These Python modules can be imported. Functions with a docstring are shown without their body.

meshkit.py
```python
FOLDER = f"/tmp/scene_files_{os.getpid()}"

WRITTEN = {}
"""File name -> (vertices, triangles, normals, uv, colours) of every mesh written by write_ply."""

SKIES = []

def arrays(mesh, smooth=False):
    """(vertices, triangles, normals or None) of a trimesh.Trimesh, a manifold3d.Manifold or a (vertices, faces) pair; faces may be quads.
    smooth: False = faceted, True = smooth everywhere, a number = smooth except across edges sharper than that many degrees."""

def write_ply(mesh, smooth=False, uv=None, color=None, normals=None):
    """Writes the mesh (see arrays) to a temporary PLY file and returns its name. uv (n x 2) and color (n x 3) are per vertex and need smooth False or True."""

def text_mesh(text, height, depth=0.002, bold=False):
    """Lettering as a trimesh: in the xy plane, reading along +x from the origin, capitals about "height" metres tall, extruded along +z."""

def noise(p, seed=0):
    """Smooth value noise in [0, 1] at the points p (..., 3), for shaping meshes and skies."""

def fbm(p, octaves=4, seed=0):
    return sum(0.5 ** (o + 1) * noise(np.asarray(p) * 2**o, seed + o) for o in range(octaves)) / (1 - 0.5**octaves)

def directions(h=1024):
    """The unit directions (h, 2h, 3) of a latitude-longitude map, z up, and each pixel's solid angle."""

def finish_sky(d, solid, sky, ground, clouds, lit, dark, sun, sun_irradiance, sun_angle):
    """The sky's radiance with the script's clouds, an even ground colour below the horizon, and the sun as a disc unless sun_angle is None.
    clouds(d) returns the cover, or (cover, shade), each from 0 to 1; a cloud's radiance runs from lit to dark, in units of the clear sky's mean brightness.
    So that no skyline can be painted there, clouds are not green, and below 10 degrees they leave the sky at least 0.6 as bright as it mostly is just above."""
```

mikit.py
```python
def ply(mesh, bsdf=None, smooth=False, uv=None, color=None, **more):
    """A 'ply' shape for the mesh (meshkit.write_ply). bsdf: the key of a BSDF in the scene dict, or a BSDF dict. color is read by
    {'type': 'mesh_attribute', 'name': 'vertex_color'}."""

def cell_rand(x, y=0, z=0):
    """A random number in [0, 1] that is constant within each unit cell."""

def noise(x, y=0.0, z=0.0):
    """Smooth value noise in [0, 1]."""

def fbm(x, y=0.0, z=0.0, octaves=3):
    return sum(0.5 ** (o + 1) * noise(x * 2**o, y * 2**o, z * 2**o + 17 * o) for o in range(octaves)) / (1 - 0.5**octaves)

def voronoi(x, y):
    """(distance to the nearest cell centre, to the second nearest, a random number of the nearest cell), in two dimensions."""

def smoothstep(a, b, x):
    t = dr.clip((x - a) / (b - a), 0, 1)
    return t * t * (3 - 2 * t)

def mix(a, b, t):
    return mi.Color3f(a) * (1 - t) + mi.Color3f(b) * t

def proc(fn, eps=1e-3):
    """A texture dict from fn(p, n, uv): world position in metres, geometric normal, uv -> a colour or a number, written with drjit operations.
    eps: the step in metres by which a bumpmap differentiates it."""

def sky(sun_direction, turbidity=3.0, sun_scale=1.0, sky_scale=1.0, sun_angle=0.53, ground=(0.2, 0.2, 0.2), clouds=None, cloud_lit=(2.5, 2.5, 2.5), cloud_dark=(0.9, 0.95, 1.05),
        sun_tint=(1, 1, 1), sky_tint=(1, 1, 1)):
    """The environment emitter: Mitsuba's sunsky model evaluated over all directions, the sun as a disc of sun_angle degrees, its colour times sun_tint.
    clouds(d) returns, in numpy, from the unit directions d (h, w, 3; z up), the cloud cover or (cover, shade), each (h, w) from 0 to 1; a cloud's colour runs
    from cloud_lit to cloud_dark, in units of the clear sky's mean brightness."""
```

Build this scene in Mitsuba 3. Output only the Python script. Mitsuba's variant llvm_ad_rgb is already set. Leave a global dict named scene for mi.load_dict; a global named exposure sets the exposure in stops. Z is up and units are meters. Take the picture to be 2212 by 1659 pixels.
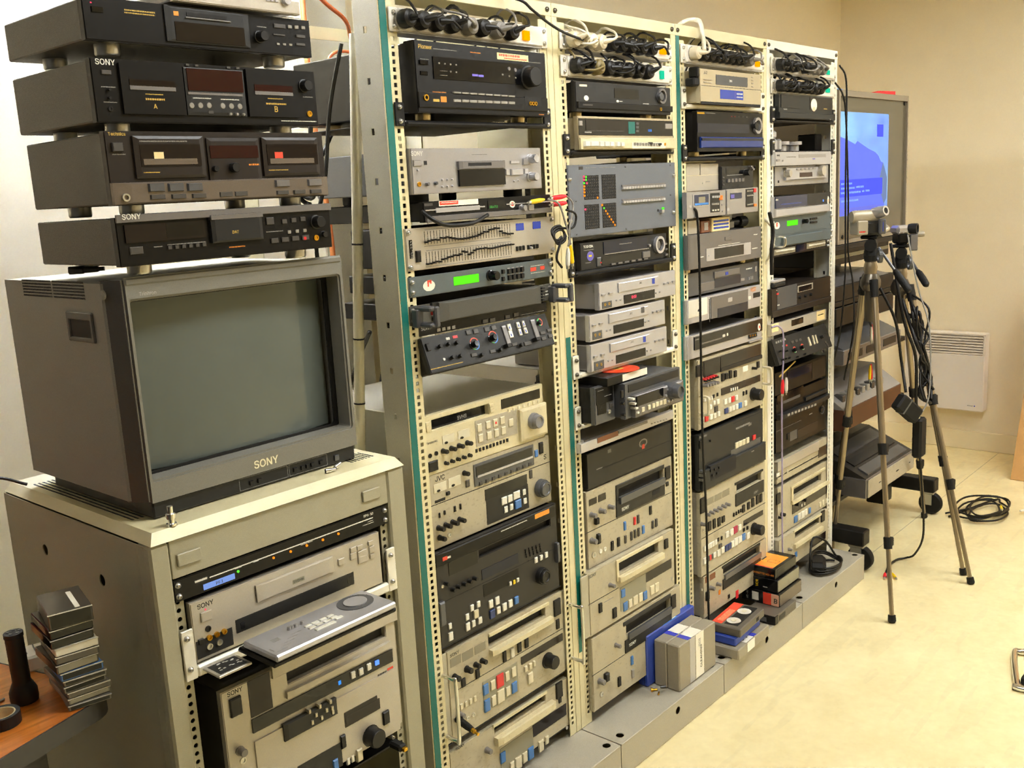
"""An archive's video transfer room: four racks of recorders, a cabinet with a monitor and a tower of decks, two tripods."""
import math
import numpy as np
import trimesh
import drjit as dr
import mitsuba as mi
import mikit
import meshkit
from mikit import proc, noise, fbm, mix, smoothstep, cell_rand, voronoi
from shapely.geometry import Polygon, Point, box as sbox
from shapely.ops import unary_union

T = mi.ScalarTransform4f
scene, labels = {}, {}
rng = np.random.default_rng(7)

# ------------------------------------------------------------------ camera, lamps, exposure
EYE = (0.0, 0.0, 1.53)
YAW, PITCH, ROLL = 0.84237841, 0.19432839, -0.05397971
fwd = np.array([math.sin(YAW) * math.cos(PITCH), math.cos(YAW) * math.cos(PITCH), -math.sin(PITCH)])
rgt = np.array([math.cos(YAW), -math.sin(YAW), 0.0])
up = np.cross(rgt, fwd)
rgt, up = math.cos(ROLL) * rgt + math.sin(ROLL) * up, -math.sin(ROLL) * rgt + math.cos(ROLL) * up
cam = np.eye(4)
cam[:3, 0], cam[:3, 1], cam[:3, 2], cam[:3, 3] = -rgt, up, fwd, EYE
scene['camera'] = {'type': 'perspective', 'fov': 55.254, 'fov_axis': 'x', 'near_clip': 0.05, 'far_clip': 50.0, 'to_world': T(cam)}
exposure = 0.0
LAMP = (23.6, 24.2, 24.0)          # radiance of the ceiling fixtures
FIXTURES = [(1.7, 0.55, 1.2, 0.5, 1.0), (3.9, 0.35, 1.2, 0.5, 1.0), (4.4, -1.4, 1.2, 0.5, 1.0), (1.2, 2.06, 0.7, 0.24, 8.5), (-0.9, 0.95, 1.2, 0.5, 0.75)]   # x, y, length, width, strength
CEIL = 2.62


# ------------------------------------------------------------------ colours and materials
def rgb(r, g, b):
    return [((v / 255 + 0.055) / 1.055) ** 2.4 if v > 10 else v / 255 / 12.92 for v in (r, g, b)]


def C3(c):
    return {'type': 'rgb', 'value': list(map(float, c))}


def mat(name, c, rough=0.5, metal=0.0, spec=0.5, coat=0.0):
    d = {'type': 'principled', 'base_color': C3(c) if not isinstance(c, dict) else c, 'roughness': rough, 'metallic': metal, 'specular': spec}
    if coat:
        d['clearcoat'] = coat
        d['clearcoat_gloss'] = 0.9
    scene[name] = {'type': 'twosided', 'bsdf': d}


def speck(c, amount=0.1, size=900.0, blotch=0.06):
    """Paint with a fine grain and faint uneven blotches."""
    c = mi.Color3f(*map(float, c))

    def fn(p, n, uv):
        g = noise(p.x * size, p.y * size, p.z * size) - 0.5
        b = fbm(p.x * 9, p.y * 9, p.z * 9) - 0.5
        return c * (1 + amount * g + 2 * blotch * b)
    return proc(fn)


def worn(c, dirt, amount=0.5, size=900.0):
    """Old painted metal with grimy specks and smears."""
    c, k = mi.Color3f(*map(float, c)), mi.Color3f(*map(float, dirt))

    def fn(p, n, uv):
        g = noise(p.x * size, p.y * size, p.z * size) - 0.5
        s = smoothstep(0.52, 0.8, fbm(p.x * 22, p.y * 22, p.z * 14, 4))
        t = smoothstep(0.74, 0.8, noise(p.x * 160, p.y * 160, p.z * 160))
        w = dr.clip(amount * (0.45 * s + 0.35 * t), 0, 1)
        return (c * (1 - w) + k * w) * (1 + 0.09 * g)
    return proc(fn)


mat('rack_cream', speck(rgb(216, 207, 168), 0.05, 700, 0.03), 0.42)
mat('rack_white', speck(rgb(232, 230, 218), 0.05, 700, 0.03), 0.4)
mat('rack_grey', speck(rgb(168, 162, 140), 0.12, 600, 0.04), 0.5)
mat('plinth_grey', speck(rgb(160, 154, 138), 0.16, 700, 0.05), 0.55)
mat('teal_tape', speck(rgb(0, 92, 84), 0.08, 500, 0.05), 0.45)
mat('zinc', rgb(200, 198, 190), 0.3, 0.9)
mat('chrome', rgb(225, 225, 222), 0.12, 1.0)
mat('foot_gold', rgb(196, 178, 136), 0.22, 1.0)
mat('cabinet_beige', speck(rgb(152, 147, 124), 0.1, 600, 0.04), 0.5)
mat('gold', rgb(220, 170, 60), 0.22, 1.0)
mat('gold_print', rgb(196, 160, 70), 0.5)
mat('orange_print', rgb(205, 120, 30), 0.5)
mat('white_print', rgb(220, 220, 215), 0.55)
mat('grey_print', rgb(130, 128, 124), 0.55)
mat('dark_print', rgb(46, 42, 38), 0.6)
mat('black_metal', speck(rgb(17, 16, 16), 0.35, 900, 0.1), 0.45, 0, 0.25)
mat('black_case', speck(rgb(82, 80, 72), 0.3, 700, 0.06), 0.5, 0, 0.3)
mat('black_plastic', speck(rgb(14, 13, 13), 0.25, 900, 0.08), 0.32, 0, 0.22)
mat('black_gloss', rgb(7, 7, 9), 0.08, 0.0, 0.4)
mat('smoked', rgb(22, 16, 16), 0.12, 0.0, 0.35)
mat('red_smoked', rgb(38, 12, 12), 0.14, 0.0, 0.35)
mat('blue_smoked', rgb(18, 22, 38), 0.12, 0.0, 0.35)
mat('black_rubber', rgb(16, 16, 16), 0.6, 0, 0.25)
mat('knob_black', rgb(22, 21, 20), 0.4, 0, 0.3)
mat('hollow', rgb(20, 18, 17), 0.8)  # dark slot interiors, and painted-on shade for vents and recesses left uncut
mat('brown_face', speck(rgb(33, 27, 24), 0.2, 900, 0.06), 0.35, 0, 0.3)
mat('brown_light', speck(rgb(104, 94, 84), 0.15, 900, 0.05), 0.3, 0.4)
mat('navy_plastic', rgb(24, 32, 62), 0.2)
mat('navy_tray', rgb(22, 46, 110), 0.12)
mat('panel_grey', speck(rgb(92, 96, 103), 0.12, 800, 0.03), 0.5)
mat('slate', speck(rgb(76, 84, 85), 0.14, 800, 0.04), 0.45)
mat('amp_grey', speck(rgb(64, 63, 58), 0.2, 900, 0.05), 0.5)
mat('dark_deck', speck(rgb(40, 38, 36), 0.22, 900, 0.07), 0.4, 0, 0.3)
mat('charcoal', speck(rgb(29, 29, 29), 0.25, 900, 0.08), 0.4, 0, 0.3)
mat('charcoal_deck', speck(rgb(31, 33, 34), 0.22, 900, 0.07), 0.42, 0, 0.3)
mat('silver', speck(rgb(156, 153, 152), 0.08, 900, 0.02), 0.32, 0.55)
mat('silver_light', speck(rgb(180, 179, 182), 0.06, 900, 0.02), 0.3, 0.5)
mat('silver_dark', speck(rgb(112, 109, 108), 0.1, 900, 0.02), 0.34, 0.5)
mat('silver_warm', speck(rgb(176, 169, 155), 0.1, 900, 0.03), 0.4, 0.3)
mat('gunmetal', speck(rgb(84, 85, 88), 0.12, 900, 0.03), 0.33, 0.45)
mat('champagne', speck(rgb(182, 170, 142), 0.06, 900, 0.02), 0.35, 0.35)
mat('deck_beige', worn(rgb(172, 163, 138), rgb(110, 96, 76), 0.55), 0.5)
mat('deck_cream', worn(rgb(210, 200, 164), rgb(140, 124, 96), 0.35), 0.45)
mat('deck_grey', worn(rgb(164, 156, 136), rgb(100, 90, 74), 0.45), 0.5)
mat('olive_grey', speck(rgb(132, 128, 108), 0.1, 900, 0.03), 0.5)
mat('key_white', rgb(226, 224, 212), 0.35)
mat('key_cream', rgb(214, 206, 178), 0.4)
mat('key_grey', rgb(140, 136, 128), 0.4)
mat('key_dark', rgb(58, 55, 52), 0.4)
mat('key_blue', rgb(60, 108, 168), 0.35)
mat('key_navy', rgb(28, 46, 96), 0.35)
mat('key_red', rgb(200, 40, 44), 0.35)
mat('key_crimson', rgb(160, 30, 66), 0.35)
mat('key_orange', rgb(226, 120, 40), 0.35)
mat('knob_grey', rgb(112, 108, 104), 0.4)
mat('jog_grey', rgb(120, 118, 116), 0.45)
mat('meter_white', rgb(214, 208, 184), 0.3)
mat('meter_grey', rgb(124, 118, 100), 0.25)
mat('paper_white', rgb(232, 228, 214), 0.6)
mat('paper_cream', rgb(236, 214, 160), 0.6)
mat('sticker_blue', rgb(40, 58, 150), 0.35)
mat('sticker_red', rgb(214, 66, 50), 0.4)
mat('sticker_pink', rgb(240, 190, 160), 0.45)
mat('sticker_violet', rgb(96, 88, 170), 0.35)
mat('yellow', rgb(246, 206, 20), 0.4)
mat('red', rgb(214, 26, 40), 0.4)
mat('green_ring', rgb(60, 160, 80), 0.4)
mat('blue_ring', rgb(60, 120, 200), 0.4)
mat('red_ring', rgb(216, 80, 60), 0.4)
mat('cable_black', rgb(17, 16, 16), 0.42, 0, 0.3)
mat('cable_grey', rgb(130, 126, 120), 0.5)
mat('cable_white', rgb(214, 208, 190), 0.5)
mat('cable_violet', rgb(150, 140, 172), 0.5)
mat('cable_orange', rgb(196, 96, 48), 0.5)
mat('plug_grey', rgb(112, 108, 102), 0.5)
mat('plug_white', rgb(214, 204, 180), 0.5)
mat('plug_olive', rgb(112, 98, 58), 0.5)
mat('strip_white', rgb(226, 222, 214), 0.35)
mat('strip_grey', speck(rgb(150, 146, 138), 0.06, 800, 0.02), 0.45)
mat('monitor_grey', speck(rgb(110, 108, 100), 0.16, 800, 0.03), 0.42)
mat('monitor_dark', speck(rgb(62, 61, 59), 0.16, 800, 0.03), 0.42)  # darker monitor grey; on the bevel it is painted-in shade
mat('bezel_black', rgb(14, 14, 15), 0.3)
mat('picture_tube', rgb(86, 92, 86), 0.09, 0.0, 0.5)
mat('tv_front', rgb(74, 68, 54), 0.15, 0.0, 0.5)
mat('tv_case', speck(rgb(118, 108, 92), 0.14, 800, 0.03), 0.45)
mat('tripod_bronze', speck(rgb(150, 136, 112), 0.08, 800, 0.03), 0.28, 0.75)
mat('steel_dark', rgb(96, 90, 80), 0.3, 0.8)
mat('camcorder_silver', rgb(196, 190, 186), 0.25, 0.6)
mat('camcorder_tan', rgb(166, 156, 136), 0.4, 0.2)
mat('pole_cream', speck(rgb(226, 220, 190), 0.05, 600, 0.03), 0.4)
mat('red_cd', rgb(226, 66, 30), 0.2, 0.2)
mat('tape_blue', speck(rgb(44, 66, 150), 0.1, 500, 0.03), 0.4)
mat('tape_grey', speck(rgb(140, 132, 114), 0.1, 500, 0.03), 0.45)
mat('label_blue', rgb(56, 60, 170), 0.4)
mat('label_sky', rgb(56, 130, 210), 0.4)
mat('label_orange', rgb(250, 150, 50), 0.4)
mat('label_red', rgb(222, 68, 46), 0.4)
mat('reel_white', rgb(210, 206, 196), 0.4)
mat('cassette_grey', rgb(86, 80, 70), 0.45)
mat('wood_brown', rgb(110, 62, 36), 0.4)
mat('dark_wood', rgb(72, 42, 28), 0.4)
mat('desk_edge', rgb(40, 38, 38), 0.4)
mat('panel_tan', speck(rgb(206, 160, 104), 0.06, 300, 0.06), 0.5)
mat('heater_white', rgb(226, 220, 214), 0.4)
mat('clear_case', rgb(96, 92, 84), 0.15, 0.0, 0.6)
mat('smoke_case', rgb(52, 49, 44), 0.15, 0.0, 0.6)
scene['clear_plastic'] = {'type': 'thindielectric', 'int_ior': 1.45}


def wall_fn(p, n, uv):
    g = noise(p.x * 420 + p.y * 420, p.z * 420) - 0.5
    b = fbm(p.x * 1.3 + p.y * 1.3, p.z * 1.3, 4.0) - 0.5
    return mi.Color3f(*rgb(230, 219, 192)) * (1 + 0.04 * g + 0.03 * b)


def floor_fn(p, n, uv):
    b = fbm(p.x * 7, p.y * 7, 1.0, 4)
    m = fbm(p.x * 60, p.y * 60, 2.0, 3)
    sc = smoothstep(0.66, 0.74, fbm(p.x * 5 + 3, p.y * 26, 5.0, 3))
    c = mix(rgb(238, 226, 180), rgb(220, 204, 154), dr.clip(0.9 * b + 0.45 * m - 0.2, 0, 1))
    seam = smoothstep(0.0016, 0.003, dr.abs(p.y - 1.447))
    return c * (1 - 0.05 * sc) * (0.72 + 0.28 * seam)


mat('wall_paint', proc(wall_fn), 0.75, 0, 0.3)
mat('floor_lino', proc(floor_fn), 0.42, 0, 0.4)
mat('ceiling_paint', rgb(226, 222, 212), 0.9, 0, 0.1)
mat('skirting', speck(rgb(226, 214, 180), 0.03, 300, 0.03), 0.5)


def wood_fn(p, n, uv):
    r = noise(p.x * 14 + 0.6 * noise(p.x * 3, p.y * 3), p.y * 160, 1.0)
    f = noise(p.x * 40, p.y * 700, 3.0)
    return mix(rgb(196, 112, 40), rgb(150, 76, 24), dr.clip(0.6 * r + 0.35 * f, 0, 1))


mat('desk_wood', proc(wood_fn), 0.35, 0, 0.5)


def glow(name, c, k):
    scene[name] = {'type': 'diffuse', 'reflectance': C3([0.3 * v for v in c])}
    GLOW[name] = {'type': 'area', 'radiance': C3([k * v for v in c])}


GLOW = {}
glow('led_green', (0.10, 0.9, 0.04), 1.2)
glow('led_red', (1.0, 0.06, 0.12), 1.6)
glow('led_orange', (1.0, 0.22, 0.01), 1.3)
glow('led_blue', (0.1, 0.25, 1.0), 1.4)
glow('lcd_green', (0.12, 0.85, 0.02), 0.75)
glow('lcd_blue', (0.22, 0.36, 0.85), 0.7)
glow('digit_blue', (0.05, 0.3, 1.0), 1.0)
glow('digit_violet', (0.3, 0.25, 0.8), 0.6)
glow('digit_green', (0.1, 0.5, 0.1), 0.35)
glow('switch_orange', (1.0, 0.34, 0.0), 1.0)
glow('switch_green', (0.02, 0.62, 0.36), 0.6)


# ------------------------------------------------------------------ helpers
def numbered(key):
    if key not in USED:
        USED[key] = 0
        return key
    USED[key] += 1
    return f'{key}_{USED[key]:03d}'


USED = {}
PLY = {}


def put(key, shape, m, to_world=None):
    d = dict(shape)
    d['bsdf'] = {'type': 'ref', 'id': m}
    if m in GLOW:
        d['emitter'] = GLOW[m]
    if to_world is not None:
        d['to_world'] = to_world if not isinstance(to_world, np.ndarray) else T(to_world)
    scene[key] = d
    return key


def add(key, mesh, m, to_world=None, smooth=False):
    key = numbered(key)
    return put(key, mikit.ply(mesh, smooth=smooth), m, to_world)


def thing(key, label, cat, group=None):
    key = numbered(key)
    labels[key] = {'label': label, 'category': cat}
    if group:
        labels[key]['group'] = group
    return key


def solo(key, mesh, m, label, cat, group=None, to_world=None, smooth=False):
    k = thing(key, label, cat, group)
    put(k, mikit.ply(mesh, smooth=smooth), m, to_world)
    return k


def struct(key, mesh, m, to_world=None):
    labels[key] = {'kind': 'structure'}
    return add(key, mesh, m, to_world)


def cat(*ms):
    return trimesh.util.concatenate([m for m in ms if m is not None])


def bx(x0, y0, z0, x1, y1, z1, c=0.0):
    """A box between two corners, its edges chamfered by c."""
    lo, hi = np.minimum((x0, y0, z0), (x1, y1, z1)), np.maximum((x0, y0, z0), (x1, y1, z1))
    c = min(c, 0.45 * float((hi - lo).min()))
    if c <= 0:
        m = trimesh.creation.box(hi - lo)
        m.apply_translation((lo + hi) / 2)
        return m
    pts = []
    for a in range(3):
        for s in np.ndindex(2, 2, 2):
            p = np.where(s, hi, lo).astype(float)
            for b in range(3):
                if b != a:
                    p[b] += c if s[b] == 0 else -c
            pts.append(p)
    return trimesh.convex.convex_hull(np.array(pts))


def cyl(p, q, r, n=16, r2=None):
    """A closed cylinder or cone from p to q."""
    p, q = np.asarray(p, float), np.asarray(q, float)
    return lathe([(0, 0), (r, 0), (r if r2 is None else r2, 1), (0, 1)], p, q, n)


def lathe(profile, p, q, n=20):
    """Profile of (radius, share of the way from p to q) turned about the line p-q."""
    p, q = np.asarray(p, float), np.asarray(q, float)
    d = q - p
    w = d / np.linalg.norm(d)
    a = np.cross(w, [0, 0, 1] if abs(w[2]) < 0.9 else [1, 0, 0])
    a /= np.linalg.norm(a)
    b = np.cross(w, a)
    ang = np.arange(n) * 2 * np.pi / n
    ring = np.cos(ang)[:, None] * a + np.sin(ang)[:, None] * b
    v = np.vstack([p + d * t + ring * max(r, 1e-6) for r, t in profile])
    f = []
    for i in range(len(profile) - 1):
        for j in range(n):
            k = (j + 1) % n
            f += [[i * n + j, i * n + k, (i + 1) * n + k], [i * n + j, (i + 1) * n + k, (i + 1) * n + j]]
    m = trimesh.Trimesh(v, f, process=True)
    m.fix_normals()
    return m


def spline(pts, n=10):
    """A smooth curve through the points."""
    P = np.asarray(pts, float)
    if len(P) < 3:
        return P
    Q = np.vstack([2 * P[0] - P[1], P, 2 * P[-1] - P[-2]])
    out = []
    for i in range(1, len(Q) - 2):
        a, b, c, d = Q[i - 1:i + 3]
        for t in np.arange(n) / n:
            out.append(0.5 * (2 * b + (c - a) * t + (2 * a - 5 * b + 4 * c - d) * t * t + (3 * b - a - 3 * c + d) * t ** 3))
    return np.array(out + [P[-1]])


def tube(pts, r, n=8, k=8, smooth=True):
    """A round cord along the points."""
    P = spline(pts, k) if smooth else np.asarray(pts, float)
    t = np.gradient(P, axis=0)
    t /= np.linalg.norm(t, axis=1, keepdims=True) + 1e-12
    a = np.cross(t[0], [0.3, 0.2, 0.93])
    a /= np.linalg.norm(a)
    ang = np.arange(n) * 2 * np.pi / n
    v = []
    for i in range(len(P)):
        a = a - t[i] * (a @ t[i])
        a /= np.linalg.norm(a) + 1e-12
        b = np.cross(t[i], a)
        v.append(P[i] + r * (np.cos(ang)[:, None] * a + np.sin(ang)[:, None] * b))
    v = np.vstack(v + [P[:1], P[-1:]])
    f, m = [], len(P)
    for i in range(m - 1):
        for j in range(n):
            q = (j + 1) % n
            f += [[i * n + j, (i + 1) * n + j, (i + 1) * n + q], [i * n + j, (i + 1) * n + q, i * n + q]]
    for j in range(n):
        q = (j + 1) % n
        f += [[m * n, j, q], [m * n + 1, (m - 1) * n + q, (m - 1) * n + j]]
    return trimesh.Trimesh(v, f, process=False)


def extrude(poly, depth):
    """A polygon of the u-v plane as a plate: u along x, v along z, from y = 0 to y = depth."""
    polys = [g for g in getattr(poly, 'geoms', [poly]) if g.area > 1e-9]
    m = trimesh.util.concatenate([trimesh.creation.extrude_polygon(g, depth, engine='earcut') for g in polys])
    m.apply_transform(np.array([[1, 0, 0, 0], [0, 0, -1, depth], [0, 1, 0, 0], [0, 0, 0, 1.0]]))
    m.apply_translation([0, 0, 0])
    return m


def ring_mesh(r0, r1, depth, a0=0.0, a1=360.0, n=24):
    """A flat ring, or a segment of one, in the x-z plane facing -y."""
    ang = np.radians(np.linspace(a0, a1, n + 1))
    outer = [(r1 * math.cos(a), r1 * math.sin(a)) for a in ang]
    inner = [(r0 * math.cos(a), r0 * math.sin(a)) for a in ang[::-1]]
    if a1 - a0 >= 360:
        return extrude(Polygon(outer[:-1], [inner[:-1]]), depth)
    return extrude(Polygon(outer + inner), depth)


def unit_box():
    """Unit block standing out towards -y, its front edges eased."""
    v = [(0, 0, 0), (1, 0, 0), (1, 0, 1), (0, 0, 1), (0, -.75, 0), (1, -.75, 0), (1, -.75, 1), (0, -.75, 1), (.07, -1, .07), (.93, -1, .07), (.93, -1, .93), (.07, -1, .93)]
    q = [(8, 9, 10, 11), (0, 1, 5, 4), (1, 2, 6, 5), (2, 3, 7, 6), (3, 0, 4, 7), (4, 5, 9, 8), (5, 6, 10, 9), (6, 7, 11, 10), (7, 4, 8, 11)]
    return mikit.ply((np.array(v, float), np.array(q)))


def unit_plate():
    v = [(0, 0, 0), (1, 0, 0), (1, 0, 1), (0, 0, 1), (0, -1, 0), (1, -1, 0), (1, -1, 1), (0, -1, 1)]
    q = [(4, 5, 6, 7), (0, 1, 5, 4), (1, 2, 6, 5), (2, 3, 7, 6), (3, 0, 4, 7)]
    return mikit.ply((np.array(v, float), np.array(q)))


def y_lathe(profile, n=20, smooth=35):
    return mikit.ply(lathe(profile, (0, 0, 0), (0, -1, 0), n), smooth=smooth)


UB, UP = unit_box(), unit_plate()
UKNOB = y_lathe([(.5, 0), (.5, .12), (.42, .16), (.42, .9), (.37, 1), (0, 1)], 18)
UCYL = y_lathe([(.5, 0), (.5, .85), (.44, 1), (0, 1)], 16)
UJOG = y_lathe([(.5, 0), (.5, .5), (.47, .62), (.42, .62), (.42, .9), (.38, 1), (.3, 1), (.27, .9), (0, .86)], 28)
UDISC = y_lathe([(.5, 0), (.5, 1), (0, 1)], 24, False)
UJACK = y_lathe([(.5, 0), (.5, 1), (.3, 1), (.28, .3), (0, .3)], 16)
USCREW = y_lathe([(.5, 0), (.5, .35), (.38, .8), (.18, 1), (.17, .7), (0, .7)], 14)
TEXT = {}


def text(s, bold=True):
    if (s, bold) not in TEXT:
        m = meshkit.text_mesh(s, 1.0, 0.06, bold)
        m.apply_transform(np.array([[1, 0, 0, 0], [0, 0, -1, 0], [0, 1, 0, 0], [0, 0, 0, 1.0]]))
        m.apply_translation([-m.bounds[0][0], 0, 0])
        TEXT[s, bold] = (mikit.ply(m), m.bounds[1][0])
    return TEXT[s, bold]


def frame_of(x, y, z, tilt=0.0, yaw=0.0):
    """The frame of a front: u to the right, depth inwards, v up; tilt leans the top back, yaw turns about the upright."""
    t, a = math.radians(tilt), math.radians(yaw)
    m = np.eye(4)
    m[:3, 0] = (math.cos(a), math.sin(a), 0)
    m[:3, 1] = (-math.sin(a) * math.cos(t), math.cos(a) * math.cos(t), -math.sin(t))
    m[:3, 2] = (-math.sin(a) * math.sin(t), math.cos(a) * math.sin(t), math.cos(t))
    m[:3, 3] = (x, y, z)
    return m


def local(u, d, v, su=1.0, sd=1.0, sv=1.0):
    m = np.diag([su, sd, sv, 1.0])
    m[:3, 3] = (u, d, v)
    return m


def dash_mesh(w, h, seed):
    """A line of lettering too small to read: little bars of uneven length."""
    r, x, ps = np.random.default_rng(seed), 0.0, []
    while x < w:
        k = min(float(r.uniform(.5, 1.4)) * h, w - x)
        ps.append(sbox(x, 0, x + max(k, 0.2 * h), h))
        x += k + 0.35 * h
    return extrude(unary_union(ps), 0.0003)


def fittings(key, F, rows, start=0.0):
    """Adds the rows of a front as parts of key. Millimetres: u from the left, v from below, d out of the front."""
    panels = []
    for n, row in enumerate(rows):
        k, a = row[0], list(row[1:])
        # what an item sits on: the proudest panel under its middle
        if k in ('t', 'l'):
            cu, cv = a[1] + a[3] * .3, a[2] + 1
        elif k in ('b', 'p'):
            cu, cv = a[2] + a[4] / 2, a[3] + a[5] / 2
        else:
            cu, cv = a[2], a[3]
        base = max([d for u, v, w, h, d in panels if u <= cu <= u + w and v <= cv <= v + h], default=0.0)
        if k in ('b', 'p'):
            if len(a) == 7:
                a[6] = a[6] if a[6] > base + .25 else base + (.5 if k == 'p' else max(1.5, .6 * a[6]))
                panels.append((a[2], a[3], a[4], a[5], a[6]))
            elif a[6] <= base + .25:
                a[6] += base
        elif k in ('k', 'c', 'j', 'o', 'a', 's') and a[5] <= base + .3:
            a[5] += base
        elif k == 'e' and a[6] <= base + .1:
            a[6] = base + .4
        elif k == 'g':
            a[8] = max(a[8], base + .6)
        over = start + base / 1e3 if k in ('t', 'l') else start
        if k == 'b' or k == 'p':
            name, m, u, v, w, h, d, *rep = a
            cnt, du, dv = rep if rep else (1, 0, 0)
            for i in range(cnt):
                put(numbered(f'{key}__{name}'), UB if k == 'b' and m not in GLOW else UP, m, F @ local((u + i * du) / 1e3, -start, (v + i * dv) / 1e3, w / 1e3, d / 1e3, h / 1e3))
        elif k in ('k', 'c', 'j', 'o', 'a', 's'):
            name, m, u, v, dia, d, *rep = a
            cnt, du, dv = rep if rep else (1, 0, 0)
            sh = {'k': UKNOB, 'c': UCYL, 'j': UJOG, 'o': UDISC, 'a': UJACK, 's': USCREW}[k]
            for i in range(cnt):
                put(numbered(f'{key}__{name}'), sh, m, F @ local((u + i * du) / 1e3, -start, (v + i * dv) / 1e3, dia / 1e3, d / 1e3, dia / 1e3))
        elif k == 'e':
            name, m, u, v, rx, ry, d = a
            put(numbered(f'{key}__{name}'), UDISC, m, F @ local(u / 1e3, -start, v / 1e3, 2 * rx / 1e3, d / 1e3, 2 * ry / 1e3))
        elif k == 't':
            m, u, v, w, s, *up_ = a
            sh, wid = text(s)
            q = w / 1e3 / wid
            loc = local(u / 1e3, -over, v / 1e3, q, q * 0.2, q)
            if up_:
                r = np.eye(4)
                r[0, 0], r[0, 2], r[2, 0], r[2, 2] = 0, -1, 1, 0
                loc = local(u / 1e3, -over, v / 1e3) @ r @ local(0, 0, 0, q, q * 0.2, q)
            put(numbered(f'{key}__lettering'), sh, m, F @ loc)
        elif k == 'l':
            m, u, v, w, h = a
            add(f'{key}__small_print', dash_mesh(w / 1e3, h / 1e3, n + len(key)), m, F @ local(u / 1e3, -over - 0.0003, v / 1e3))
        elif k == 'g':
            name, m, u, v, r0, r1, a0, a1, d = a
            add(f'{key}__{name}', ring_mesh(r0 / 1e3, r1 / 1e3, d / 1e3, a0, a1), m, F @ local(u / 1e3, -start - d / 1e3, v / 1e3))


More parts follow.
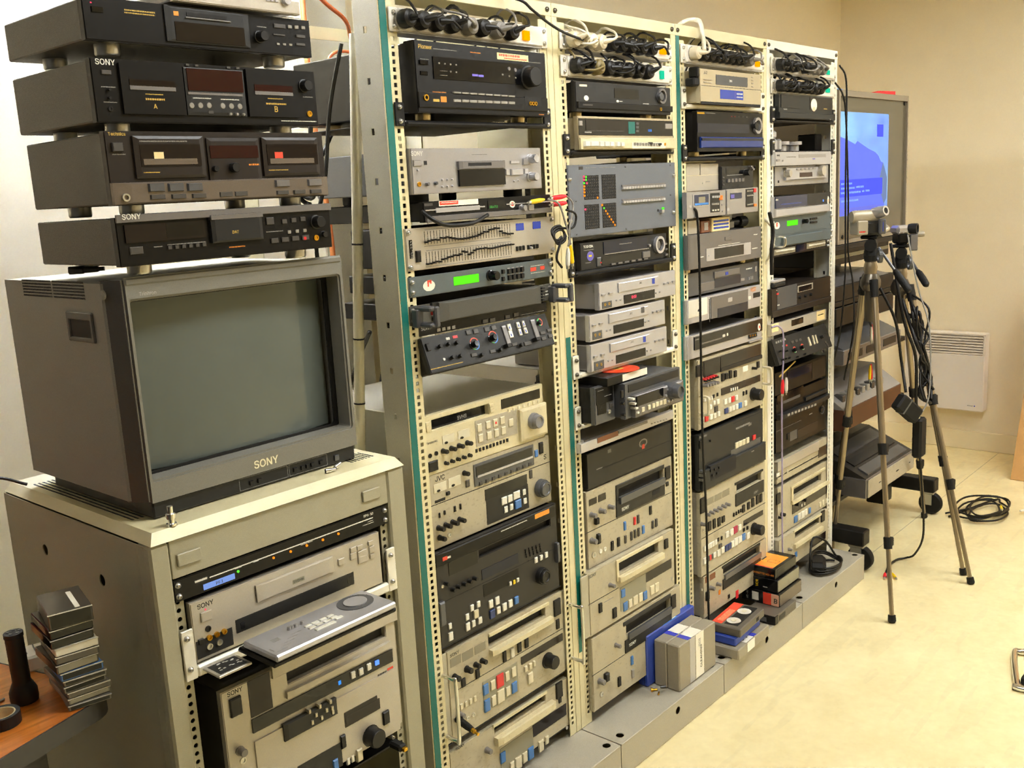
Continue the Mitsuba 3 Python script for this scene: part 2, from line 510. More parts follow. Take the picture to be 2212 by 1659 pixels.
def device(key, label, category, at, size, body, face, rows, tilt=0.0, yaw=0.0, group=None, feet=None, ears=None, plate=0.014, inset=0.003, screws=None):
    """A recorder: chassis, front plate with its openings cut through, fittings, feet, rack ears."""
    key = thing(key, label, category, group)
    F = frame_of(*at, tilt, yaw)
    w, h, dep = size
    holes = [r for r in rows if r[0] == 'h']
    c = 0.0016
    outer = sbox(0, 0, w, h)
    cuts = unary_union([sbox(r[3] / 1e3, r[4] / 1e3, (r[3] + r[5]) / 1e3, (r[4] + r[6]) / 1e3) for r in holes]) if holes else None
    poly = outer.difference(cuts) if holes else outer
    lip = outer.buffer(-c, join_style=2)
    if holes:
        lip = lip.difference(cuts.buffer(c, join_style=2))
    back = extrude(poly, plate - c)
    back.apply_translation([0, c, 0])
    add(f'{key}__front_panel', cat(back, extrude(lip, c)), face, F)
    add(f'{key}__case', bx(inset, plate, 0.002, w - inset, dep, h - 0.002, 0.002), body, F)
    for r in holes:
        put(numbered(f'{key}__{r[1]}'), UP, r[2], F @ local(r[3] / 1e3, plate - 0.0002, r[4] / 1e3, r[5] / 1e3, 0.0008, r[6] / 1e3))
    fittings(key, F, [r for r in rows if r[0] != 'h'])
    if feet:
        m, r, hh = feet
        for u in (0.055, w - 0.055):
            for dd in (0.045, dep - 0.06):
                add(f'{key}__foot', lathe([(0, 0), (r, 0), (r, .8), (r * .9, 1), (0, 1)], (u, dd, 0.002), (u, dd, -hh), 20), m, F, 35)
    if ears:
        m, e0, e1 = ears
        for u0, u1 in ((-e0, 0.002), (w - 0.002, w + e1)):
            if u1 - u0 > 0.003:
                add(f'{key}__rack_ear', bx(u0, 0.002, 0.001, u1, 0.006, h - 0.001, 0.0008), m, F)
    if screws:
        for u, v in screws:
            put(numbered(f'{key}__screw'), USCREW, 'zinc', F @ local(u / 1e3, 0, v / 1e3, 0.011, 0.006, 0.011))
    return key, F


# ------------------------------------------------------------------ the room
WX0, WX1, WY0, WY1 = -4.6, 5.558, -4.4, 2.36
struct('floor', bx(WX0 - .1, WY0 - .1, -.1, WX1 + .1, WY1 + .1, 0), 'floor_lino')
struct('ceiling', bx(WX0 - .1, WY0 - .1, CEIL, WX1 + .1, WY1 + .1, CEIL + .1), 'ceiling_paint')
struct('wall_back', bx(WX0 - .1, WY1, 0, WX1 + .1, WY1 + .1, CEIL), 'wall_paint')
struct('wall_right', bx(WX1, WY0 - .1, 0, WX1 + .1, WY1, CEIL), 'wall_paint')
struct('wall_left', bx(WX0 - .1, WY0 - .1, 0, WX0, WY1, CEIL), 'wall_paint')
struct('wall_front', bx(WX0, WY0 - .1, 0, WX1, WY0, CEIL), 'wall_paint')
struct('baseboard_right', bx(WX1 - .012, WY0, 0, WX1, WY1, .105, .003), 'skirting')
struct('baseboard_back', bx(WX0, WY1 - .012, 0, WX1 - .013, WY1, .105, .003), 'skirting')
for i, (x, y, lx, ly, s) in enumerate(FIXTURES):
    k = struct(f'ceiling_light_{i + 1}', bx(x - lx / 2 - .03, y - ly / 2 - .03, CEIL - .07, x + lx / 2 + .03, y + ly / 2 + .03, CEIL - .002, .004), 'heater_white')
    q = trimesh.Trimesh([[x - lx / 2, y - ly / 2, CEIL - .072], [x + lx / 2, y - ly / 2, CEIL - .072], [x + lx / 2, y + ly / 2, CEIL - .072], [x - lx / 2, y + ly / 2, CEIL - .072]], [[0, 2, 1], [0, 3, 2]], process=False)
    m = f'lamp_panel_{i + 1}'
    GLOW[m] = {'type': 'area', 'radiance': C3([s * v for v in LAMP])}
    scene[m] = {'type': 'diffuse', 'reflectance': C3((.6, .6, .6))}
    add(f'{k}__diffuser', q, m)

# ------------------------------------------------------------------ four open racks, each with its plinth
BAY0, PITCH_X, RF = 1.348, 0.539, 1.5
RTOP = 1.955
NTH = ['first', 'second', 'third', 'fourth']


def bay(i):
    return BAY0 + PITCH_X * i


holes = [sbox(.008, z, .0165, z + .0085) for z in np.arange(.03, 1.79, .01482)]
RAIL = extrude(sbox(0, 0, .026, 1.815).difference(unary_union(holes)), .002)
side_holes = [sbox(.036, z, .045, z + .013) for z in np.arange(.085, 1.84, .098)]
SIDE = extrude(sbox(0, 0, .075, RTOP - .1 - .002).difference(unary_union(side_holes)), .002)
SIDE.apply_transform(np.array([[0, 1, 0, 0], [1, 0, 0, 0], [0, 0, 1, 0], [0, 0, 0, 1.0]]))
SIDE.invert()
RAIL_PLY, SIDE_PLY = mikit.ply(RAIL), mikit.ply(SIDE)
TAPES = {0: (.105, 1.95), 1: (.32, 1.165), 2: (.105, 1.925)}
for i in range(4):
    x0, x1 = bay(i) + .0006, bay(i + 1) - .0006
    m = 'rack_white' if i == 3 else 'rack_cream'
    k = thing('equipment_rack', ['cream open equipment rack nearest the monitor cabinet, with green tape down its whole left post',
                                 'second cream equipment rack, with green tape on the lower half of its left post',
                                 'third cream equipment rack, its left post fully taped green',
                                 'white-topped open equipment rack at the far end of the row, beside the television'][i], 'rack')
    for s, (xa, xr, xs) in enumerate(((x0, x0 + .0215, x0), (x1 - .0205, x1 - .0475, x1 - .002))):
        u = numbered(f'{k}__upright')
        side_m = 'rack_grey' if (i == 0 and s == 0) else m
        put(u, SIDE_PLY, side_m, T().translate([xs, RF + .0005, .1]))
        add(f'{u}__flange', bx(xa, RF - .0012, .1, xa + .0205, RF + .002, RTOP - .028, .001), m)
        add(f'{u}__back_lip', bx(xs if s == 0 else xs - .012, RF + .074, .1, xs + .014 if s == 0 else xs + .002, RF + .0758, RTOP - .028), m)
        put(numbered(f'{k}__mounting_rail'), RAIL_PLY, m, T().translate([xr, RF, .1]))
    add(f'{k}__top_beam', cat(bx(x0, RF - .002, RTOP - .03, x1, RF, RTOP, .0008), bx(x0, RF, RTOP - .002, x1, RF + .09, RTOP), bx(x0, RF + .088, RTOP - .03, x1, RF + .09, RTOP - .002)), m)
    for xx in (x0 + .012, x1 - .016):
        put(numbered(f'{k}__bolt'), USCREW, 'steel_dark', T(local(xx, RF - .002, RTOP - .016, .012, .005, .012)))
    if i in TAPES:
        z0, z1 = TAPES[i]
        add(f'{k}__edge_tape', bx(x0 + .002, RF - .0022, z0, x0 + .0195, RF - .0012, z1), 'teal_tape')
    # rear posts
    for xa in (x0, x1 - .03):
        u = numbered(f'{k}__rear_upright')
        add(u, cat(bx(xa, 2.02, .1, xa + .03, 2.022, RTOP - .002), bx(xa if xa == x0 else xa + .028, 1.96, .1, xa + .002 if xa == x0 else xa + .03, 2.02, RTOP - .002)), m)
    add(f'{k}__rear_beam', bx(x0, 2.023, RTOP - .03, x1, 2.026, RTOP), m)
    # plinth: top and front plates with cable holes, end plates
    px0, px1, py0, py1 = x0 + .0012, x1 - .0012, 1.371, 2.06
    hx = {0: px1 - .022, 1: px1 - .03, 2: px1 - .03, 3: px1 - .02}[i]
    top = sbox(px0, py0, px1, py1).difference(unary_union([Point(q, 1.40).buffer(.011, 12) for q in (px0 + .035, hx)]))
    tp = trimesh.creation.extrude_polygon(top, .002, engine='earcut')
    tp.apply_translation([0, 0, .0965])
    fr = extrude(sbox(px0, .002, px1, .0965).difference(Point(px0 + .277, .068).buffer(.011, 12)), .002)
    fr.apply_translation([0, py0, 0])
    p = add(f'{k}__plinth', cat(tp, fr, bx(px0, py0, .002, px0 + .002, py1, .0965), bx(px1 - .002, py0, .002, px1, py1, .0965), bx(px0, py1 - .002, .002, px1, py1, .0965)), 'plinth_grey')
    add(f'{p}__front_edge', bx(px0, py0 - .0012, .0935, px1, py0 + .004, .099, .0018), 'plinth_grey')


def shelf(i, z, m, lip, ear, label):
    """A tray for one recorder, hung from the mounting rails by its ears."""
    x0, x1 = bay(i) + .049, bay(i + 1) - .0495
    k = thing('rack_shelf', label, 'shelf')
    add(f'{k}__tray', bx(x0, 1.506, z - .003, x1, 1.86, z - .0006, .0005), m)
    if lip:
        add(f'{k}__front_lip', bx(x0 - .002, 1.489, z - lip, x1 + .002, 1.5055, z - .0006, .004), m)
        for s, xa in enumerate((bay(i) + .023, bay(i + 1) - .048)):
            e = add(f'{k}__rack_ear', bx(xa, 1.494, z - lip, xa + .0245, 1.4985, z - lip + ear, .001), m)
            for v in (.2, .8):
                put(numbered(f'{e}__screw'), USCREW, 'zinc' if m != 'rack_white' else 'steel_dark', T(local(xa + .0115, 1.494, z - lip + ear * v, .011, .006, .011)))



# ------------------------------------------------------------------ the recorders, front by front
device('disc_deck', 'black disc deck with an orange badge, second from the top of the tower', 'disc deck', (0.7638, 1.5166, 1.7926), (0.4300, 0.0647, 0.29), 'black_case', 'black_plastic', [
    ('b', 'power_button', 'black_gloss', 13.9, 41.6, 18.9, 8, 2.5),
    ('p', 'indicator', 'led_red', 13.6, 54.3, 2.7, 1.7, 0.6),
    ('l', 'gold_print', 68.3, 48.4, 52.3, 2.4),
    ('l', 'gold_print', 67.8, 44.5, 52.3, 2),
    ('b', 'center_panel', 'charcoal', 135.8, 7, 159.5, 57.1, 4),
    ('p', 'disc_slot', 'hollow', 174.9, 49.4, 76.4, 5.7, 5),
    ('p', 'slot_lip', 'silver_dark', 172, 45.9, 85.1, 2, 7),
    ('p', 'display', 'smoked', 151.4, 9.2, 132.2, 29.8, 5),
    ('p', 'sticker', 'label_orange', 151.4, 48, 9, 7, 4.6),
    ('k', 'jog_knob', 'knob_black', 316.5, 27.5, 21.4, 18),
    ('b', 'button', 'key_dark', 349.6, 46, 24.4, 7.1, 2.5, 1, 0, 0),
    ('b', 'button', 'key_grey', 379.6, 47.2, 8.6, 5.8, 2.5, 3, 14.9, 0.4),
    ('b', 'button', 'key_dark', 346.8, 33.1, 25, 2.3, 2.5),
    ('b', 'button', 'key_dark', 396.3, 32.7, 20.1, 5.2, 2.5),
    ('b', 'button', 'key_grey', 352.2, 16.6, 6.5, 3.6, 1.5, 3, 13.7, 0.3),
    ('b', 'button', 'key_dark', 394.6, 18.8, 20.2, 4.4, 2.5),
    ('l', 'grey_print', 366.4, 65.2, 46.2, 1.6),
    ('l', 'grey_print', 314.4, 44.2, 19.2, 1.6)], feet=('zinc', 0.02, 0.016))

device('cassette_deck', 'black double cassette deck with two plain doors, third from the bottom of the tower', 'cassette deck', (0.7644, 1.5160, 1.6691), (0.4300, 0.0977, 0.29), 'black_case', 'black_plastic', [
    ('t', 'white_print', 8.7, 87.6, 32.4, 'SONY'),
    ('b', 'power_button', 'key_dark', 15.9, 72.9, 16.2, 6.7, 2.5),
    ('l', 'grey_print', 13.4, 53.3, 23.5, 1.6),
    ('l', 'grey_print', 14.3, 30.3, 22.2, 1.6),
    ('k', 'knob', 'knob_black', 24.5, 49.7, 5.6, 6),
    ('k', 'knob', 'knob_black', 23.3, 37, 5.6, 6),
    ('a', 'jack', 'knob_black', 23.8, 20.9, 7.7, 2),
    ('p', 'cassette_door', 'black_plastic', 44.3, 13.6, 109.8, 77.8, 5),
    ('p', 'cassette_window', 'smoked', 58.1, 51, 79.9, 16.3, 6),
    ('p', 'window_bar', 'silver_dark', 57.9, 51, 80, 6.3, 6.5),
    ('l', 'gold_print', 83.4, 44.2, 31, 1.6),
    ('l', 'gold_print', 83, 35.8, 33.3, 3),
    ('t', 'gold_print', 95.3, 22.9, 6.5, 'A'),
    ('b', 'center_panel', 'charcoal', 157.2, 14, 115.4, 77.2, 4),
    ('p', 'display', 'red_smoked', 162, 54.1, 107, 35.4, 5),
    ('p', 'trim', 'silver_dark', 160.8, 47.6, 105.7, 3.7, 5),
    ('c', 'button', 'key_grey', 165.3, 29.7, 9.8, 5, 3, 16.4, 0.5),
    ('c', 'button', 'key_grey', 224.7, 30.5, 10.1, 5, 3, 17, 0),
    ('c', 'button', 'key_grey', 237.4, 17.2, 5.1, 4, 3, 13.1, -0.1),
    ('b', 'button', 'key_dark', 194.4, 16.8, 11.3, 5.2, 5),
    ('l', 'white_print', 168.8, 41.2, 35, 1.6),
    ('l', 'white_print', 221.6, 40.7, 36.7, 1.6),
    ('b', 'button', 'key_dark', 163.7, 93.4, 6.5, 3.7, 2.5, 2, 17, -0.3),
    ('b', 'button', 'key_dark', 241.9, 93.1, 7.1, 3.8, 2.5, 2, 18.4, 0),
    ('p', 'cassette_door', 'black_plastic', 277.1, 14.1, 108.4, 80.4, 5),
    ('p', 'cassette_window', 'red_smoked', 291.5, 51.6, 81.3, 17.4, 6),
    ('p', 'window_bar', 'silver_dark', 291.5, 51.7, 81.2, 6.1, 6.5),
    ('l', 'gold_print', 317.8, 45.1, 32.4, 1.6),
    ('l', 'gold_print', 313.1, 35.4, 43.3, 3),
    ('t', 'gold_print', 330.1, 23, 7.3, 'B'),
    ('k', 'volume_knob', 'knob_black', 402.7, 71.2, 24, 16),
    ('a', 'jack', 'gold', 410.2, 21.6, 11.5, 2),
    ('l', 'white_print', 345.8, 7.4, 79.3, 1.6),
    ('l', 'grey_print', 399.4, 51, 22.1, 1.6)], feet=('zinc', 0.02, 0.016))

device('cassette_deck', 'dark brown double cassette deck with windowed doors and silver keys, in the tower', 'cassette deck', (0.7736, 1.5201, 1.5403), (0.4300, 0.1164, 0.29), 'black_case', 'brown_face', [
    ('t', 'gold_print', 7.2, 109.6, 29.4, 'Technics'),
    ('b', 'power_button', 'key_dark', 10.1, 84.3, 17.6, 14.2, 6),
    ('l', 'grey_print', 10, 79.5, 22.4, 1.6),
    ('b', 'cassette_door', 'brown_face', 45, 41.5, 127.2, 67.2, 6),
    ('p', 'cassette_window', 'smoked', 54.3, 59.8, 109.3, 35.8, 7),
    ('p', 'window_bar', 'brown_light', 58, 62.8, 97.2, 9.5, 8),
    ('p', 'cassette_label', 'paper_cream', 77.3, 71.7, 17.5, 11.4, 7.6),
    ('l', 'grey_print', 55.6, 99.3, 84.9, 2),
    ('l', 'gold_print', 56.4, 50, 28.8, 1.6),
    ('b', 'center_panel', 'brown_face', 179, 26.4, 105.3, 79.9, 4),
    ('p', 'display', 'red_smoked', 183.4, 72.1, 96.5, 21.4, 5),
    ('k', 'level_knob', 'knob_black', 188.6, 54.4, 12.7, 12),
    ('k', 'level_knob', 'knob_black', 225.7, 55.8, 20.1, 15),
    ('c', 'button', 'knob_black', 203.1, 31.1, 5.7, 4, 6, 13.7, 0.1),
    ('l', 'orange_print', 258.7, 58.9, 21.1, 3),
    ('b', 'cassette_door', 'brown_face', 289.6, 39.9, 124.3, 67.6, 6),
    ('p', 'cassette_window', 'smoked', 297.6, 58.8, 111.8, 36.8, 7),
    ('p', 'window_bar', 'brown_light', 302, 61.2, 97.9, 9.2, 8),
    ('p', 'cassette_label', 'label_red', 313, 70.6, 17.7, 11.1, 7.6),
    ('l', 'gold_print', 298.2, 49.1, 42.1, 1.6),
    ('b', 'key_ledge', 'brown_light', -0.3, 1.4, 425.7, 34.2, 12),
    ('b', 'piano_key', 'gunmetal', 57.1, 19.7, 29.3, 13.3, 16, 3, 35, -0.7),
    ('b', 'piano_key', 'key_dark', 58.3, 7.4, 28.3, 7.6, 15, 3, 37.9, -0.5),
    ('b', 'piano_key', 'silver_dark', 303.3, 19.8, 32.6, 12.4, 16, 2, 72.7, -0.7),
    ('b', 'piano_key', 'key_dark', 304.7, 5.8, 27.6, 7.4, 15, 3, 37.4, -0.3),
    ('b', 'button', 'key_dark', 187.2, 6.6, 27.7, 8.2, 14, 2, 30.1, 0),
    ('a', 'jack', 'zinc', 17.8, 12.3, 13, 14)], feet=('zinc', 0.02, 0.016))

device('digital_audio_recorder', 'black digital tape recorder with a silver top edge, lowest of the tower on the monitor', 'audio deck', (0.7713, 1.5153, 1.4432), (0.4300, 0.0786, 0.29), 'black_case', 'black_plastic', [
    ('b', 'top_edge', 'silver_dark', 0.9, 70, 429.7, 12.8, 6),
    ('t', 'white_print', 9.3, 75, 32.5, 'SONY'),
    ('p', 'display', 'smoked', 13.1, 37.5, 143.7, 28.8, 3),
    ('p', 'display', 'black_gloss', 85.1, 41.2, 68.7, 25, 3.5),
    ('b', 'power_button', 'key_dark', 18, 18.8, 23, 11.8, 2.5),
    ('b', 'button', 'key_dark', 85.4, 21.6, 7.1, 6.2, 2.5, 6, 12.9, 0.1),
    ('l', 'grey_print', 61.3, 27.1, 15, 1.6),
    ('l', 'grey_print', 85.7, 28.8, 72.1, 1.6),
    ('b', 'tape_tray', 'charcoal', 167.3, 26.4, 103.8, 47.3, 9),
    ('p', 'tray_edge', 'silver_dark', 167.3, 65.7, 104.7, 7.7, 10),
    ('t', 'gold_print', 206.7, 40.2, 13, 'DAT'),
    ('l', 'orange_print', 202.7, 15.4, 32.5, 2.2),
    ('b', 'button', 'key_dark', 289.8, 17, 15.9, 8.8, 3, 4, 23.1, 0.4),
    ('b', 'button', 'key_grey', 328.1, 31.7, 7.3, 6.2, 2.5, 3, 17.7, 0.3),
    ('b', 'button', 'key_dark', 283.6, 50.6, 16.5, 12.9, 2.5),
    ('b', 'button', 'key_dark', 317.6, 50.5, 11.3, 8.3, 2.5, 3, 20.8, 1),
    ('p', 'indicator', 'key_red', 361.9, 18, 5.9, 5.7, 3.4),
    ('k', 'level_knob', 'knob_black', 394.8, 49.5, 26.5, 18),
    ('a', 'jack', 'gold', 392.3, 20, 11.2, 2),
    ('k', 'balance_knob', 'knob_black', 410.2, 25.1, 14.2, 8),
    ('l', 'grey_print', 282.1, 37.1, 36.7, 1.6)], feet=('zinc', 0.02, 0.016))

device('dvd_player', 'silver player at the very top of the tower, mostly cut off by the photograph', 'dvd player', (0.9127, 1.5000, 1.8620), (0.2499, 0.0221, 0.29), 'silver_dark', 'silver_warm', [
    ('k', 'jog_knob', 'silver_light', 218.9, 20.2, 17.2, 8),
    ('b', 'button', 'silver_light', 178.6, 16.3, 6.6, 3.5, 2.5, 3, 8.8, 0.2)])

device('receiver', 'large black receiver with gold print and a price sticker, high in the first rack', 'receiver', (1.4155, 1.4750, 1.6949), (0.4129, 0.1403, 0.4), 'black_plastic', 'black_plastic', [
    ('t', 'gold_print', 11.6, 125, 38, 'Pioneer'),
    ('l', 'grey_print', 53.3, 125.8, 68, 1.6),
    ('l', 'orange_print', 162.3, 125.8, 32.1, 2),
    ('b', 'power_button', 'black_gloss', 11, 93.4, 22.6, 8.7, 4),
    ('b', 'button', 'black_gloss', 12.2, 73.4, 19.1, 7.8, 2.5),
    ('l', 'grey_print', 15, 104.1, 23.5, 1),
    ('p', 'display_window', 'black_gloss', 49, 67.7, 281.1, 43.8, 2),
    ('c', 'button', 'silver_dark', 281.4, 99.4, 8.3, 4, 2, 20.8, -1.6),
    ('c', 'button', 'key_grey', 64.6, 98.6, 3.6, 4, 4, 16.6, -0.2),
    ('c', 'button', 'key_grey', 258.8, 85.9, 3.8, 4, 3, 21.5, -2.4),
    ('b', 'button', 'key_grey', 66.8, 83.7, 21.7, 0.7, 3, 2, -0.8, -8.5),
    ('c', 'button', 'key_grey', 97.1, 83.8, 3.6, 4, 2, 16.1, -0.2),
    ('p', 'digits', 'digit_violet', 162.4, 78.3, 17.7, 4.4, 2.4),
    ('p', 'digits', 'digit_violet', 181.9, 77.6, 15.9, 4.6, 2.4),
    ('k', 'volume_knob', 'knob_black', 346.5, 84.3, 52.6, 26),
    ('l', 'grey_print', 352.6, 117.3, 41.3, 1.6),
    ('b', 'lower_door', 'black_plastic', 2.1, 10.5, 408.5, 29.9, 4),
    ('a', 'jack', 'gold', 20.1, 29.4, 13, 6),
    ('l', 'orange_print', 43.4, 40.9, 39.3, 2),
    ('p', 'logo', 'gold_print', 39.5, 22.1, 18, 5.3, 4.5),
    ('p', 'logo', 'orange_print', 61.3, 21.9, 17, 11.3, 4.5),
    ('b', 'button', 'key_grey', 100.1, 40.5, 22.1, 3.7, 6, 8, 24.6, -0.2),
    ('b', 'button', 'key_grey', 98.7, 23.1, 22.4, 5.8, 6, 8, 24.6, 0.1),
    ('p', 'recess', 'hollow', 328.8, 22, 57.3, 19.6, 4.5),
    ('a', 'jack', 'gold', 345.8, 27.3, 9, 7, 3, 9.5, 0),
    ('l', 'orange_print', 380.8, 3.3, 18.8, 2),
    ('p', 'sticker', 'paper_cream', 246.5, 117.8, 105.1, 14, 0.6),
    ('l', 'red_ring', 252.4, 124.9, 69.4, 5),
    ('l', 'red_ring', 269, 119.7, 77, 3)], feet=('foot_gold', 0.017, 0.013), plate=0.03, inset=0.003)

device('disc_deck', 'silver-grey disc deck with a black display, below the receiver in the first rack', 'disc deck', (1.4004, 1.4900, 1.5335), (0.4140, 0.0922, 0.32), 'gunmetal', 'silver', [
    ('t', 'white_print', 0.5, 77.9, 32.7, 'SONY'),
    ('b', 'power_button', 'silver', 4, 56.7, 21.7, 11.9, 3),
    ('p', 'sensor', 'hollow', 35.1, 59.1, 7.7, 7.9, 0.8),
    ('c', 'button', 'silver_light', 15.6, 49.1, 4.1, 3),
    ('a', 'jack', 'gold', 17.1, 20.5, 9.9, 2),
    ('k', 'knob', 'silver_dark', 38.2, 20.2, 8.9, 8),
    ('k', 'knob', 'gunmetal', 63.6, 21.1, 8, 6),
    ('c', 'button', 'silver_light', 84, 27.8, 4.3, 4, 3, 14.9, 0),
    ('c', 'button', 'silver_light', 82.7, 13.6, 4.3, 4, 3, 15.2, 0.3),
    ('b', 'disc_bay', 'silver_dark', 132.8, 47.6, 147.9, 17.3, 7),
    ('p', 'disc_slot', 'hollow', 159.5, 54.4, 74, 6.6, 7.4),
    ('p', 'display', 'black_gloss', 132.8, 12.2, 147.2, 34.5, 5),
    ('b', 'button', 'silver_light', 304.5, 57.4, 29.6, 6.1, 2.5),
    ('b', 'button', 'silver_light', 346.9, 54, 17.8, 14.2, 4),
    ('b', 'button', 'silver_light', 284.5, 32.1, 13.5, 13.7, 4),
    ('b', 'button', 'silver_light', 302.4, 31.6, 41.8, 14.1, 5),
    ('b', 'button', 'silver_light', 348.8, 33.6, 13.8, 12, 4),
    ('k', 'knob', 'silver_light', 373, 67.2, 24.1, 22),
    ('k', 'knob', 'silver_light', 370.9, 26.9, 23, 22),
    ('c', 'button', 'silver_light', 313.9, 18.8, 4, 3, 2, 14.6, 1.1),
    ('l', 'grey_print', 178.5, 77.8, 49.8, 1.6)], feet=('black_rubber', 0.022, 0.018), inset=0.003)

device('dvd_recorder', 'black dvd recorder with stickers and coloured plugs at its right end, in the first rack', 'dvd recorder', (1.4219, 1.4870, 1.4756), (0.4175, 0.0422, 0.34), 'black_metal', 'black_plastic', [
    ('p', 'lettering_plate', 'key_dark', 2.7, 33.4, 24.2, 5.6, 0.8),
    ('p', 'sticker', 'paper_white', 45.4, 31, 120.5, 11.3, 0.7),
    ('p', 'sticker', 'sticker_red', 47.5, 33.6, 55.3, 7.5, 0.9),
    ('l', 'white_print', 51.4, 37.1, 47.9, 2),
    ('p', 'disc_tray', 'silver_light', 33.9, 18.4, 134.1, 9.9, 3),
    ('p', 'trim', 'silver_light', 3.1, 23.3, 180.8, 2.8, 2),
    ('p', 'display', 'black_gloss', 196.6, 18.4, 57.4, 18.1, 1.5),
    ('t', 'digit_green', 200.8, 20, 27, '00:47:2'),
    ('e', 'sticker', 'paper_white', 278.8, 25.4, 9.7, 7.7, 0.8),
    ('e', 'sticker', 'sticker_red', 278.8, 25.4, 5.5, 4.1, 1),
    ('p', 'trim', 'silver_light', 257.4, 24.6, 158.6, 2.8, 2),
    ('b', 'lower_lip', 'silver_dark', 3.5, 0.7, 411.7, 11.8, 8),
    ('k', 'jog_knob', 'silver', 308.7, 15.5, 16.7, 14),
    ('b', 'button', 'silver', 324.2, 8.1, 21, 13.6, 10)], inset=0.003)

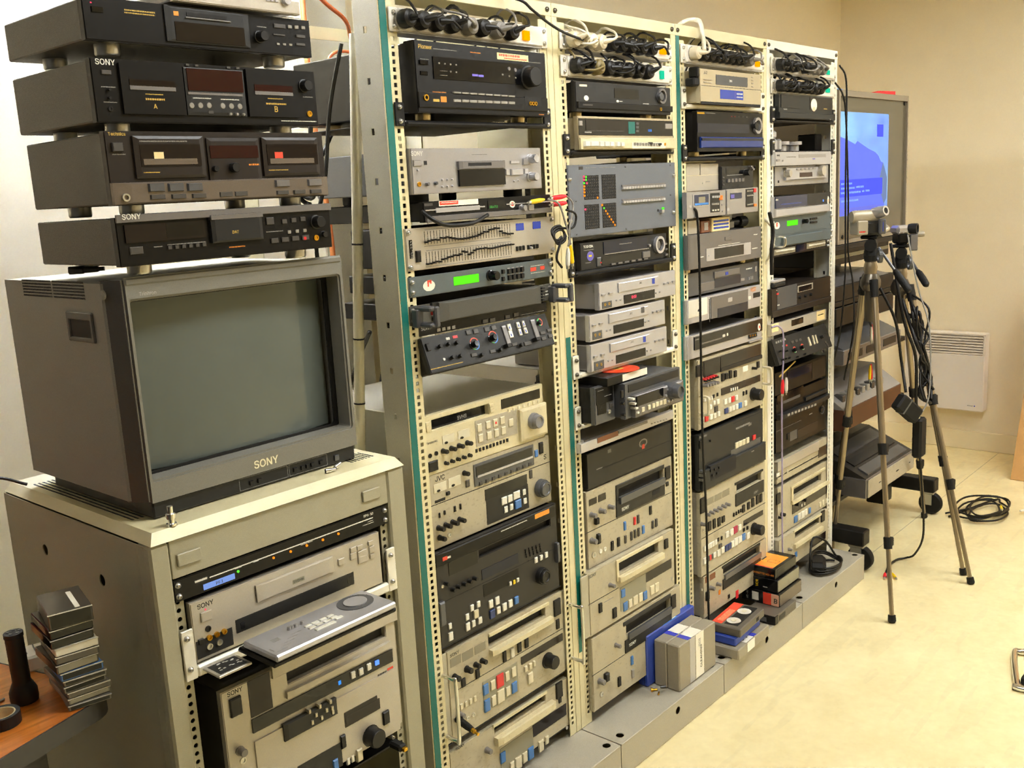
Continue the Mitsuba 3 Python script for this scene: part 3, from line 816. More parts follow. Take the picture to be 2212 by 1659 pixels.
device('graphic_equalizer', 'silver-grey graphic equalizer with two rows of sliders, in the first rack', 'equalizer', (1.3743, 1.4960, 1.3788), (0.4854, 0.0871, 0.2), 'black_metal', 'silver_warm', [
    ('b', 'power_switch', 'knob_black', 24.6, 17.1, 12.1, 23.5, 5),
    ('p', 'name_plate', 'black_gloss', 8.7, 25.8, 8.3, 38.1, 0.6),
    ('t', 'grey_print', 14.4, 26.8, 36, 'EQ-231', 1),
    ('p', 'sticker', 'sticker_blue', 345.2, 61.2, 27.8, 16.5, 0.6),
    ('p', 'sticker', 'sticker_blue', 405.3, 61.5, 29, 16.8, 0.6),
    ('b', 'button', 'knob_black', 341.6, 14.9, 5.2, 10.5, 4, 3, 11.4, 0.3),
    ('b', 'button', 'knob_black', 382, 15.7, 5.2, 9.8, 4, 4, 10.8, 0),
    ('k', 'knob', 'silver_light', 389.9, 19, 7, 9),
    ('p', 'slider_slot', 'hollow', 53.6, 51.8, 1.2, 27.2, 0.3, 31, 9, 0),
    ('b', 'slider', 'knob_black', 51.9, 54.7, 4.6, 3.2, 9),
    ('b', 'slider', 'knob_black', 60.9, 56.7, 4.6, 3.2, 9),
    ('b', 'slider', 'knob_black', 70, 58, 4.6, 3.2, 9),
    ('b', 'slider', 'knob_black', 79, 58.5, 4.6, 3.2, 9),
    ('b', 'slider', 'knob_black', 88, 57.1, 4.6, 3.2, 9),
    ('b', 'slider', 'knob_black', 97, 60.7, 4.6, 3.2, 9),
    ('b', 'slider', 'knob_black', 106.1, 59.8, 4.6, 3.2, 9),
    ('b', 'slider', 'knob_black', 115.1, 61.3, 4.6, 3.2, 9),
    ('b', 'slider', 'knob_black', 124.1, 59.3, 4.6, 3.2, 9),
    ('b', 'slider', 'knob_black', 133.1, 57.8, 4.6, 3.2, 9),
    ('b', 'slider', 'knob_black', 142.2, 55.8, 4.6, 3.2, 9),
    ('b', 'slider', 'knob_black', 151.2, 54.7, 4.6, 3.2, 9),
    ('b', 'slider', 'knob_black', 160.2, 54, 4.6, 3.2, 9),
    ('b', 'slider', 'knob_black', 169.3, 54.5, 4.6, 3.2, 9),
    ('b', 'slider', 'knob_black', 178.3, 54.5, 4.6, 3.2, 9),
    ('b', 'slider', 'knob_black', 187.3, 55.6, 4.6, 3.2, 9),
    ('b', 'slider', 'knob_black', 196.3, 56.5, 4.6, 3.2, 9),
    ('b', 'slider', 'knob_black', 205.4, 57.1, 4.6, 3.2, 9),
    ('b', 'slider', 'knob_black', 214.4, 59.3, 4.6, 3.2, 9),
    ('b', 'slider', 'knob_black', 223.4, 61.8, 4.6, 3.2, 9),
    ('b', 'slider', 'knob_black', 232.4, 64.7, 4.6, 3.2, 9),
    ('b', 'slider', 'knob_black', 241.5, 64.2, 4.6, 3.2, 9),
    ('b', 'slider', 'knob_black', 250.5, 68, 4.6, 3.2, 9),
    ('b', 'slider', 'knob_black', 259.5, 68.7, 4.6, 3.2, 9),
    ('b', 'slider', 'knob_black', 268.5, 70.5, 4.6, 3.2, 9),
    ('b', 'slider', 'knob_black', 277.6, 69.6, 4.6, 3.2, 9),
    ('b', 'slider', 'knob_black', 286.6, 62.5, 4.6, 3.2, 9),
    ('b', 'slider', 'knob_black', 295.6, 58.2, 4.6, 3.2, 9),
    ('b', 'slider', 'knob_black', 304.7, 56.2, 4.6, 3.2, 9),
    ('b', 'slider', 'knob_black', 313.7, 54.7, 4.6, 3.2, 9),
    ('b', 'slider', 'knob_black', 322.7, 54.7, 4.6, 3.2, 9),
    ('l', 'grey_print', 54.4, 81, 270.8, 1.5),
    ('l', 'grey_print', 51.2, 47.1, 271.2, 1.5),
    ('p', 'slider_slot', 'hollow', 54.3, 8.8, 1.2, 26.9, 0.3, 31, 9, 0),
    ('b', 'slider', 'knob_black', 52.6, 9.4, 4.6, 3.2, 9),
    ('b', 'slider', 'knob_black', 61.6, 9.7, 4.6, 3.2, 9),
    ('b', 'slider', 'knob_black', 70.7, 10.8, 4.6, 3.2, 9),
    ('b', 'slider', 'knob_black', 79.7, 12.3, 4.6, 3.2, 9),
    ('b', 'slider', 'knob_black', 88.7, 11.4, 4.6, 3.2, 9),
    ('b', 'slider', 'knob_black', 97.8, 15.4, 4.6, 3.2, 9),
    ('b', 'slider', 'knob_black', 106.8, 16, 4.6, 3.2, 9),
    ('b', 'slider', 'knob_black', 115.8, 18.6, 4.6, 3.2, 9),
    ('b', 'slider', 'knob_black', 124.9, 19.1, 4.6, 3.2, 9),
    ('b', 'slider', 'knob_black', 133.9, 21.3, 4.6, 3.2, 9),
    ('b', 'slider', 'knob_black', 142.9, 20, 4.6, 3.2, 9),
    ('b', 'slider', 'knob_black', 152, 21.7, 4.6, 3.2, 9),
    ('b', 'slider', 'knob_black', 161, 27.4, 4.6, 3.2, 9),
    ('b', 'slider', 'knob_black', 170, 25.2, 4.6, 3.2, 9),
    ('b', 'slider', 'knob_black', 179, 18.9, 4.6, 3.2, 9),
    ('b', 'slider', 'knob_black', 188.1, 22.1, 4.6, 3.2, 9),
    ('b', 'slider', 'knob_black', 197.1, 26.3, 4.6, 3.2, 9),
    ('b', 'slider', 'knob_black', 206.1, 28.5, 4.6, 3.2, 9),
    ('b', 'slider', 'knob_black', 215.2, 28.9, 4.6, 3.2, 9),
    ('b', 'slider', 'knob_black', 224.2, 28.5, 4.6, 3.2, 9),
    ('b', 'slider', 'knob_black', 233.2, 29.2, 4.6, 3.2, 9),
    ('b', 'slider', 'knob_black', 242.3, 27.2, 4.6, 3.2, 9),
    ('b', 'slider', 'knob_black', 251.3, 26.7, 4.6, 3.2, 9),
    ('b', 'slider', 'knob_black', 260.3, 26.7, 4.6, 3.2, 9),
    ('b', 'slider', 'knob_black', 269.4, 27.8, 4.6, 3.2, 9),
    ('b', 'slider', 'knob_black', 278.4, 28.5, 4.6, 3.2, 9),
    ('b', 'slider', 'knob_black', 287.4, 29.4, 4.6, 3.2, 9),
    ('b', 'slider', 'knob_black', 296.5, 29.6, 4.6, 3.2, 9),
    ('b', 'slider', 'knob_black', 305.5, 30, 4.6, 3.2, 9),
    ('b', 'slider', 'knob_black', 314.5, 30, 4.6, 3.2, 9),
    ('b', 'slider', 'knob_black', 323.6, 30, 4.6, 3.2, 9),
    ('l', 'grey_print', 55.1, 37.6, 271, 1.5),
    ('l', 'grey_print', 51.8, 4.1, 271.5, 1.5)], plate=0.004, inset=0.022, screws=[(8, 8), (8, 79.1), (477.4, 8), (477.4, 79.1)])

device('audio_processor', 'grey-green rack processor with a lit green display and white oval sticker, in the first rack', 'audio processor', (1.3753, 1.4960, 1.3238), (0.4696, 0.0425, 0.22), 'black_metal', 'slate', [
    ('p', 'display', 'lcd_green', 130.1, 12.5, 79.6, 18.5, 1),
    ('k', 'data_knob', 'black_gloss', 246.5, 23.1, 24.5, 24),
    ('b', 'button', 'knob_black', 285.8, 23, 8, 9.4, 5, 2, -0.8, -16.4),
    ('b', 'button', 'knob_black', 305.8, 21.2, 9.8, 10.4, 5, 4, 15.3, 0.1),
    ('b', 'button', 'knob_black', 305.9, 6.5, 9.8, 10.8, 5, 4, 15.1, 0),
    ('p', 'mark', 'grey_print', 306.8, 31.6, 8.5, 2.9, 0.4, 4, 15.2, 0.1),
    ('p', 'mark', 'grey_print', 306.1, 17.1, 8.6, 2.9, 0.4, 4, 15.1, 0.1),
    ('e', 'sticker', 'paper_white', 56.2, 20.2, 17.5, 11.3, 0.4),
    ('p', 'sticker_letter', 'sticker_red', 51.7, 18.7, 3.6, 13.1, 0.8),
    ('p', 'sticker_letter', 'sticker_red', 53.2, 27.3, 10.6, 4.7, 0.8),
    ('p', 'sticker_letter', 'sticker_red', 59.7, 24.3, 3.1, 6.7, 0.8),
    ('p', 'name_plate', 'slate', 385.5, 12.3, 57.9, 20.4, 0.4),
    ('p', 'name_mark', 'sticker_red', 387.7, 18.4, 21.5, 9.1, 0.8),
    ('p', 'name_mark', 'sticker_red', 424, 19, 16.4, 8.7, 0.8),
    ('l', 'white_print', 388.8, 29.8, 50.4, 1.4),
    ('l', 'white_print', 388.9, 13.3, 53.4, 1.4)], plate=0.004, inset=0.022, screws=[(8, 10.6), (8, 31.8), (461.6, 10.6), (461.6, 31.8)])

device('power_amplifier', 'dark grey power amplifier panel with a handle at each end, in the first rack', 'amplifier', (1.3721, 1.4960, 1.2663), (0.4662, 0.0402, 0.24), 'black_metal', 'amp_grey', [
    ('b', 'center_panel', 'amp_grey', 75.6, -1.6, 337.6, 41.3, 14),
    ('b', 'louver', 'charcoal', 59, 34.1, 19.3, 7.9, 6),
    ('b', 'louver', 'charcoal', 60.3, 2.8, 16.8, 7.1, 6),
    ('p', 'vent_slot', 'hollow', 414.6, 31.7, 9.6, 3.8, 15, 5, -0.2, -7),
    ('p', 'label', 'paper_white', 418, 40, 47.1, 0.4, 1),
    ('l', 'white_print', 434.8, 21.5, 20.1, 3),
    ('l', 'white_print', 434.2, 14.1, 23, 3),
    ('p', 'logo_plate', 'paper_white', 60.5, 13.4, 12.7, 14.2, 7),
    ('p', 'logo_mark', 'sticker_red', 58.8, 15.5, 5.4, 13.8, 7.6)], plate=0.004, inset=0.022, screws=[(8, 10.1), (8, 30.2), (458.2, 10.1), (458.2, 30.2)])

device('color_corrector', 'black sloping video colour corrector with two rainbow-ringed joysticks, in the first rack', 'video corrector', (1.3911, 1.4650, 1.1652), (0.4151, 0.0779, 0.05), 'black_plastic', 'charcoal', [
    ('b', 'power_switch', 'knob_black', 7.8, 47.4, 9.2, 16.4, 4),
    ('g', 'color_ring', 'red_ring', 150.4, 41.9, 11.8, 14.2, 25, 165, 1),
    ('g', 'color_ring', 'green_ring', 150.4, 41.9, 11.8, 14.2, 165, 265, 1),
    ('g', 'color_ring', 'blue_ring', 150.4, 41.9, 11.8, 14.2, 265, 385, 1),
    ('k', 'joystick', 'black_gloss', 141.8, 40, 16.5, 16),
    ('g', 'color_ring', 'red_ring', 213.9, 47.7, 12, 14.5, 25, 165, 1),
    ('g', 'color_ring', 'green_ring', 213.9, 47.7, 12, 14.5, 165, 265, 1),
    ('g', 'color_ring', 'blue_ring', 213.9, 47.7, 12, 14.5, 265, 385, 1),
    ('k', 'joystick', 'black_gloss', 205, 45.7, 16.9, 16),
    ('k', 'knob', 'knob_black', 42.4, 52, 9.8, 10),
    ('k', 'knob', 'knob_black', 69.2, 53.2, 9.9, 10),
    ('k', 'knob', 'knob_black', 94, 52.1, 10, 10),
    ('k', 'knob', 'knob_black', 68.1, 23, 9.8, 10),
    ('k', 'knob', 'knob_black', 92.3, 22.3, 9.9, 10),
    ('k', 'knob', 'knob_black', 218.4, 15.2, 10.3, 10),
    ('k', 'knob', 'knob_black', 156.7, 13.8, 10.1, 10),
    ('k', 'knob', 'knob_black', 290.8, 15.3, 10.6, 10),
    ('a', 'jack', 'zinc', 46.6, 23.3, 6.2, 2),
    ('b', 'key', 'key_white', 267.7, 53.7, 11.8, 16, 4),
    ('b', 'key', 'key_white', 265.3, 36.7, 12.7, 16.8, 4),
    ('b', 'key', 'key_white', 300, 55.2, 10.7, 14.4, 4),
    ('b', 'key', 'key_white', 320, 55.6, 8.5, 14.8, 4),
    ('b', 'key', 'key_white', 299.9, 37.4, 8.9, 16.3, 4),
    ('b', 'key', 'key_white', 319.3, 38.8, 10.1, 15.1, 4),
    ('p', 'key_mark', 'sticker_blue', 270.7, 57.6, 2.9, 5.8, 4.4),
    ('p', 'key_mark', 'sticker_blue', 268.8, 40.6, 2.9, 5.8, 4.4),
    ('p', 'key_mark', 'sticker_blue', 303, 58.2, 2.9, 5.8, 4.4),
    ('p', 'key_mark', 'sticker_blue', 321.6, 58.6, 3, 5.9, 4.4),
    ('p', 'key_mark', 'sticker_blue', 301.9, 41, 2.9, 5.8, 4.4),
    ('p', 'key_mark', 'sticker_blue', 321.8, 42.2, 3, 5.9, 4.4),
    ('b', 'fader_slot', 'silver_dark', 249.5, 20.9, 14, 47.2, 3),
    ('b', 'fader_slot', 'silver_dark', 351.8, 21.4, 15.1, 47.1, 3),
    ('b', 'fader_knob', 'knob_black', 236.5, 16, 14.9, 8.8, 14),
    ('b', 'fader_knob', 'knob_black', 338.4, 15.9, 16.2, 8.5, 14),
    ('b', 'button', 'key_dark', 134.7, 64, 15.1, 10.4, 2.5, 2, 22.9, -0.7),
    ('b', 'button', 'key_dark', 193.7, 62.4, 15.1, 10.7, 2.5, 2, 23.1, 0.2),
    ('b', 'button', 'key_dark', 128.5, 14.2, 17.7, 7.8, 2.5, 2, 60.4, -1.5),
    ('b', 'button', 'key_dark', 265.2, 17.2, 18.2, 7, 2.5),
    ('b', 'button', 'key_dark', 306.9, 11.7, 24.5, 9, 2.5),
    ('b', 'button', 'key_dark', 373.3, 28.8, 17.2, 7.5, 2.5, 2, 26.5, 2.8),
    ('b', 'button', 'key_dark', 371.3, 14.9, 16.3, 8, 2.5, 2, 26.4, 2.3),
    ('p', 'indicator', 'key_white', 70.8, 62.5, 11.2, 5.3, 0.8),
    ('p', 'indicator', 'key_red', 91.9, 62.7, 14.5, 6.1, 0.8),
    ('l', 'gold_print', 2, 7.4, 97.9, 2),
    ('g', 'color_ring', 'green_ring', 384.5, 59.5, 6.4, 9.3, 90, 270, 1),
    ('g', 'color_ring', 'red_ring', 384.5, 59.5, 6.4, 9.3, -90, 90, 1),
    ('k', 'knob', 'knob_black', 374.5, 57.4, 11, 12)], tilt=20)

device('corrector_bridge', 'black strip with four pale keys, above the sloping colour corrector in the first rack', 'video corrector', (1.3955, 1.5000, 1.2396), (0.4281, 0.0238, 0.12), 'black_plastic', 'black_plastic', [
    ('t', 'grey_print', 7.9, 11.8, 31.7, 'SONY'),
    ('b', 'key', 'key_grey', 53.1, 3.5, 10.8, 7.4, 2, 4, 15, -0.2),
    ('b', 'key', 'key_dark', 196.2, 1.8, 18.2, 9.4, 2.5, 2, 24.5, -0.6),
    ('b', 'key', 'key_dark', 273.3, 1.9, 17, 9, 2.5, 2, 30.2, 1.1),
    ('l', 'grey_print', 329.3, 3.3, 86.5, 1.6)])

device('video_recorder', 'cream video recorder with its long top showing and a grey jog wheel', 'video recorder', (1.4098, 1.5200, 0.9269), (0.4069, 0.1336, 0.42), 'olive_grey', 'deck_cream', [
    ('h', 'cassette_slot', 'black_gloss', 24.4, 97.4, 184, 24.8),
    ('p', 'display', 'black_gloss', 251.6, 100.7, 142.1, 23.1, 1),
    ('t', 'grey_print', 103.4, 106.7, 30, 'SVHS'),
    ('b', 'cassette_slot_ridge', 'deck_cream', 209, 114.9, 13.9, 6.6, 3),
    ('b', 'cassette_slot_ridge', 'deck_cream', 210.1, 107.9, 13.9, 6.6, 3),
    ('b', 'cassette_slot_ridge', 'deck_cream', 211.2, 100.6, 13.9, 7, 3),
    ('b', 'cassette_slot_ridge', 'deck_cream', 3.7, 113.8, 13.4, 7, 3),
    ('b', 'cassette_slot_ridge', 'deck_cream', 4.5, 106.8, 13.4, 7.1, 3),
    ('b', 'cassette_slot_ridge', 'deck_cream', 5.3, 99.7, 13.4, 7.1, 3),
    ('b', 'jog_plate', 'deck_cream', 308.7, 8.9, 100.6, 78.7, 10),
    ('p', 'control_panel', 'deck_grey', 159.1, 30.3, 145.1, 61.2, 1),
    ('j', 'jog_wheel', 'jog_grey', 352.8, 52.4, 40, 32),
    ('b', 'button', 'key_cream', 163.7, 63.8, 14.9, 19, 4),
    ('b', 'button', 'key_cream', 193.7, 65.2, 14.5, 17.8, 4),
    ('b', 'button', 'key_cream', 218.3, 64.8, 14.8, 18, 4),
    ('b', 'button', 'key_cream', 242.8, 65.4, 15.1, 18.1, 4),
    ('b', 'button', 'key_cream', 272.6, 53.5, 15.4, 18.4, 4),
    ('b', 'button', 'key_cream', 165.6, 39.1, 15, 18.6, 4),
    ('b', 'button', 'key_cream', 194.9, 39.1, 15.4, 18.8, 4),
    ('b', 'button', 'key_cream', 220.5, 39.3, 14.8, 18.8, 4),
    ('b', 'button', 'key_cream', 245.1, 39.7, 15.1, 18.9, 4),
    ('p', 'button_mark', 'key_red', 223.3, 71.1, 5.6, 5.3, 4.5),
    ('p', 'meter', 'meter_white', 52.6, 60.5, 37, 19.4, 1),
    ('p', 'meter', 'meter_white', 101.5, 60.6, 37.9, 19.1, 1),
    ('e', 'meter_hub', 'knob_black', 63.1, 62.8, 5.3, 2.8, 1.5),
    ('e', 'meter_hub', 'knob_black', 113.4, 62.9, 5.5, 2.8, 1.5),
    ('k', 'knob', 'knob_black', 51.5, 46.5, 12.2, 16, 2, 26, 0),
    ('k', 'knob', 'knob_black', 102.3, 46.9, 12.4, 16, 2, 26.9, 0.6),
    ('k', 'knob', 'knob_black', 57.5, 17.2, 9.5, 9, 5, 18.9, 0),
    ('a', 'jack', 'knob_black', 11.7, 45.1, 9.8, 2, 2, 18.9, 1),
    ('b', 'power_switch', 'knob_black', 2.5, 9.2, 28.7, 22.6, 5),
    ('b', 'slide_switch', 'knob_black', 155.5, 17.6, 6, 8.1, 2, 10, 11.9, 0.1),
    ('t', 'dark_print', 2.6, 71.1, 35.5, 'Panasonic'),
    ('b', 'button', 'key_cream', 273.8, 88.6, 8.1, 7.4, 2, 7, 18.3, 0.1)])

device('video_recorder', 'cream video recorder with a barred tape slot and blue key, under the long-topped one', 'video recorder', (1.4124, 1.5200, 0.7552), (0.4193, 0.1708, 0.42), 'deck_beige', 'deck_beige', [
    ('t', 'dark_print', 20.3, 154.2, 28.8, 'JVC'),
    ('p', 'meter', 'meter_white', 13, 129, 39.6, 20.1, 1),
    ('p', 'meter', 'meter_white', 58.9, 128.9, 39.7, 22.2, 1),
    ('e', 'meter_hub', 'knob_black', 27, 132.2, 5.2, 2.8, 1.5),
    ('e', 'meter_hub', 'knob_black', 72.9, 132.5, 5.4, 2.8, 1.5),
    ('k', 'knob', 'knob_black', 110.9, 151.5, 12.6, 16),
    ('b', 'button', 'key_dark', 114.3, 116.4, 11.6, 16.2, 2.5),
    ('b', 'slot_frame', 'gunmetal', 142.1, 110.9, 213.2, 51.6, 3),
    ('p', 'cassette_slot', 'black_gloss', 148, 133.4, 200.1, 23, 3.6),
    ('p', 'slot_rail', 'silver_light', 150, 130.3, 199, 5, 5),
    ('b', 'slot_button', 'key_dark', 155.6, 109.9, 10.4, 8.7, 5, 9, 22.1, 0.3),
    ('b', 'button', 'key_blue', 360.9, 128, 11.1, 17.1, 3),
    ('b', 'power_switch', 'knob_black', 377.9, 132.2, 14.2, 28.5, 4),
    ('t', 'dark_print', 395.7, 113.4, 9.7, 'S'),
    ('p', 'name_plate', 'knob_black', 14.2, 105.9, 32.1, 6.1, 0.6),
    ('b', 'lever', 'knob_black', 49.3, 115.1, 9.8, 7.8, 5),
    ('p', 'seam', 'dark_print', -0.4, 101.9, 422.1, 1.9, 0.3),
    ('p', 'display', 'black_gloss', 175.5, 68.1, 151.1, 25.6, 1.2),
    ('p', 'control_panel', 'charcoal', 177.6, 7.3, 151.5, 60.9, 1),
    ('b', 'button', 'key_white', 228.9, 41, 19.3, 18.6, 4),
    ('b', 'button', 'key_white', 251.9, 41.5, 16.5, 17.6, 4),
    ('b', 'button', 'key_white', 272.3, 42.6, 23.6, 18.9, 4),
    ('b', 'button', 'key_white', 306.3, 44.7, 11.4, 14.4, 4),
    ('b', 'button', 'key_white', 236.5, 19.3, 12.1, 15.8, 4),
    ('b', 'button', 'key_white', 257.5, 20.2, 11.4, 15, 4),
    ('b', 'button', 'key_white', 308.2, 21.5, 11.4, 14.5, 4),
    ('b', 'play_button', 'key_blue', 276.1, 17.7, 22.1, 21.2, 5),
    ('j', 'jog_wheel', 'gunmetal', 376.2, 45.2, 46, 22),
    ('b', 'button', 'key_dark', 336.9, 79.4, 10.2, 20.5, 2.5),
    ('b', 'slide_switch', 'knob_black', 23, 70.4, 3.2, 11, 3),
    ('b', 'slide_switch', 'knob_black', 38.5, 72.8, 4.2, 9.3, 3),
    ('b', 'slide_switch', 'knob_black', 70.8, 70.4, 5.2, 13.1, 3),
    ('b', 'slide_switch', 'knob_black', 90, 70.6, 3.6, 13.3, 3),
    ('k', 'knob', 'knob_black', 18.6, 48.1, 12.9, 20, 4, 22.3, 0.1),
    ('k', 'knob', 'knob_black', 20.2, 24.6, 13, 20),
    ('a', 'jack', 'zinc', 50.9, 21.6, 9.7, 2)])

device('tape_recorder', 'charcoal tape recorder with many small white keys and a jog dial, first rack', 'video recorder', (1.4011, 1.5050, 0.5285), (0.4281, 0.2235, 0.45), 'black_metal', 'dark_deck', [
    ('b', 'upper_panel', 'black_plastic', -1.5, 194.7, 422.3, 28.6, 6),
    ('p', 'name_plate', 'label_orange', 336.8, 208.3, 55.7, 11.7, 6.6),
    ('l', 'white_print', 211.7, 213.8, 95, 2.2),
    ('h', 'cassette_slot', 'hollow', 140.1, 171.7, 261.3, 17.1),
    ('p', 'display', 'black_gloss', 38.5, 161.6, 94.1, 39.8, 1.2),
    ('p', 'label', 'sticker_red', 16.7, 204.5, 14.7, 8.9, 0.6),
    ('p', 'label', 'paper_white', 32, 205.7, 10.1, 4.9, 0.6),
    ('k', 'knob', 'knob_black', 24.7, 148.3, 10.5, 12),
    ('k', 'knob', 'knob_black', 44.1, 127.1, 10.6, 12, 5, 18.2, 0.5),
    ('a', 'jack', 'zinc', 15.3, 144.6, 8, 2),
    ('p', 'display', 'blue_smoked', 143.9, 114.8, 129.8, 24.9, 1.2),
    ('p', 'control_panel', 'black_plastic', 145.8, 71.9, 126.3, 29.3, 0.8),
    ('c', 'keypad_dot', 'knob_black', 301.6, 138.4, 4.7, 3, 5, 13.7, -0.7),
    ('c', 'keypad_dot', 'knob_black', 302.6, 132.2, 4.7, 3, 5, 13.7, -0.7),
    ('c', 'keypad_dot', 'knob_black', 303.7, 126, 4.7, 3, 5, 13.7, -0.8),
    ('c', 'keypad_dot', 'knob_black', 304.7, 119.8, 4.7, 3, 5, 13.8, -0.8),
    ('b', 'key', 'key_white', 332.8, 93.9, 10.4, 14, 4),
    ('b', 'key', 'key_white', 352.6, 94.3, 10.6, 13.3, 4),
    ('b', 'key', 'key_white', 373.2, 94.1, 10.1, 14.6, 4),
    ('b', 'key', 'key_white', 97.4, 53.7, 10.8, 14.9, 4),
    ('b', 'key', 'key_white', 119.6, 54.8, 10.6, 14.6, 4),
    ('b', 'key', 'key_white', 79.9, 37.7, 11.1, 15.1, 4),
    ('b', 'key', 'key_white', 79.2, 11.6, 13.1, 19, 4),
    ('b', 'key', 'key_white', 99.3, 13.7, 10.8, 15.8, 4),
    ('b', 'key', 'key_white', 121, 13.2, 12, 15.6, 4),
    ('b', 'key', 'key_white', 160, 37.6, 13.9, 19.3, 4),
    ('b', 'key', 'key_white', 182.6, 37.9, 13.7, 19.3, 4),
    ('b', 'key', 'key_white', 185.2, 13.3, 12.9, 17.8, 4),
    ('b', 'key', 'key_white', 206.9, 13.3, 14, 18.9, 4),
    ('b', 'key', 'key_white', 228.8, 14.1, 13.2, 18.7, 4),
    ('b', 'key', 'key_white', 24.3, 37.7, 9.5, 13.4, 4),
    ('b', 'key', 'key_white', 22.3, 9.6, 14.1, 19.6, 4),
    ('b', 'key', 'key_white', 234.9, 68.5, 7.5, 10.2, 4),
    ('b', 'key', 'key_white', 262.1, 68.2, 7.7, 10.3, 4),
    ('b', 'key', 'key_cream', 108, 31.3, 15.5, 20.2, 4),
    ('b', 'key', 'yellow', 249.7, 67.2, 7.6, 10.2, 3),
    ('b', 'key', 'key_blue', 251, 14.5, 13.5, 18.8, 4),
    ('b', 'key', 'key_navy', 161.6, 10.3, 17.1, 21, 4),
    ('j', 'jog_wheel', 'knob_black', 354.7, 54.3, 42, 20),
    ('p', 'seam', 'hollow', 1.9, 105.4, 439.8, 2.3, 0.3),
    ('b', 'bracket', 'gunmetal', -3.4, 55.8, 15.7, 57, 10),
    ('b', 'bracket', 'gunmetal', 415, 68.5, 8.8, 53.1, 10)])

device('tape_recorder', 'beige tape recorder with chrome side handles and one red key, low in the first rack', 'video recorder', (1.4154, 1.5050, 0.2891), (0.4209, 0.2245, 0.45), 'deck_beige', 'deck_beige', [
    ('h', 'cassette_slot', 'hollow', 139.4, 181.6, 210.6, 27.3),
    ('b', 'slot_lip', 'deck_cream', 138.4, 161, 231.7, 13.9, 16),
    ('b', 'slot_top', 'deck_cream', 139.1, 207.5, 224.5, 7.8, 5),
    ('p', 'groove', 'hollow', 162.1, 155.3, 188.3, 5.2, 1),
    ('p', 'meter', 'meter_grey', 9, 183.1, 34.9, 21, 0.8),
    ('p', 'meter', 'meter_grey', 48.3, 181.3, 36.8, 21.6, 0.8),
    ('p', 'meter', 'meter_grey', 90, 181.8, 37, 20.3, 0.8),
    ('t', 'dark_print', 9.9, 208.1, 29.5, 'SONY'),
    ('k', 'knob', 'knob_black', 18.4, 157, 16.7, 18, 1, 0, 0),
    ('k', 'knob', 'knob_black', 59.4, 159.3, 16.9, 18),
    ('k', 'knob', 'knob_black', 88.9, 158.1, 13.8, 16),
    ('k', 'knob', 'knob_black', 111.1, 158.9, 13.9, 16),
    ('b', 'slide_switch', 'knob_black', 39.1, 121.4, 12.4, 20.6, 4),
    ('b', 'slide_switch', 'knob_black', 87.6, 122.3, 12.3, 22.3, 4),
    ('b', 'slide_switch', 'knob_black', 184, 124.1, 11, 26.6, 4),
    ('b', 'slide_switch', 'knob_black', 238.6, 126.6, 12.6, 25.7, 4),
    ('b', 'slide_switch', 'knob_black', 265.9, 127.3, 12.5, 24.7, 4),
    ('b', 'slide_switch', 'key_white', 211.8, 123.3, 12.9, 24.7, 4),
    ('b', 'power_switch', 'knob_black', 384.2, 166.1, 25.6, 43.6, 5),
    ('b', 'slide_switch', 'knob_black', 390.9, 129.1, 11.5, 25.5, 4),
    ('p', 'display', 'smoked', 249.7, 89.7, 165.2, 19.8, 1.5),
    ('k', 'jog_wheel', 'knob_black', 350.4, 60.1, 42, 28),
    ('p', 'keypad', 'olive_grey', 109.5, 25.7, 124.2, 77.7, 1.5),
    ('b', 'key', 'key_blue', 108.7, 70.1, 16.5, 26.4, 5),
    ('b', 'key', 'key_cream', 133.6, 71.6, 15.6, 24.3, 5),
    ('b', 'key', 'key_red', 155.5, 66.9, 24.4, 33.4, 5),
    ('b', 'key', 'key_cream', 186.2, 72, 14.3, 23.8, 5),
    ('b', 'key', 'key_cream', 210.1, 71.8, 15.4, 26.1, 5),
    ('b', 'key', 'key_blue', 109.1, 25.5, 18.6, 31.2, 5),
    ('b', 'key', 'key_cream', 133.6, 29.8, 15.1, 26.1, 5),
    ('b', 'key', 'key_cream', 154.6, 26.3, 24.9, 34.2, 5),
    ('b', 'key', 'key_cream', 185.9, 32.5, 15.4, 23.9, 5),
    ('b', 'key', 'key_blue', 208.3, 30.3, 17.9, 27.6, 5),
    ('b', 'key', 'key_cream', 258.2, 66.3, 9.2, 14.7, 5),
    ('b', 'key', 'key_cream', 276.2, 65.6, 9.8, 15, 5),
    ('b', 'key', 'key_cream', 291.9, 67.5, 6.8, 13.8, 5),
    ('b', 'key', 'key_cream', 269.2, 28.4, 18.7, 28.1, 5),
    ('b', 'button', 'key_cream', 29.9, 68.9, 7.8, 13.8, 3, 4, 15.3, -0.2),
    ('k', 'knob', 'knob_grey', 27.3, 59.5, 15, 16),
    ('a', 'jack', 'zinc', 52.3, 38.3, 10.5, 2, 2, 19.6, -0.3),
    ('p', 'seam', 'dark_print', 16.1, 120.4, 401.1, 1.7, 0.3)], ears=('rack_grey', 0.034, 0.022))

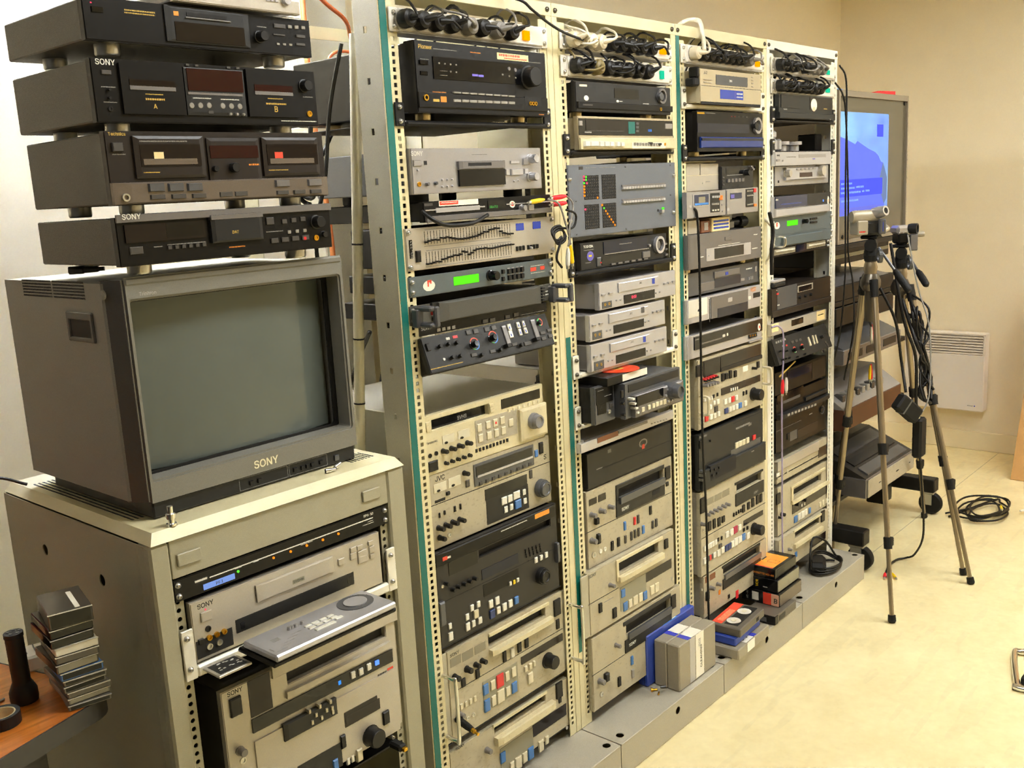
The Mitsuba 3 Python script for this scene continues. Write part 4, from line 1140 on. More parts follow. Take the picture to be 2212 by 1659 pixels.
device('tape_player', 'beige tape player with a wide open slot, lowest in the first rack', 'video recorder', (1.4019, 1.5050, 0.1321), (0.4406, 0.1365, 0.45), 'deck_beige', 'deck_beige', [
    ('h', 'cassette_slot', 'hollow', 154.8, 110.8, 192.6, 18),
    ('b', 'slot_lip', 'deck_cream', 150.4, 83.6, 223.5, 20.1, 18),
    ('b', 'slot_top', 'deck_cream', 147.4, 131.4, 204.4, 7.6, 5),
    ('t', 'dark_print', 21.1, 132.6, 29.5, 'SONY'),
    ('k', 'knob', 'knob_grey', 121.8, 85.1, 16, 16),
    ('p', 'display', 'smoked', 292.4, 34.9, 136.7, 32.3, 1.5),
    ('p', 'keypad', 'olive_grey', 168.3, -9.1, 123.6, 72.2, 1),
    ('b', 'key', 'key_blue', 166.8, 24.8, 17, 27.9, 5),
    ('b', 'key', 'key_blue', 268.5, -17.8, 20.7, 32.3, 5),
    ('b', 'key', 'key_cream', 247.1, -15.2, 16.6, 27.3, 5),
    ('b', 'key', 'key_cream', 218.3, -19.7, 23.1, 32.6, 5),
    ('b', 'key', 'key_cream', 199.1, -9, 14.2, 20.2, 5),
    ('b', 'key', 'key_cream', 309.9, -16.5, 19, 29.5, 5),
    ('b', 'key', 'key_cream', 336.7, -7.3, 12.6, 21.9, 5),
    ('a', 'jack', 'zinc', 428.5, -2.9, 10, 2),
    ('b', 'power_switch', 'knob_black', 390.9, 95.7, 24.5, 43.1, 5),
    ('b', 'slide_switch', 'knob_black', 400.3, 79.7, 10.3, 13.8, 3)])

device('dvd_player', 'dark grey disc player with a round dial and white dot, in the second rack', 'dvd player', (1.9499, 1.4840, 1.7112), (0.4244, 0.0706, 0.32), 'black_metal', 'charcoal', [
    ('p', 'display', 'black_gloss', 160.4, 35.6, 109.9, 24.4, 1),
    ('e', 'sticker', 'paper_white', 41.6, 31.7, 9.8, 6.3, 0.6),
    ('p', 'label', 'paper_white', 15.9, 58.5, 30.5, 5, 0.6),
    ('g', 'dial', 'silver_dark', 376.9, 47.4, 14.4, 19.9, 0, 360, 6),
    ('k', 'jog_knob', 'gunmetal', 366, 46.3, 25.5, 10),
    ('e', 'sticker', 'paper_white', 173.7, 28.4, 5.5, 3.1, 0.6),
    ('l', 'white_print', 182.3, 27.4, 13.8, 2),
    ('p', 'label', 'silver_light', 289.2, 24.5, 27.4, 2.4, 0.6),
    ('b', 'lower_lip', 'black_plastic', 3.8, 7, 423.2, 15.5, 6),
    ('a', 'jack', 'gold', 364.5, 12.8, 9.3, 2),
    ('b', 'button', 'key_dark', 20.4, 13, 39.6, 4.2, 2.5)], feet=('foot_gold', 0.016, 0.012), inset=0.003)

device('video_recorder', 'old cream video recorder with white piano keys and a blue clock, in the second rack', 'video recorder', (1.9550, 1.4840, 1.6200), (0.4295, 0.0804, 0.34), 'champagne', 'champagne', [
    ('p', 'window', 'black_gloss', 1.3, 35, 423.5, 39.7, 1.5),
    ('p', 'cassette_door', 'smoked', 28, 44.8, 166.8, 26.8, 2.5),
    ('b', 'eject_button', 'silver', 0.1, 56.8, 13.5, 12.4, 4),
    ('p', 'trim', 'silver_dark', 24.5, 45.1, 163.6, 0.6, 3.4),
    ('p', 'name_plate', 'silver', 22, 40.2, 27.6, 3, 3),
    ('p', 'panel', 'teal_tape', 211.1, 39.9, 29.8, 30, 2.2),
    ('b', 'button', 'gunmetal', 245.1, 62.6, 14.2, 6.1, 3, 3, -0.5, -9.4),
    ('t', 'digit_blue', 303.5, 45.9, 17, '0:00'),
    ('b', 'button', 'silver', 386.3, 53.9, 35.5, 13.7, 3),
    ('b', 'key_panel', 'deck_cream', -0.8, 0.9, 431.5, 27.8, 9),
    ('b', 'piano_key', 'key_white', 7.4, 7.3, 19.9, 12.7, 15),
    ('b', 'piano_key', 'key_white', 30.3, 7.7, 34, 12.4, 15),
    ('b', 'piano_key', 'key_white', 67.2, 7.2, 17.7, 12.3, 15),
    ('b', 'piano_key', 'key_white', 88.6, 7.2, 20.6, 11.9, 15),
    ('b', 'piano_key', 'key_white', 112.2, 7.1, 17.1, 11.6, 15),
    ('b', 'piano_key', 'key_white', 140.5, 7.1, 13.9, 11.7, 15),
    ('b', 'piano_key', 'key_white', 158.1, 7, 16.1, 11.1, 15),
    ('p', 'slider_panel', 'key_white', 215.5, 1.8, 157.4, 15.4, 10),
    ('b', 'slide_switch', 'key_grey', 221.9, 9.1, 5.6, 7.8, 14, 10, 13.1, -0.2),
    ('b', 'slide_switch', 'knob_black', 288.6, 12.5, 16, 5.2, 15, 2, 42.9, -2.4),
    ('a', 'jack', 'gold', 369.7, 12.5, 7.6, 12)], inset=0.003)

device('routing_switcher', 'grey routing panel with four blocks of tiny lamps, in the second rack', 'video router', (1.9222, 1.4960, 1.4095), (0.4870, 0.1752, 0.16), 'black_metal', 'panel_grey', [
    ('p', 'lamp_block', 'hollow', 62, 89.7, 62.7, 59.1, 0.8),
    ('c', 'lamp', 'key_dark', 65.9, 93.4, 3.4, 2, 8, 7.8, 0),
    ('c', 'lamp', 'key_dark', 65.9, 100.8, 3.4, 2, 8, 7.8, 0),
    ('c', 'lamp', 'key_dark', 65.9, 108.2, 3.4, 2, 8, 7.8, 0),
    ('c', 'lamp', 'key_dark', 65.9, 115.6, 3.4, 2, 8, 7.8, 0),
    ('c', 'lamp', 'key_dark', 65.9, 122.9, 3.4, 2, 8, 7.8, 0),
    ('c', 'lamp', 'key_dark', 65.9, 130.3, 3.4, 2, 8, 7.8, 0),
    ('c', 'lamp', 'key_dark', 65.9, 137.7, 3.4, 2, 8, 7.8, 0),
    ('c', 'lamp', 'key_dark', 65.9, 145.1, 3.4, 2, 8, 7.8, 0),
    ('p', 'lamp_block', 'hollow', 137.6, 88.6, 60.7, 60.6, 0.8),
    ('c', 'lamp', 'key_dark', 141.4, 92.4, 3.4, 2, 8, 7.6, 0),
    ('c', 'lamp', 'key_dark', 141.4, 100, 3.4, 2, 8, 7.6, 0),
    ('c', 'lamp', 'key_dark', 141.4, 107.6, 3.4, 2, 8, 7.6, 0),
    ('c', 'lamp', 'key_dark', 141.4, 115.2, 3.4, 2, 8, 7.6, 0),
    ('c', 'lamp', 'key_dark', 141.4, 122.7, 3.4, 2, 8, 7.6, 0),
    ('c', 'lamp', 'key_dark', 141.4, 130.3, 3.4, 2, 8, 7.6, 0),
    ('c', 'lamp', 'key_dark', 141.4, 137.9, 3.4, 2, 8, 7.6, 0),
    ('c', 'lamp', 'key_dark', 141.4, 145.5, 3.4, 2, 8, 7.6, 0),
    ('p', 'lamp_block', 'hollow', 61.2, 16.7, 61.2, 60.5, 0.8),
    ('c', 'lamp', 'key_dark', 65.1, 20.4, 3.4, 2, 8, 7.7, 0),
    ('c', 'lamp', 'key_dark', 65.1, 28, 3.4, 2, 8, 7.7, 0),
    ('c', 'lamp', 'key_dark', 65.1, 35.6, 3.4, 2, 8, 7.7, 0),
    ('c', 'lamp', 'key_dark', 65.1, 43.1, 3.4, 2, 8, 7.7, 0),
    ('c', 'lamp', 'key_dark', 65.1, 50.7, 3.4, 2, 8, 7.7, 0),
    ('c', 'lamp', 'key_dark', 65.1, 58.2, 3.4, 2, 8, 7.7, 0),
    ('c', 'lamp', 'key_dark', 65.1, 65.8, 3.4, 2, 8, 7.7, 0),
    ('c', 'lamp', 'key_dark', 65.1, 73.4, 3.4, 2, 8, 7.7, 0),
    ('p', 'lamp_block', 'hollow', 135.8, 16.2, 60.6, 61.1, 0.8),
    ('c', 'lamp', 'key_dark', 139.5, 20, 3.4, 2, 8, 7.6, 0),
    ('c', 'lamp', 'key_dark', 139.5, 27.6, 3.4, 2, 8, 7.6, 0),
    ('c', 'lamp', 'key_dark', 139.5, 35.3, 3.4, 2, 8, 7.6, 0),
    ('c', 'lamp', 'key_dark', 139.5, 42.9, 3.4, 2, 8, 7.6, 0),
    ('c', 'lamp', 'key_dark', 139.5, 50.6, 3.4, 2, 8, 7.6, 0),
    ('c', 'lamp', 'key_dark', 139.5, 58.2, 3.4, 2, 8, 7.6, 0),
    ('c', 'lamp', 'key_dark', 139.5, 65.8, 3.4, 2, 8, 7.6, 0),
    ('c', 'lamp', 'key_dark', 139.5, 73.5, 3.4, 2, 8, 7.6, 0),
    ('o', 'lit_lamp', 'led_red', 62.3, 146.1, 5.2, 2.6),
    ('o', 'lit_lamp', 'led_red', 61.8, 138.5, 5.2, 2.6),
    ('o', 'lit_lamp', 'led_red', 73, 130, 5.2, 2.6),
    ('o', 'lit_lamp', 'led_red', 63.2, 66.3, 5.2, 2.6),
    ('o', 'lit_lamp', 'led_green', 70.6, 145.4, 5.2, 2.6),
    ('o', 'lit_lamp', 'led_green', 70.1, 138.2, 5.2, 2.6),
    ('o', 'lit_lamp', 'led_green', 62.1, 130.4, 5.2, 2.6),
    ('o', 'lit_lamp', 'led_green', 141.4, 65.6, 5.4, 2.6),
    ('o', 'lit_lamp', 'led_orange', 62.1, 122.7, 5.2, 2.6),
    ('o', 'lit_lamp', 'led_orange', 61.9, 115.4, 5.2, 2.6),
    ('o', 'lit_lamp', 'led_orange', 61.9, 107.9, 5.2, 2.6),
    ('o', 'lit_lamp', 'led_orange', 61.9, 99.7, 5.2, 2.6),
    ('o', 'lit_lamp', 'led_orange', 115, 93, 5.3, 2.6),
    ('o', 'lit_lamp', 'led_orange', 134.8, 73.7, 5.3, 2.6),
    ('o', 'lit_lamp', 'led_orange', 148.6, 58, 5.4, 2.6),
    ('o', 'lit_lamp', 'led_orange', 155.9, 50.7, 5.4, 2.6),
    ('o', 'lit_lamp', 'led_orange', 163.5, 43.1, 5.4, 2.6),
    ('o', 'lit_lamp', 'led_orange', 171.3, 35.5, 5.4, 2.6),
    ('o', 'lit_lamp', 'led_orange', 179.3, 28.1, 5.5, 2.6),
    ('o', 'lit_lamp', 'led_orange', 187, 20.4, 5.5, 2.6),
    ('b', 'key', 'silver_light', 223.5, 109.6, 12.3, 7.2, 6, 16, 12.9, 0),
    ('p', 'key_rail', 'silver_dark', 223.5, 117.3, 205.6, 3.9, 3),
    ('b', 'key', 'silver_light', 223, 73.7, 12.2, 6.8, 6, 16, 12.8, 0),
    ('p', 'key_rail', 'silver_dark', 223, 80.9, 204.9, 3.7, 3),
    ('o', 'switch_lamp', 'led_green', 417.1, 52, 6.2, 5),
    ('b', 'toggle_switch', 'silver_light', 401.7, 40, 12.6, 9.1, 9),
    ('e', 'hole', 'hollow', 395.2, 47.5, 4.4, 3.7, 0.4),
    ('p', 'logo', 'dark_print', 43.9, 163.5, 16.9, 7.6, 0.5),
    ('l', 'grey_print', 72.5, 167, 44.6, 1.5),
    ('l', 'grey_print', 130.5, 166.6, 68.4, 1.5),
    ('s', 'screw', 'zinc', 4.7, 140.9, 9.3, 7),
    ('s', 'screw', 'zinc', 1.2, 40.7, 9.4, 7),
    ('s', 'screw', 'zinc', 475.6, 139.7, 10.6, 7),
    ('s', 'screw', 'zinc', 471.7, 38.9, 10.8, 7),
    ('s', 'screw', 'gunmetal', 244.2, 167.4, 4.8, 2),
    ('s', 'screw', 'gunmetal', 27.1, 88.2, 4.6, 2),
    ('s', 'screw', 'gunmetal', 459.6, 87.1, 5.2, 2),
    ('s', 'screw', 'gunmetal', 461.9, 168.3, 5.1, 2),
    ('s', 'screw', 'gunmetal', 25.6, 7, 4.6, 2),
    ('s', 'screw', 'gunmetal', 240, 7.4, 4.9, 2)], plate=0.004, inset=0.022)

device('video_recorder', 'black video recorder with a silver jog ring and violet oval sticker, in the second rack', 'video recorder', (1.9708, 1.5050, 1.3236), (0.4008, 0.0687, 0.32), 'black_metal', 'charcoal', [
    ('t', 'white_print', 13.5, 55.4, 41.5, 'TOSHIBA'),
    ('l', 'grey_print', 14.3, 49.2, 42.3, 1.6),
    ('e', 'sticker', 'sticker_violet', 41.1, 33.9, 14.4, 12.4, 0.6),
    ('p', 'sticker_mark', 'yellow', 33.5, 32.5, 13, 4.3, 1),
    ('p', 'cassette_door', 'blue_smoked', 98.6, 34.3, 200.8, 30.4, 2),
    ('p', 'trim', 'silver', 100.4, 32.4, 206.4, 1.9, 3),
    ('l', 'grey_print', 167.4, 53.5, 58, 2),
    ('p', 'display', 'black_gloss', 88.4, 7.2, 184.8, 20.3, 1.5),
    ('g', 'jog_ring', 'silver_light', 355.8, 39.2, 16.7, 24, 0, 360, 9),
    ('k', 'jog_knob', 'silver_dark', 349.3, 39.6, 29.5, 6),
    ('c', 'button', 'silver', 309.1, 40.2, 8.7, 6),
    ('b', 'button', 'silver_dark', 274.4, 8.4, 36.5, 17.6, 5),
    ('b', 'button', 'silver_dark', 385.6, 35.9, 12.5, 6, 4, 3, 1.7, -15),
    ('b', 'button', 'silver_dark', 128.5, 2.9, 19.7, 4.6, 4, 6, 30.5, 0.2),
    ('b', 'jack_cover', 'gunmetal', 66.6, 4.6, 18, 23.3, 3),
    ('e', 'jack', 'key_red', 81.5, 14, 3.1, 2.3, 4),
    ('l', 'grey_print', 20.4, 17.3, 22.7, 1.6)])

device('video_recorder', 'silver video recorder with red clock digits, topmost of the three in the second rack', 'video recorder', (1.9988, 1.4720, 1.2208), (0.3619, 0.0689, 0.26), 'silver', 'silver_light', [
    ('b', 'cassette_door', 'silver_light', 83, 36.8, 190.7, 24.4, 4),
    ('p', 'display', 'black_gloss', 108.4, 4.3, 145.2, 22.7, 1.2),
    ('p', 'sticker', 'sticker_blue', 237.4, 42.8, 13, 15, 4.5),
    ('b', 'jack_panel', 'gunmetal', 12.4, 3, 40.5, 17.2, 1.5),
    ('a', 'jack', 'gold', 22.7, 12.9, 7.4, 2, 2, 18.5, 0.1),
    ('b', 'button', 'silver', 8.4, 35.8, 16.5, 4.7, 4, 2, 32, 1),
    ('c', 'button', 'silver', 73.7, 17.6, 4.6, 3, 2, 18.1, -0.4),
    ('c', 'button', 'silver', 259.6, 16.5, 4.9, 3, 2, 19.5, 0.3),
    ('b', 'button', 'silver', 299.1, 34.2, 11.9, 5, 4, 3, 22.1, 0.5),
    ('t', 'dark_print', 176.1, 49.3, 13, 'JVC'),
    ('t', 'led_red', 142.9, 14.7, 22, '0:00')], group='silver video recorders stacked in the second rack', inset=0.003)

device('video_recorder', 'silver video recorder with a grey sticker, middle one of the three in the second rack', 'video recorder', (1.9543, 1.4720, 1.1458), (0.3497, 0.0675, 0.26), 'silver', 'silver_light', [
    ('b', 'cassette_door', 'silver_light', 81.7, 37.4, 183.2, 23.6, 4),
    ('p', 'display', 'black_gloss', 102.5, 7.5, 139.5, 21.7, 1.2),
    ('p', 'sticker', 'gunmetal', 225.5, 45.7, 15.3, 15.2, 4.5),
    ('b', 'jack_panel', 'gunmetal', 11, 4.4, 38.9, 20.5, 1.5),
    ('a', 'jack', 'gold', 21, 16, 7.4, 2, 2, 18.2, -0.3),
    ('b', 'button', 'silver', 9.5, 38.6, 14.5, 4.8, 4, 2, 29.5, 0.9),
    ('c', 'button', 'silver', 71, 19.9, 4.6, 3, 2, 16.2, 0),
    ('c', 'button', 'silver', 248.6, 19.1, 4.8, 3, 2, 17.4, 0.7),
    ('b', 'button', 'silver', 284.6, 37.1, 13.7, 5.7, 4, 3, 20.6, 0.1),
    ('t', 'dark_print', 171.2, 48.6, 13, 'JVC')], group='silver video recorders stacked in the second rack', inset=0.003)

device('video_recorder', 'silver video recorder standing on the white shelf, lowest of the three in the second rack', 'video recorder', (1.9546, 1.4720, 1.0686), (0.3557, 0.0696, 0.26), 'silver', 'silver_light', [
    ('b', 'cassette_door', 'silver_light', 82.5, 38.4, 184.5, 22.4, 4),
    ('p', 'display', 'black_gloss', 108.8, 4.5, 137.5, 21.9, 1.2),
    ('p', 'sticker', 'sticker_blue', 231, 42.9, 12.8, 15.3, 4.5),
    ('b', 'jack_panel', 'gunmetal', 12.6, 2.5, 41.2, 22, 1.5),
    ('a', 'jack', 'gold', 22.7, 15.3, 7.5, 2, 2, 18.3, -0.8),
    ('b', 'button', 'silver', 9.9, 34.6, 15.3, 5.9, 4, 2, 31.1, 0.2),
    ('c', 'button', 'silver', 73.5, 18, 4.7, 3, 2, 18.3, -0.7),
    ('c', 'button', 'silver', 254.3, 15.9, 4.9, 3, 2, 17.6, -0.3),
    ('b', 'button', 'silver', 291.7, 33.3, 11.6, 5.6, 4, 3, 20.3, 0),
    ('t', 'dark_print', 172.1, 49.6, 13, 'JVC')], group='silver video recorders stacked in the second rack', inset=0.003)

device('digital_audio_recorder', 'grey recorder with a big jog wheel reaching past the rail in the second rack', 'audio deck', (2.0238, 1.4200, 0.9365), (0.2672, 0.0935, 0.3), 'gunmetal', 'gunmetal', [
    ('b', 'upper_panel', 'charcoal', 15.4, 69.1, 241.9, 19.8, 2),
    ('b', 'control_panel', 'silver_dark', 27.5, 0.6, 236.2, 58, 16),
    ('p', 'display', 'black_gloss', 30.7, 30.7, 124.5, 26.1, 17),
    ('b', 'key', 'key_cream', 77.7, 11.5, 13.1, 13.2, 19),
    ('b', 'key', 'key_cream', 98.9, 11.8, 12.8, 13.2, 19),
    ('b', 'key', 'key_cream', 116.1, 12, 14, 13.7, 19),
    ('b', 'key', 'key_cream', 134, 12.2, 13.6, 13.1, 19),
    ('b', 'key', 'key_cream', 152, 10.8, 14.9, 14.3, 19),
    ('b', 'key', 'key_cream', 49, 11.4, 12.9, 13.1, 19),
    ('b', 'key', 'key_white', 9.6, 50.6, 10.9, 5.4, 18),
    ('b', 'key', 'key_white', 17, 37.2, 9.9, 5.2, 18),
    ('b', 'key', 'key_white', 23.5, 23.9, 11, 5.5, 18),
    ('b', 'key', 'key_white', 29, 11, 10, 5.3, 18),
    ('j', 'jog_wheel', 'gunmetal', 197.6, 41.2, 46, 46),
    ('c', 'button', 'silver_light', 177.4, 48, 7, 20),
    ('c', 'button', 'silver_light', 166.9, 33.7, 7, 20),
    ('c', 'button', 'silver_light', 178.3, 15.5, 7, 20),
    ('c', 'button', 'silver_light', 194, 15.5, 7, 20),
    ('k', 'knob', 'knob_black', -17.8, 47.3, 9.9, 10),
    ('k', 'knob', 'knob_black', -15.9, 17.6, 9.9, 10),
    ('b', 'power_switch', 'knob_black', -19.2, 61.2, 10.4, 19.5, 3)], inset=0.003)

device('patch_unit', 'grey connector block with two dark plates, left of the jog-wheel recorder in the second rack', 'audio deck', (1.9351, 1.4500, 0.9365), (0.0851, 0.0968, 0.2), 'black_metal', 'gunmetal', [
    ('p', 'plate', 'black_plastic', 5, 51.3, 71.8, 42.5, 1.5),
    ('p', 'plate', 'black_plastic', 9.4, 25, 37.4, 26, 1.5),
    ('a', 'jack', 'zinc', 58.5, 25, 12.2, 3),
    ('a', 'jack', 'knob_black', 23.9, 39.9, 11.5, 2),
    ('b', 'button', 'key_dark', 60.5, 34.7, 14.2, 10.5, 2.5),
    ('l', 'grey_print', 11, 86.1, 26, 1.6),
    ('l', 'grey_print', 38.7, 68, 31.5, 1.6)], inset=0.003)

device('dvd_player', 'slim silver disc player with an amber window, under the jog-wheel recorder in the second rack', 'dvd player', (1.8947, 1.4700, 0.8689), (0.4395, 0.0252, 0.3), 'silver', 'silver_light', [
    ('p', 'window', 'wood_brown', 71.5, 12, 92.3, 13.4, 1.2),
    ('p', 'disc_tray', 'silver_dark', 165.1, 16.5, 137, 7, 2),
    ('l', 'dark_print', 15.1, 28.7, 23.6, 3),
    ('c', 'button', 'silver', 324.9, 9.6, 3.2, 3, 6, 14.8, -0.6)], inset=0.0413)

device('video_deck', 'plain black deck with a small silver emblem, midway down the second rack', 'video recorder', (1.9640, 1.5050, 0.7487), (0.4153, 0.0967, 0.36), 'charcoal', 'charcoal', [
    ('e', 'emblem', 'silver_dark', 261.9, 68.6, 21.1, 12.2, 0.8),
    ('e', 'emblem', 'charcoal', 261.9, 68.6, 14.4, 7.7, 1.2),
    ('p', 'label', 'sticker_red', 255.1, 51.7, 12.8, 13.4, 1.4),
    ('p', 'label', 'gunmetal', 92.7, 78.3, 15.9, 10, 0.6),
    ('l', 'grey_print', 40.6, 45.3, 26.3, 2.5),
    ('p', 'seam', 'hollow', 67.2, 41.8, 344.9, 2.4, 0.4)])

device('tape_recorder', 'beige tape recorder with a black-framed mouth and coloured sliders in the second rack', 'video recorder', (1.9535, 1.5050, 0.5311), (0.4189, 0.2130, 0.45), 'deck_grey', 'deck_beige', [
    ('h', 'cassette_slot', 'hollow', 144.5, 154.2, 227.5, 31.6),
    ('p', 'slot_frame', 'charcoal', 132.7, 106.9, 241.6, 46.4, 3),
    ('b', 'slot_frame', 'charcoal', 133.7, 185.8, 241, 11.6, 3),
    ('p', 'slot_frame', 'charcoal', 133.3, 154.9, 10.7, 32.7, 3),
    ('p', 'slot_ramp', 'gunmetal', 147.7, 141.4, 224.3, 19.3, 8),
    ('t', 'white_print', 155.8, 118.5, 35.6, 'SONY'),
    ('p', 'slot_mark', 'hollow', 308.7, 121.7, 39, 13.1, 4),
    ('p', 'meter', 'smoked', 12.7, 173.3, 33.4, 17.2, 1),
    ('p', 'meter', 'smoked', 53.3, 172.9, 33.9, 18.7, 1),
    ('k', 'knob', 'knob_grey', 19.4, 147.8, 15.6, 18),
    ('k', 'knob', 'knob_grey', 60.8, 147.5, 15.8, 18),
    ('k', 'knob', 'knob_grey', 101.6, 147.1, 14.1, 18),
    ('b', 'lever', 'knob_black', 31.9, 116.9, 11.7, 17.5, 10),
    ('b', 'slide_switch', 'key_blue', 165.9, 59.5, 8.4, 24.5, 4),
    ('b', 'slide_switch', 'key_red', 214.3, 60.8, 8, 22.6, 4),
    ('b', 'slide_switch', 'key_dark', 231.9, 60.5, 8.1, 23.7, 4),
    ('b', 'slide_switch', 'key_dark', 167, 21.1, 7.8, 22.1, 4),
    ('b', 'slide_switch', 'key_dark', 196.6, 20.7, 7.8, 24.7, 4),
    ('b', 'slide_switch', 'key_dark', 214.1, 22.1, 8, 23.8, 4),
    ('b', 'slide_switch', 'key_dark', 231.7, 21.7, 8.1, 23.9, 4),
    ('b', 'slide_switch', 'key_blue', 255.4, 22.1, 9.1, 23.8, 4),
    ('b', 'slide_switch', 'key_dark', 304.6, 22.4, 8.6, 22.9, 4),
    ('b', 'slide_switch', 'key_dark', 323.1, 22.9, 8.7, 23, 4),
    ('b', 'slide_switch', 'knob_black', 293.7, 67.8, 10.1, 25.1, 4),
    ('b', 'slide_switch', 'knob_black', 102.5, 20.3, 10.3, 26, 4),
    ('b', 'slide_switch', 'knob_black', 132.6, 22.5, 9.8, 25.5, 4),
    ('k', 'knob', 'knob_grey', 16.5, 76.4, 17.6, 18),
    ('b', 'lever', 'knob_black', 39.2, 60.1, 11.3, 27.1, 8),
    ('a', 'jack', 'zinc', 23.7, 34.3, 16.7, 3),
    ('a', 'jack', 'key_white', 55, 34.5, 12.2, 2, 2, 20, -0.2),
    ('b', 'power_switch', 'knob_black', 380.1, 149.6, 25.7, 37.1, 5),
    ('b', 'slide_switch', 'knob_black', 384.1, 128.6, 13.1, 12.2, 3),
    ('p', 'seam', 'dark_print', -16.3, 102.1, 438.2, 1.9, 0.3)])

device('tape_player', 'beige tape player with blue and cream keys, second lowest in the second rack', 'video recorder', (1.9242, 1.4840, 0.3554), (0.4177, 0.1769, 0.45), 'deck_grey', 'deck_beige', [
    ('h', 'cassette_slot', 'hollow', 134.3, 131.5, 198.5, 30.4),
    ('b', 'slot_lip', 'deck_cream', 129.9, 110.3, 221.7, 15.5, 14),
    ('b', 'slot_top', 'deck_cream', 123.4, 165.6, 230.7, 9.1, 5),
    ('p', 'slot_side', 'deck_cream', 123, 114.7, 9.5, 57, 4),
    ('t', 'dark_print', 1.6, 164.3, 31.9, 'SONY'),
    ('k', 'knob', 'knob_grey', 92.6, 115, 13.3, 18),
    ('p', 'display', 'smoked', 264.9, 61.8, 135.6, 27.9, 1.2),
    ('p', 'keypad', 'olive_grey', 138.4, 20.7, 127.6, 69.6, 1),
    ('b', 'key', 'key_blue', 142.5, 59.6, 17.3, 23, 4),
    ('b', 'key', 'key_blue', 248.5, 13.3, 18.5, 24.5, 4),
    ('b', 'key', 'key_blue', 150.8, 16.3, 19, 24.9, 4),
    ('b', 'key', 'key_cream', 175.2, 17.8, 16.1, 23.4, 4),
    ('b', 'key', 'key_cream', 197.5, 15.6, 22.8, 27.4, 4),
    ('b', 'key', 'key_cream', 225, 16, 19.1, 25.6, 4),
    ('b', 'key', 'key_cream', 284.9, 15.6, 19.7, 27.5, 4),
    ('b', 'key', 'key_cream', 309.3, 14.8, 19.1, 27.4, 4),
    ('b', 'slide_switch', 'knob_black', 38.2, 54.3, 12.1, 26.1, 5),
    ('b', 'slide_switch', 'knob_black', 100, 15, 15.8, 28, 5),
    ('b', 'power_switch', 'knob_black', 364.2, 131.1, 16.9, 27.9, 5),
    ('a', 'jack', 'zinc', 401.8, 26.5, 10.4, 2),
    ('l', 'grey_print', 63.8, 74, 42.7, 2),
    ('p', 'seam', 'dark_print', -6.3, 92.1, 137.3, 1.9, 0.3)], ears=('rack_grey', 0.03, 0.0), inset=0.0118)

device('tape_player', 'beige tape player lowest in the second rack, behind the upright tape cases', 'video recorder', (1.9263, 1.4840, 0.1350), (0.4435, 0.2126, 0.45), 'deck_grey', 'deck_beige', [
    ('h', 'cassette_slot', 'hollow', 161, 157.3, 224.7, 34.9),
    ('p', 'slot_frame', 'charcoal', 150.6, 110.8, 239.7, 37.4, 3),
    ('b', 'slot_frame', 'charcoal', 146.3, 193.1, 243, 11.1, 3),
    ('p', 'slot_ramp', 'gunmetal', 166.4, 145.1, 221.8, 19.3, 6),
    ('t', 'white_print', 167.6, 124, 35, 'SONY'),
    ('k', 'knob', 'knob_grey', 107.2, 153.6, 13.7, 18),
    ('b', 'slide_switch', 'key_blue', 176.5, 64.4, 9.6, 25.5, 4),
    ('b', 'slide_switch', 'key_grey', 177.7, 23.4, 10.5, 25.1, 4),
    ('k', 'knob', 'knob_grey', 27.7, 80.8, 18.4, 18),
    ('b', 'lever', 'knob_black', 47.5, 69.4, 15.8, 23.7, 10),
    ('b', 'slide_switch', 'knob_black', 111, 26.8, 11.4, 27.8, 5),
    ('a', 'jack', 'zinc', 34.5, 38.7, 14.5, 2),
    ('b', 'power_switch', 'knob_black', 390.1, 153.4, 24.4, 40.8, 5),
    ('p', 'seam', 'dark_print', -4.8, 107.2, 154.8, 1.9, 0.3)], inset=0.0097)

device('dvd_recorder', 'champagne disc recorder with a blue sticker on a white shelf, top of the third rack', 'dvd recorder', (2.4905, 1.4600, 1.7447), (0.3610, 0.0925, 0.34), 'champagne', 'champagne', [
    ('p', 'window', 'gunmetal', 87.3, 52.3, 185.9, 27.4, 1.2),
    ('p', 'sticker', 'sticker_blue', 110.8, 14.3, 136.5, 25.8, 0.6),
    ('p', 'sticker_line', 'sticker_violet', 196.2, 14.1, 2.8, 23.4, 0.9),
    ('l', 'white_print', 206.9, 29.1, 36.9, 4),
    ('l', 'white_print', 206.7, 20.3, 36.9, 3),
    ('b', 'button', 'silver_warm', 18.5, 62.4, 9.8, 2.2, 3, 4, 11.9, 0),
    ('b', 'button', 'silver_warm', 18.3, 54.7, 9.8, 2.7, 3, 4, 10.8, -0.1),
    ('b', 'button', 'silver_warm', 298.9, 81.5, 9.3, 2.7, 3, 4, 0.3, -9.1),
    ('p', 'seam', 'dark_print', 4.8, 46.4, 354.8, 1.3, 0.3),
    ('t', 'white_print', 163.9, 62.7, 16, 'DVD'),
    ('t', 'dark_print', 20.3, 78.4, 19.6, 'JVC'),
    ('p', 'trim', 'hollow', 3.1, -3.5, 351.3, 7.5, 1)], inset=0.003)

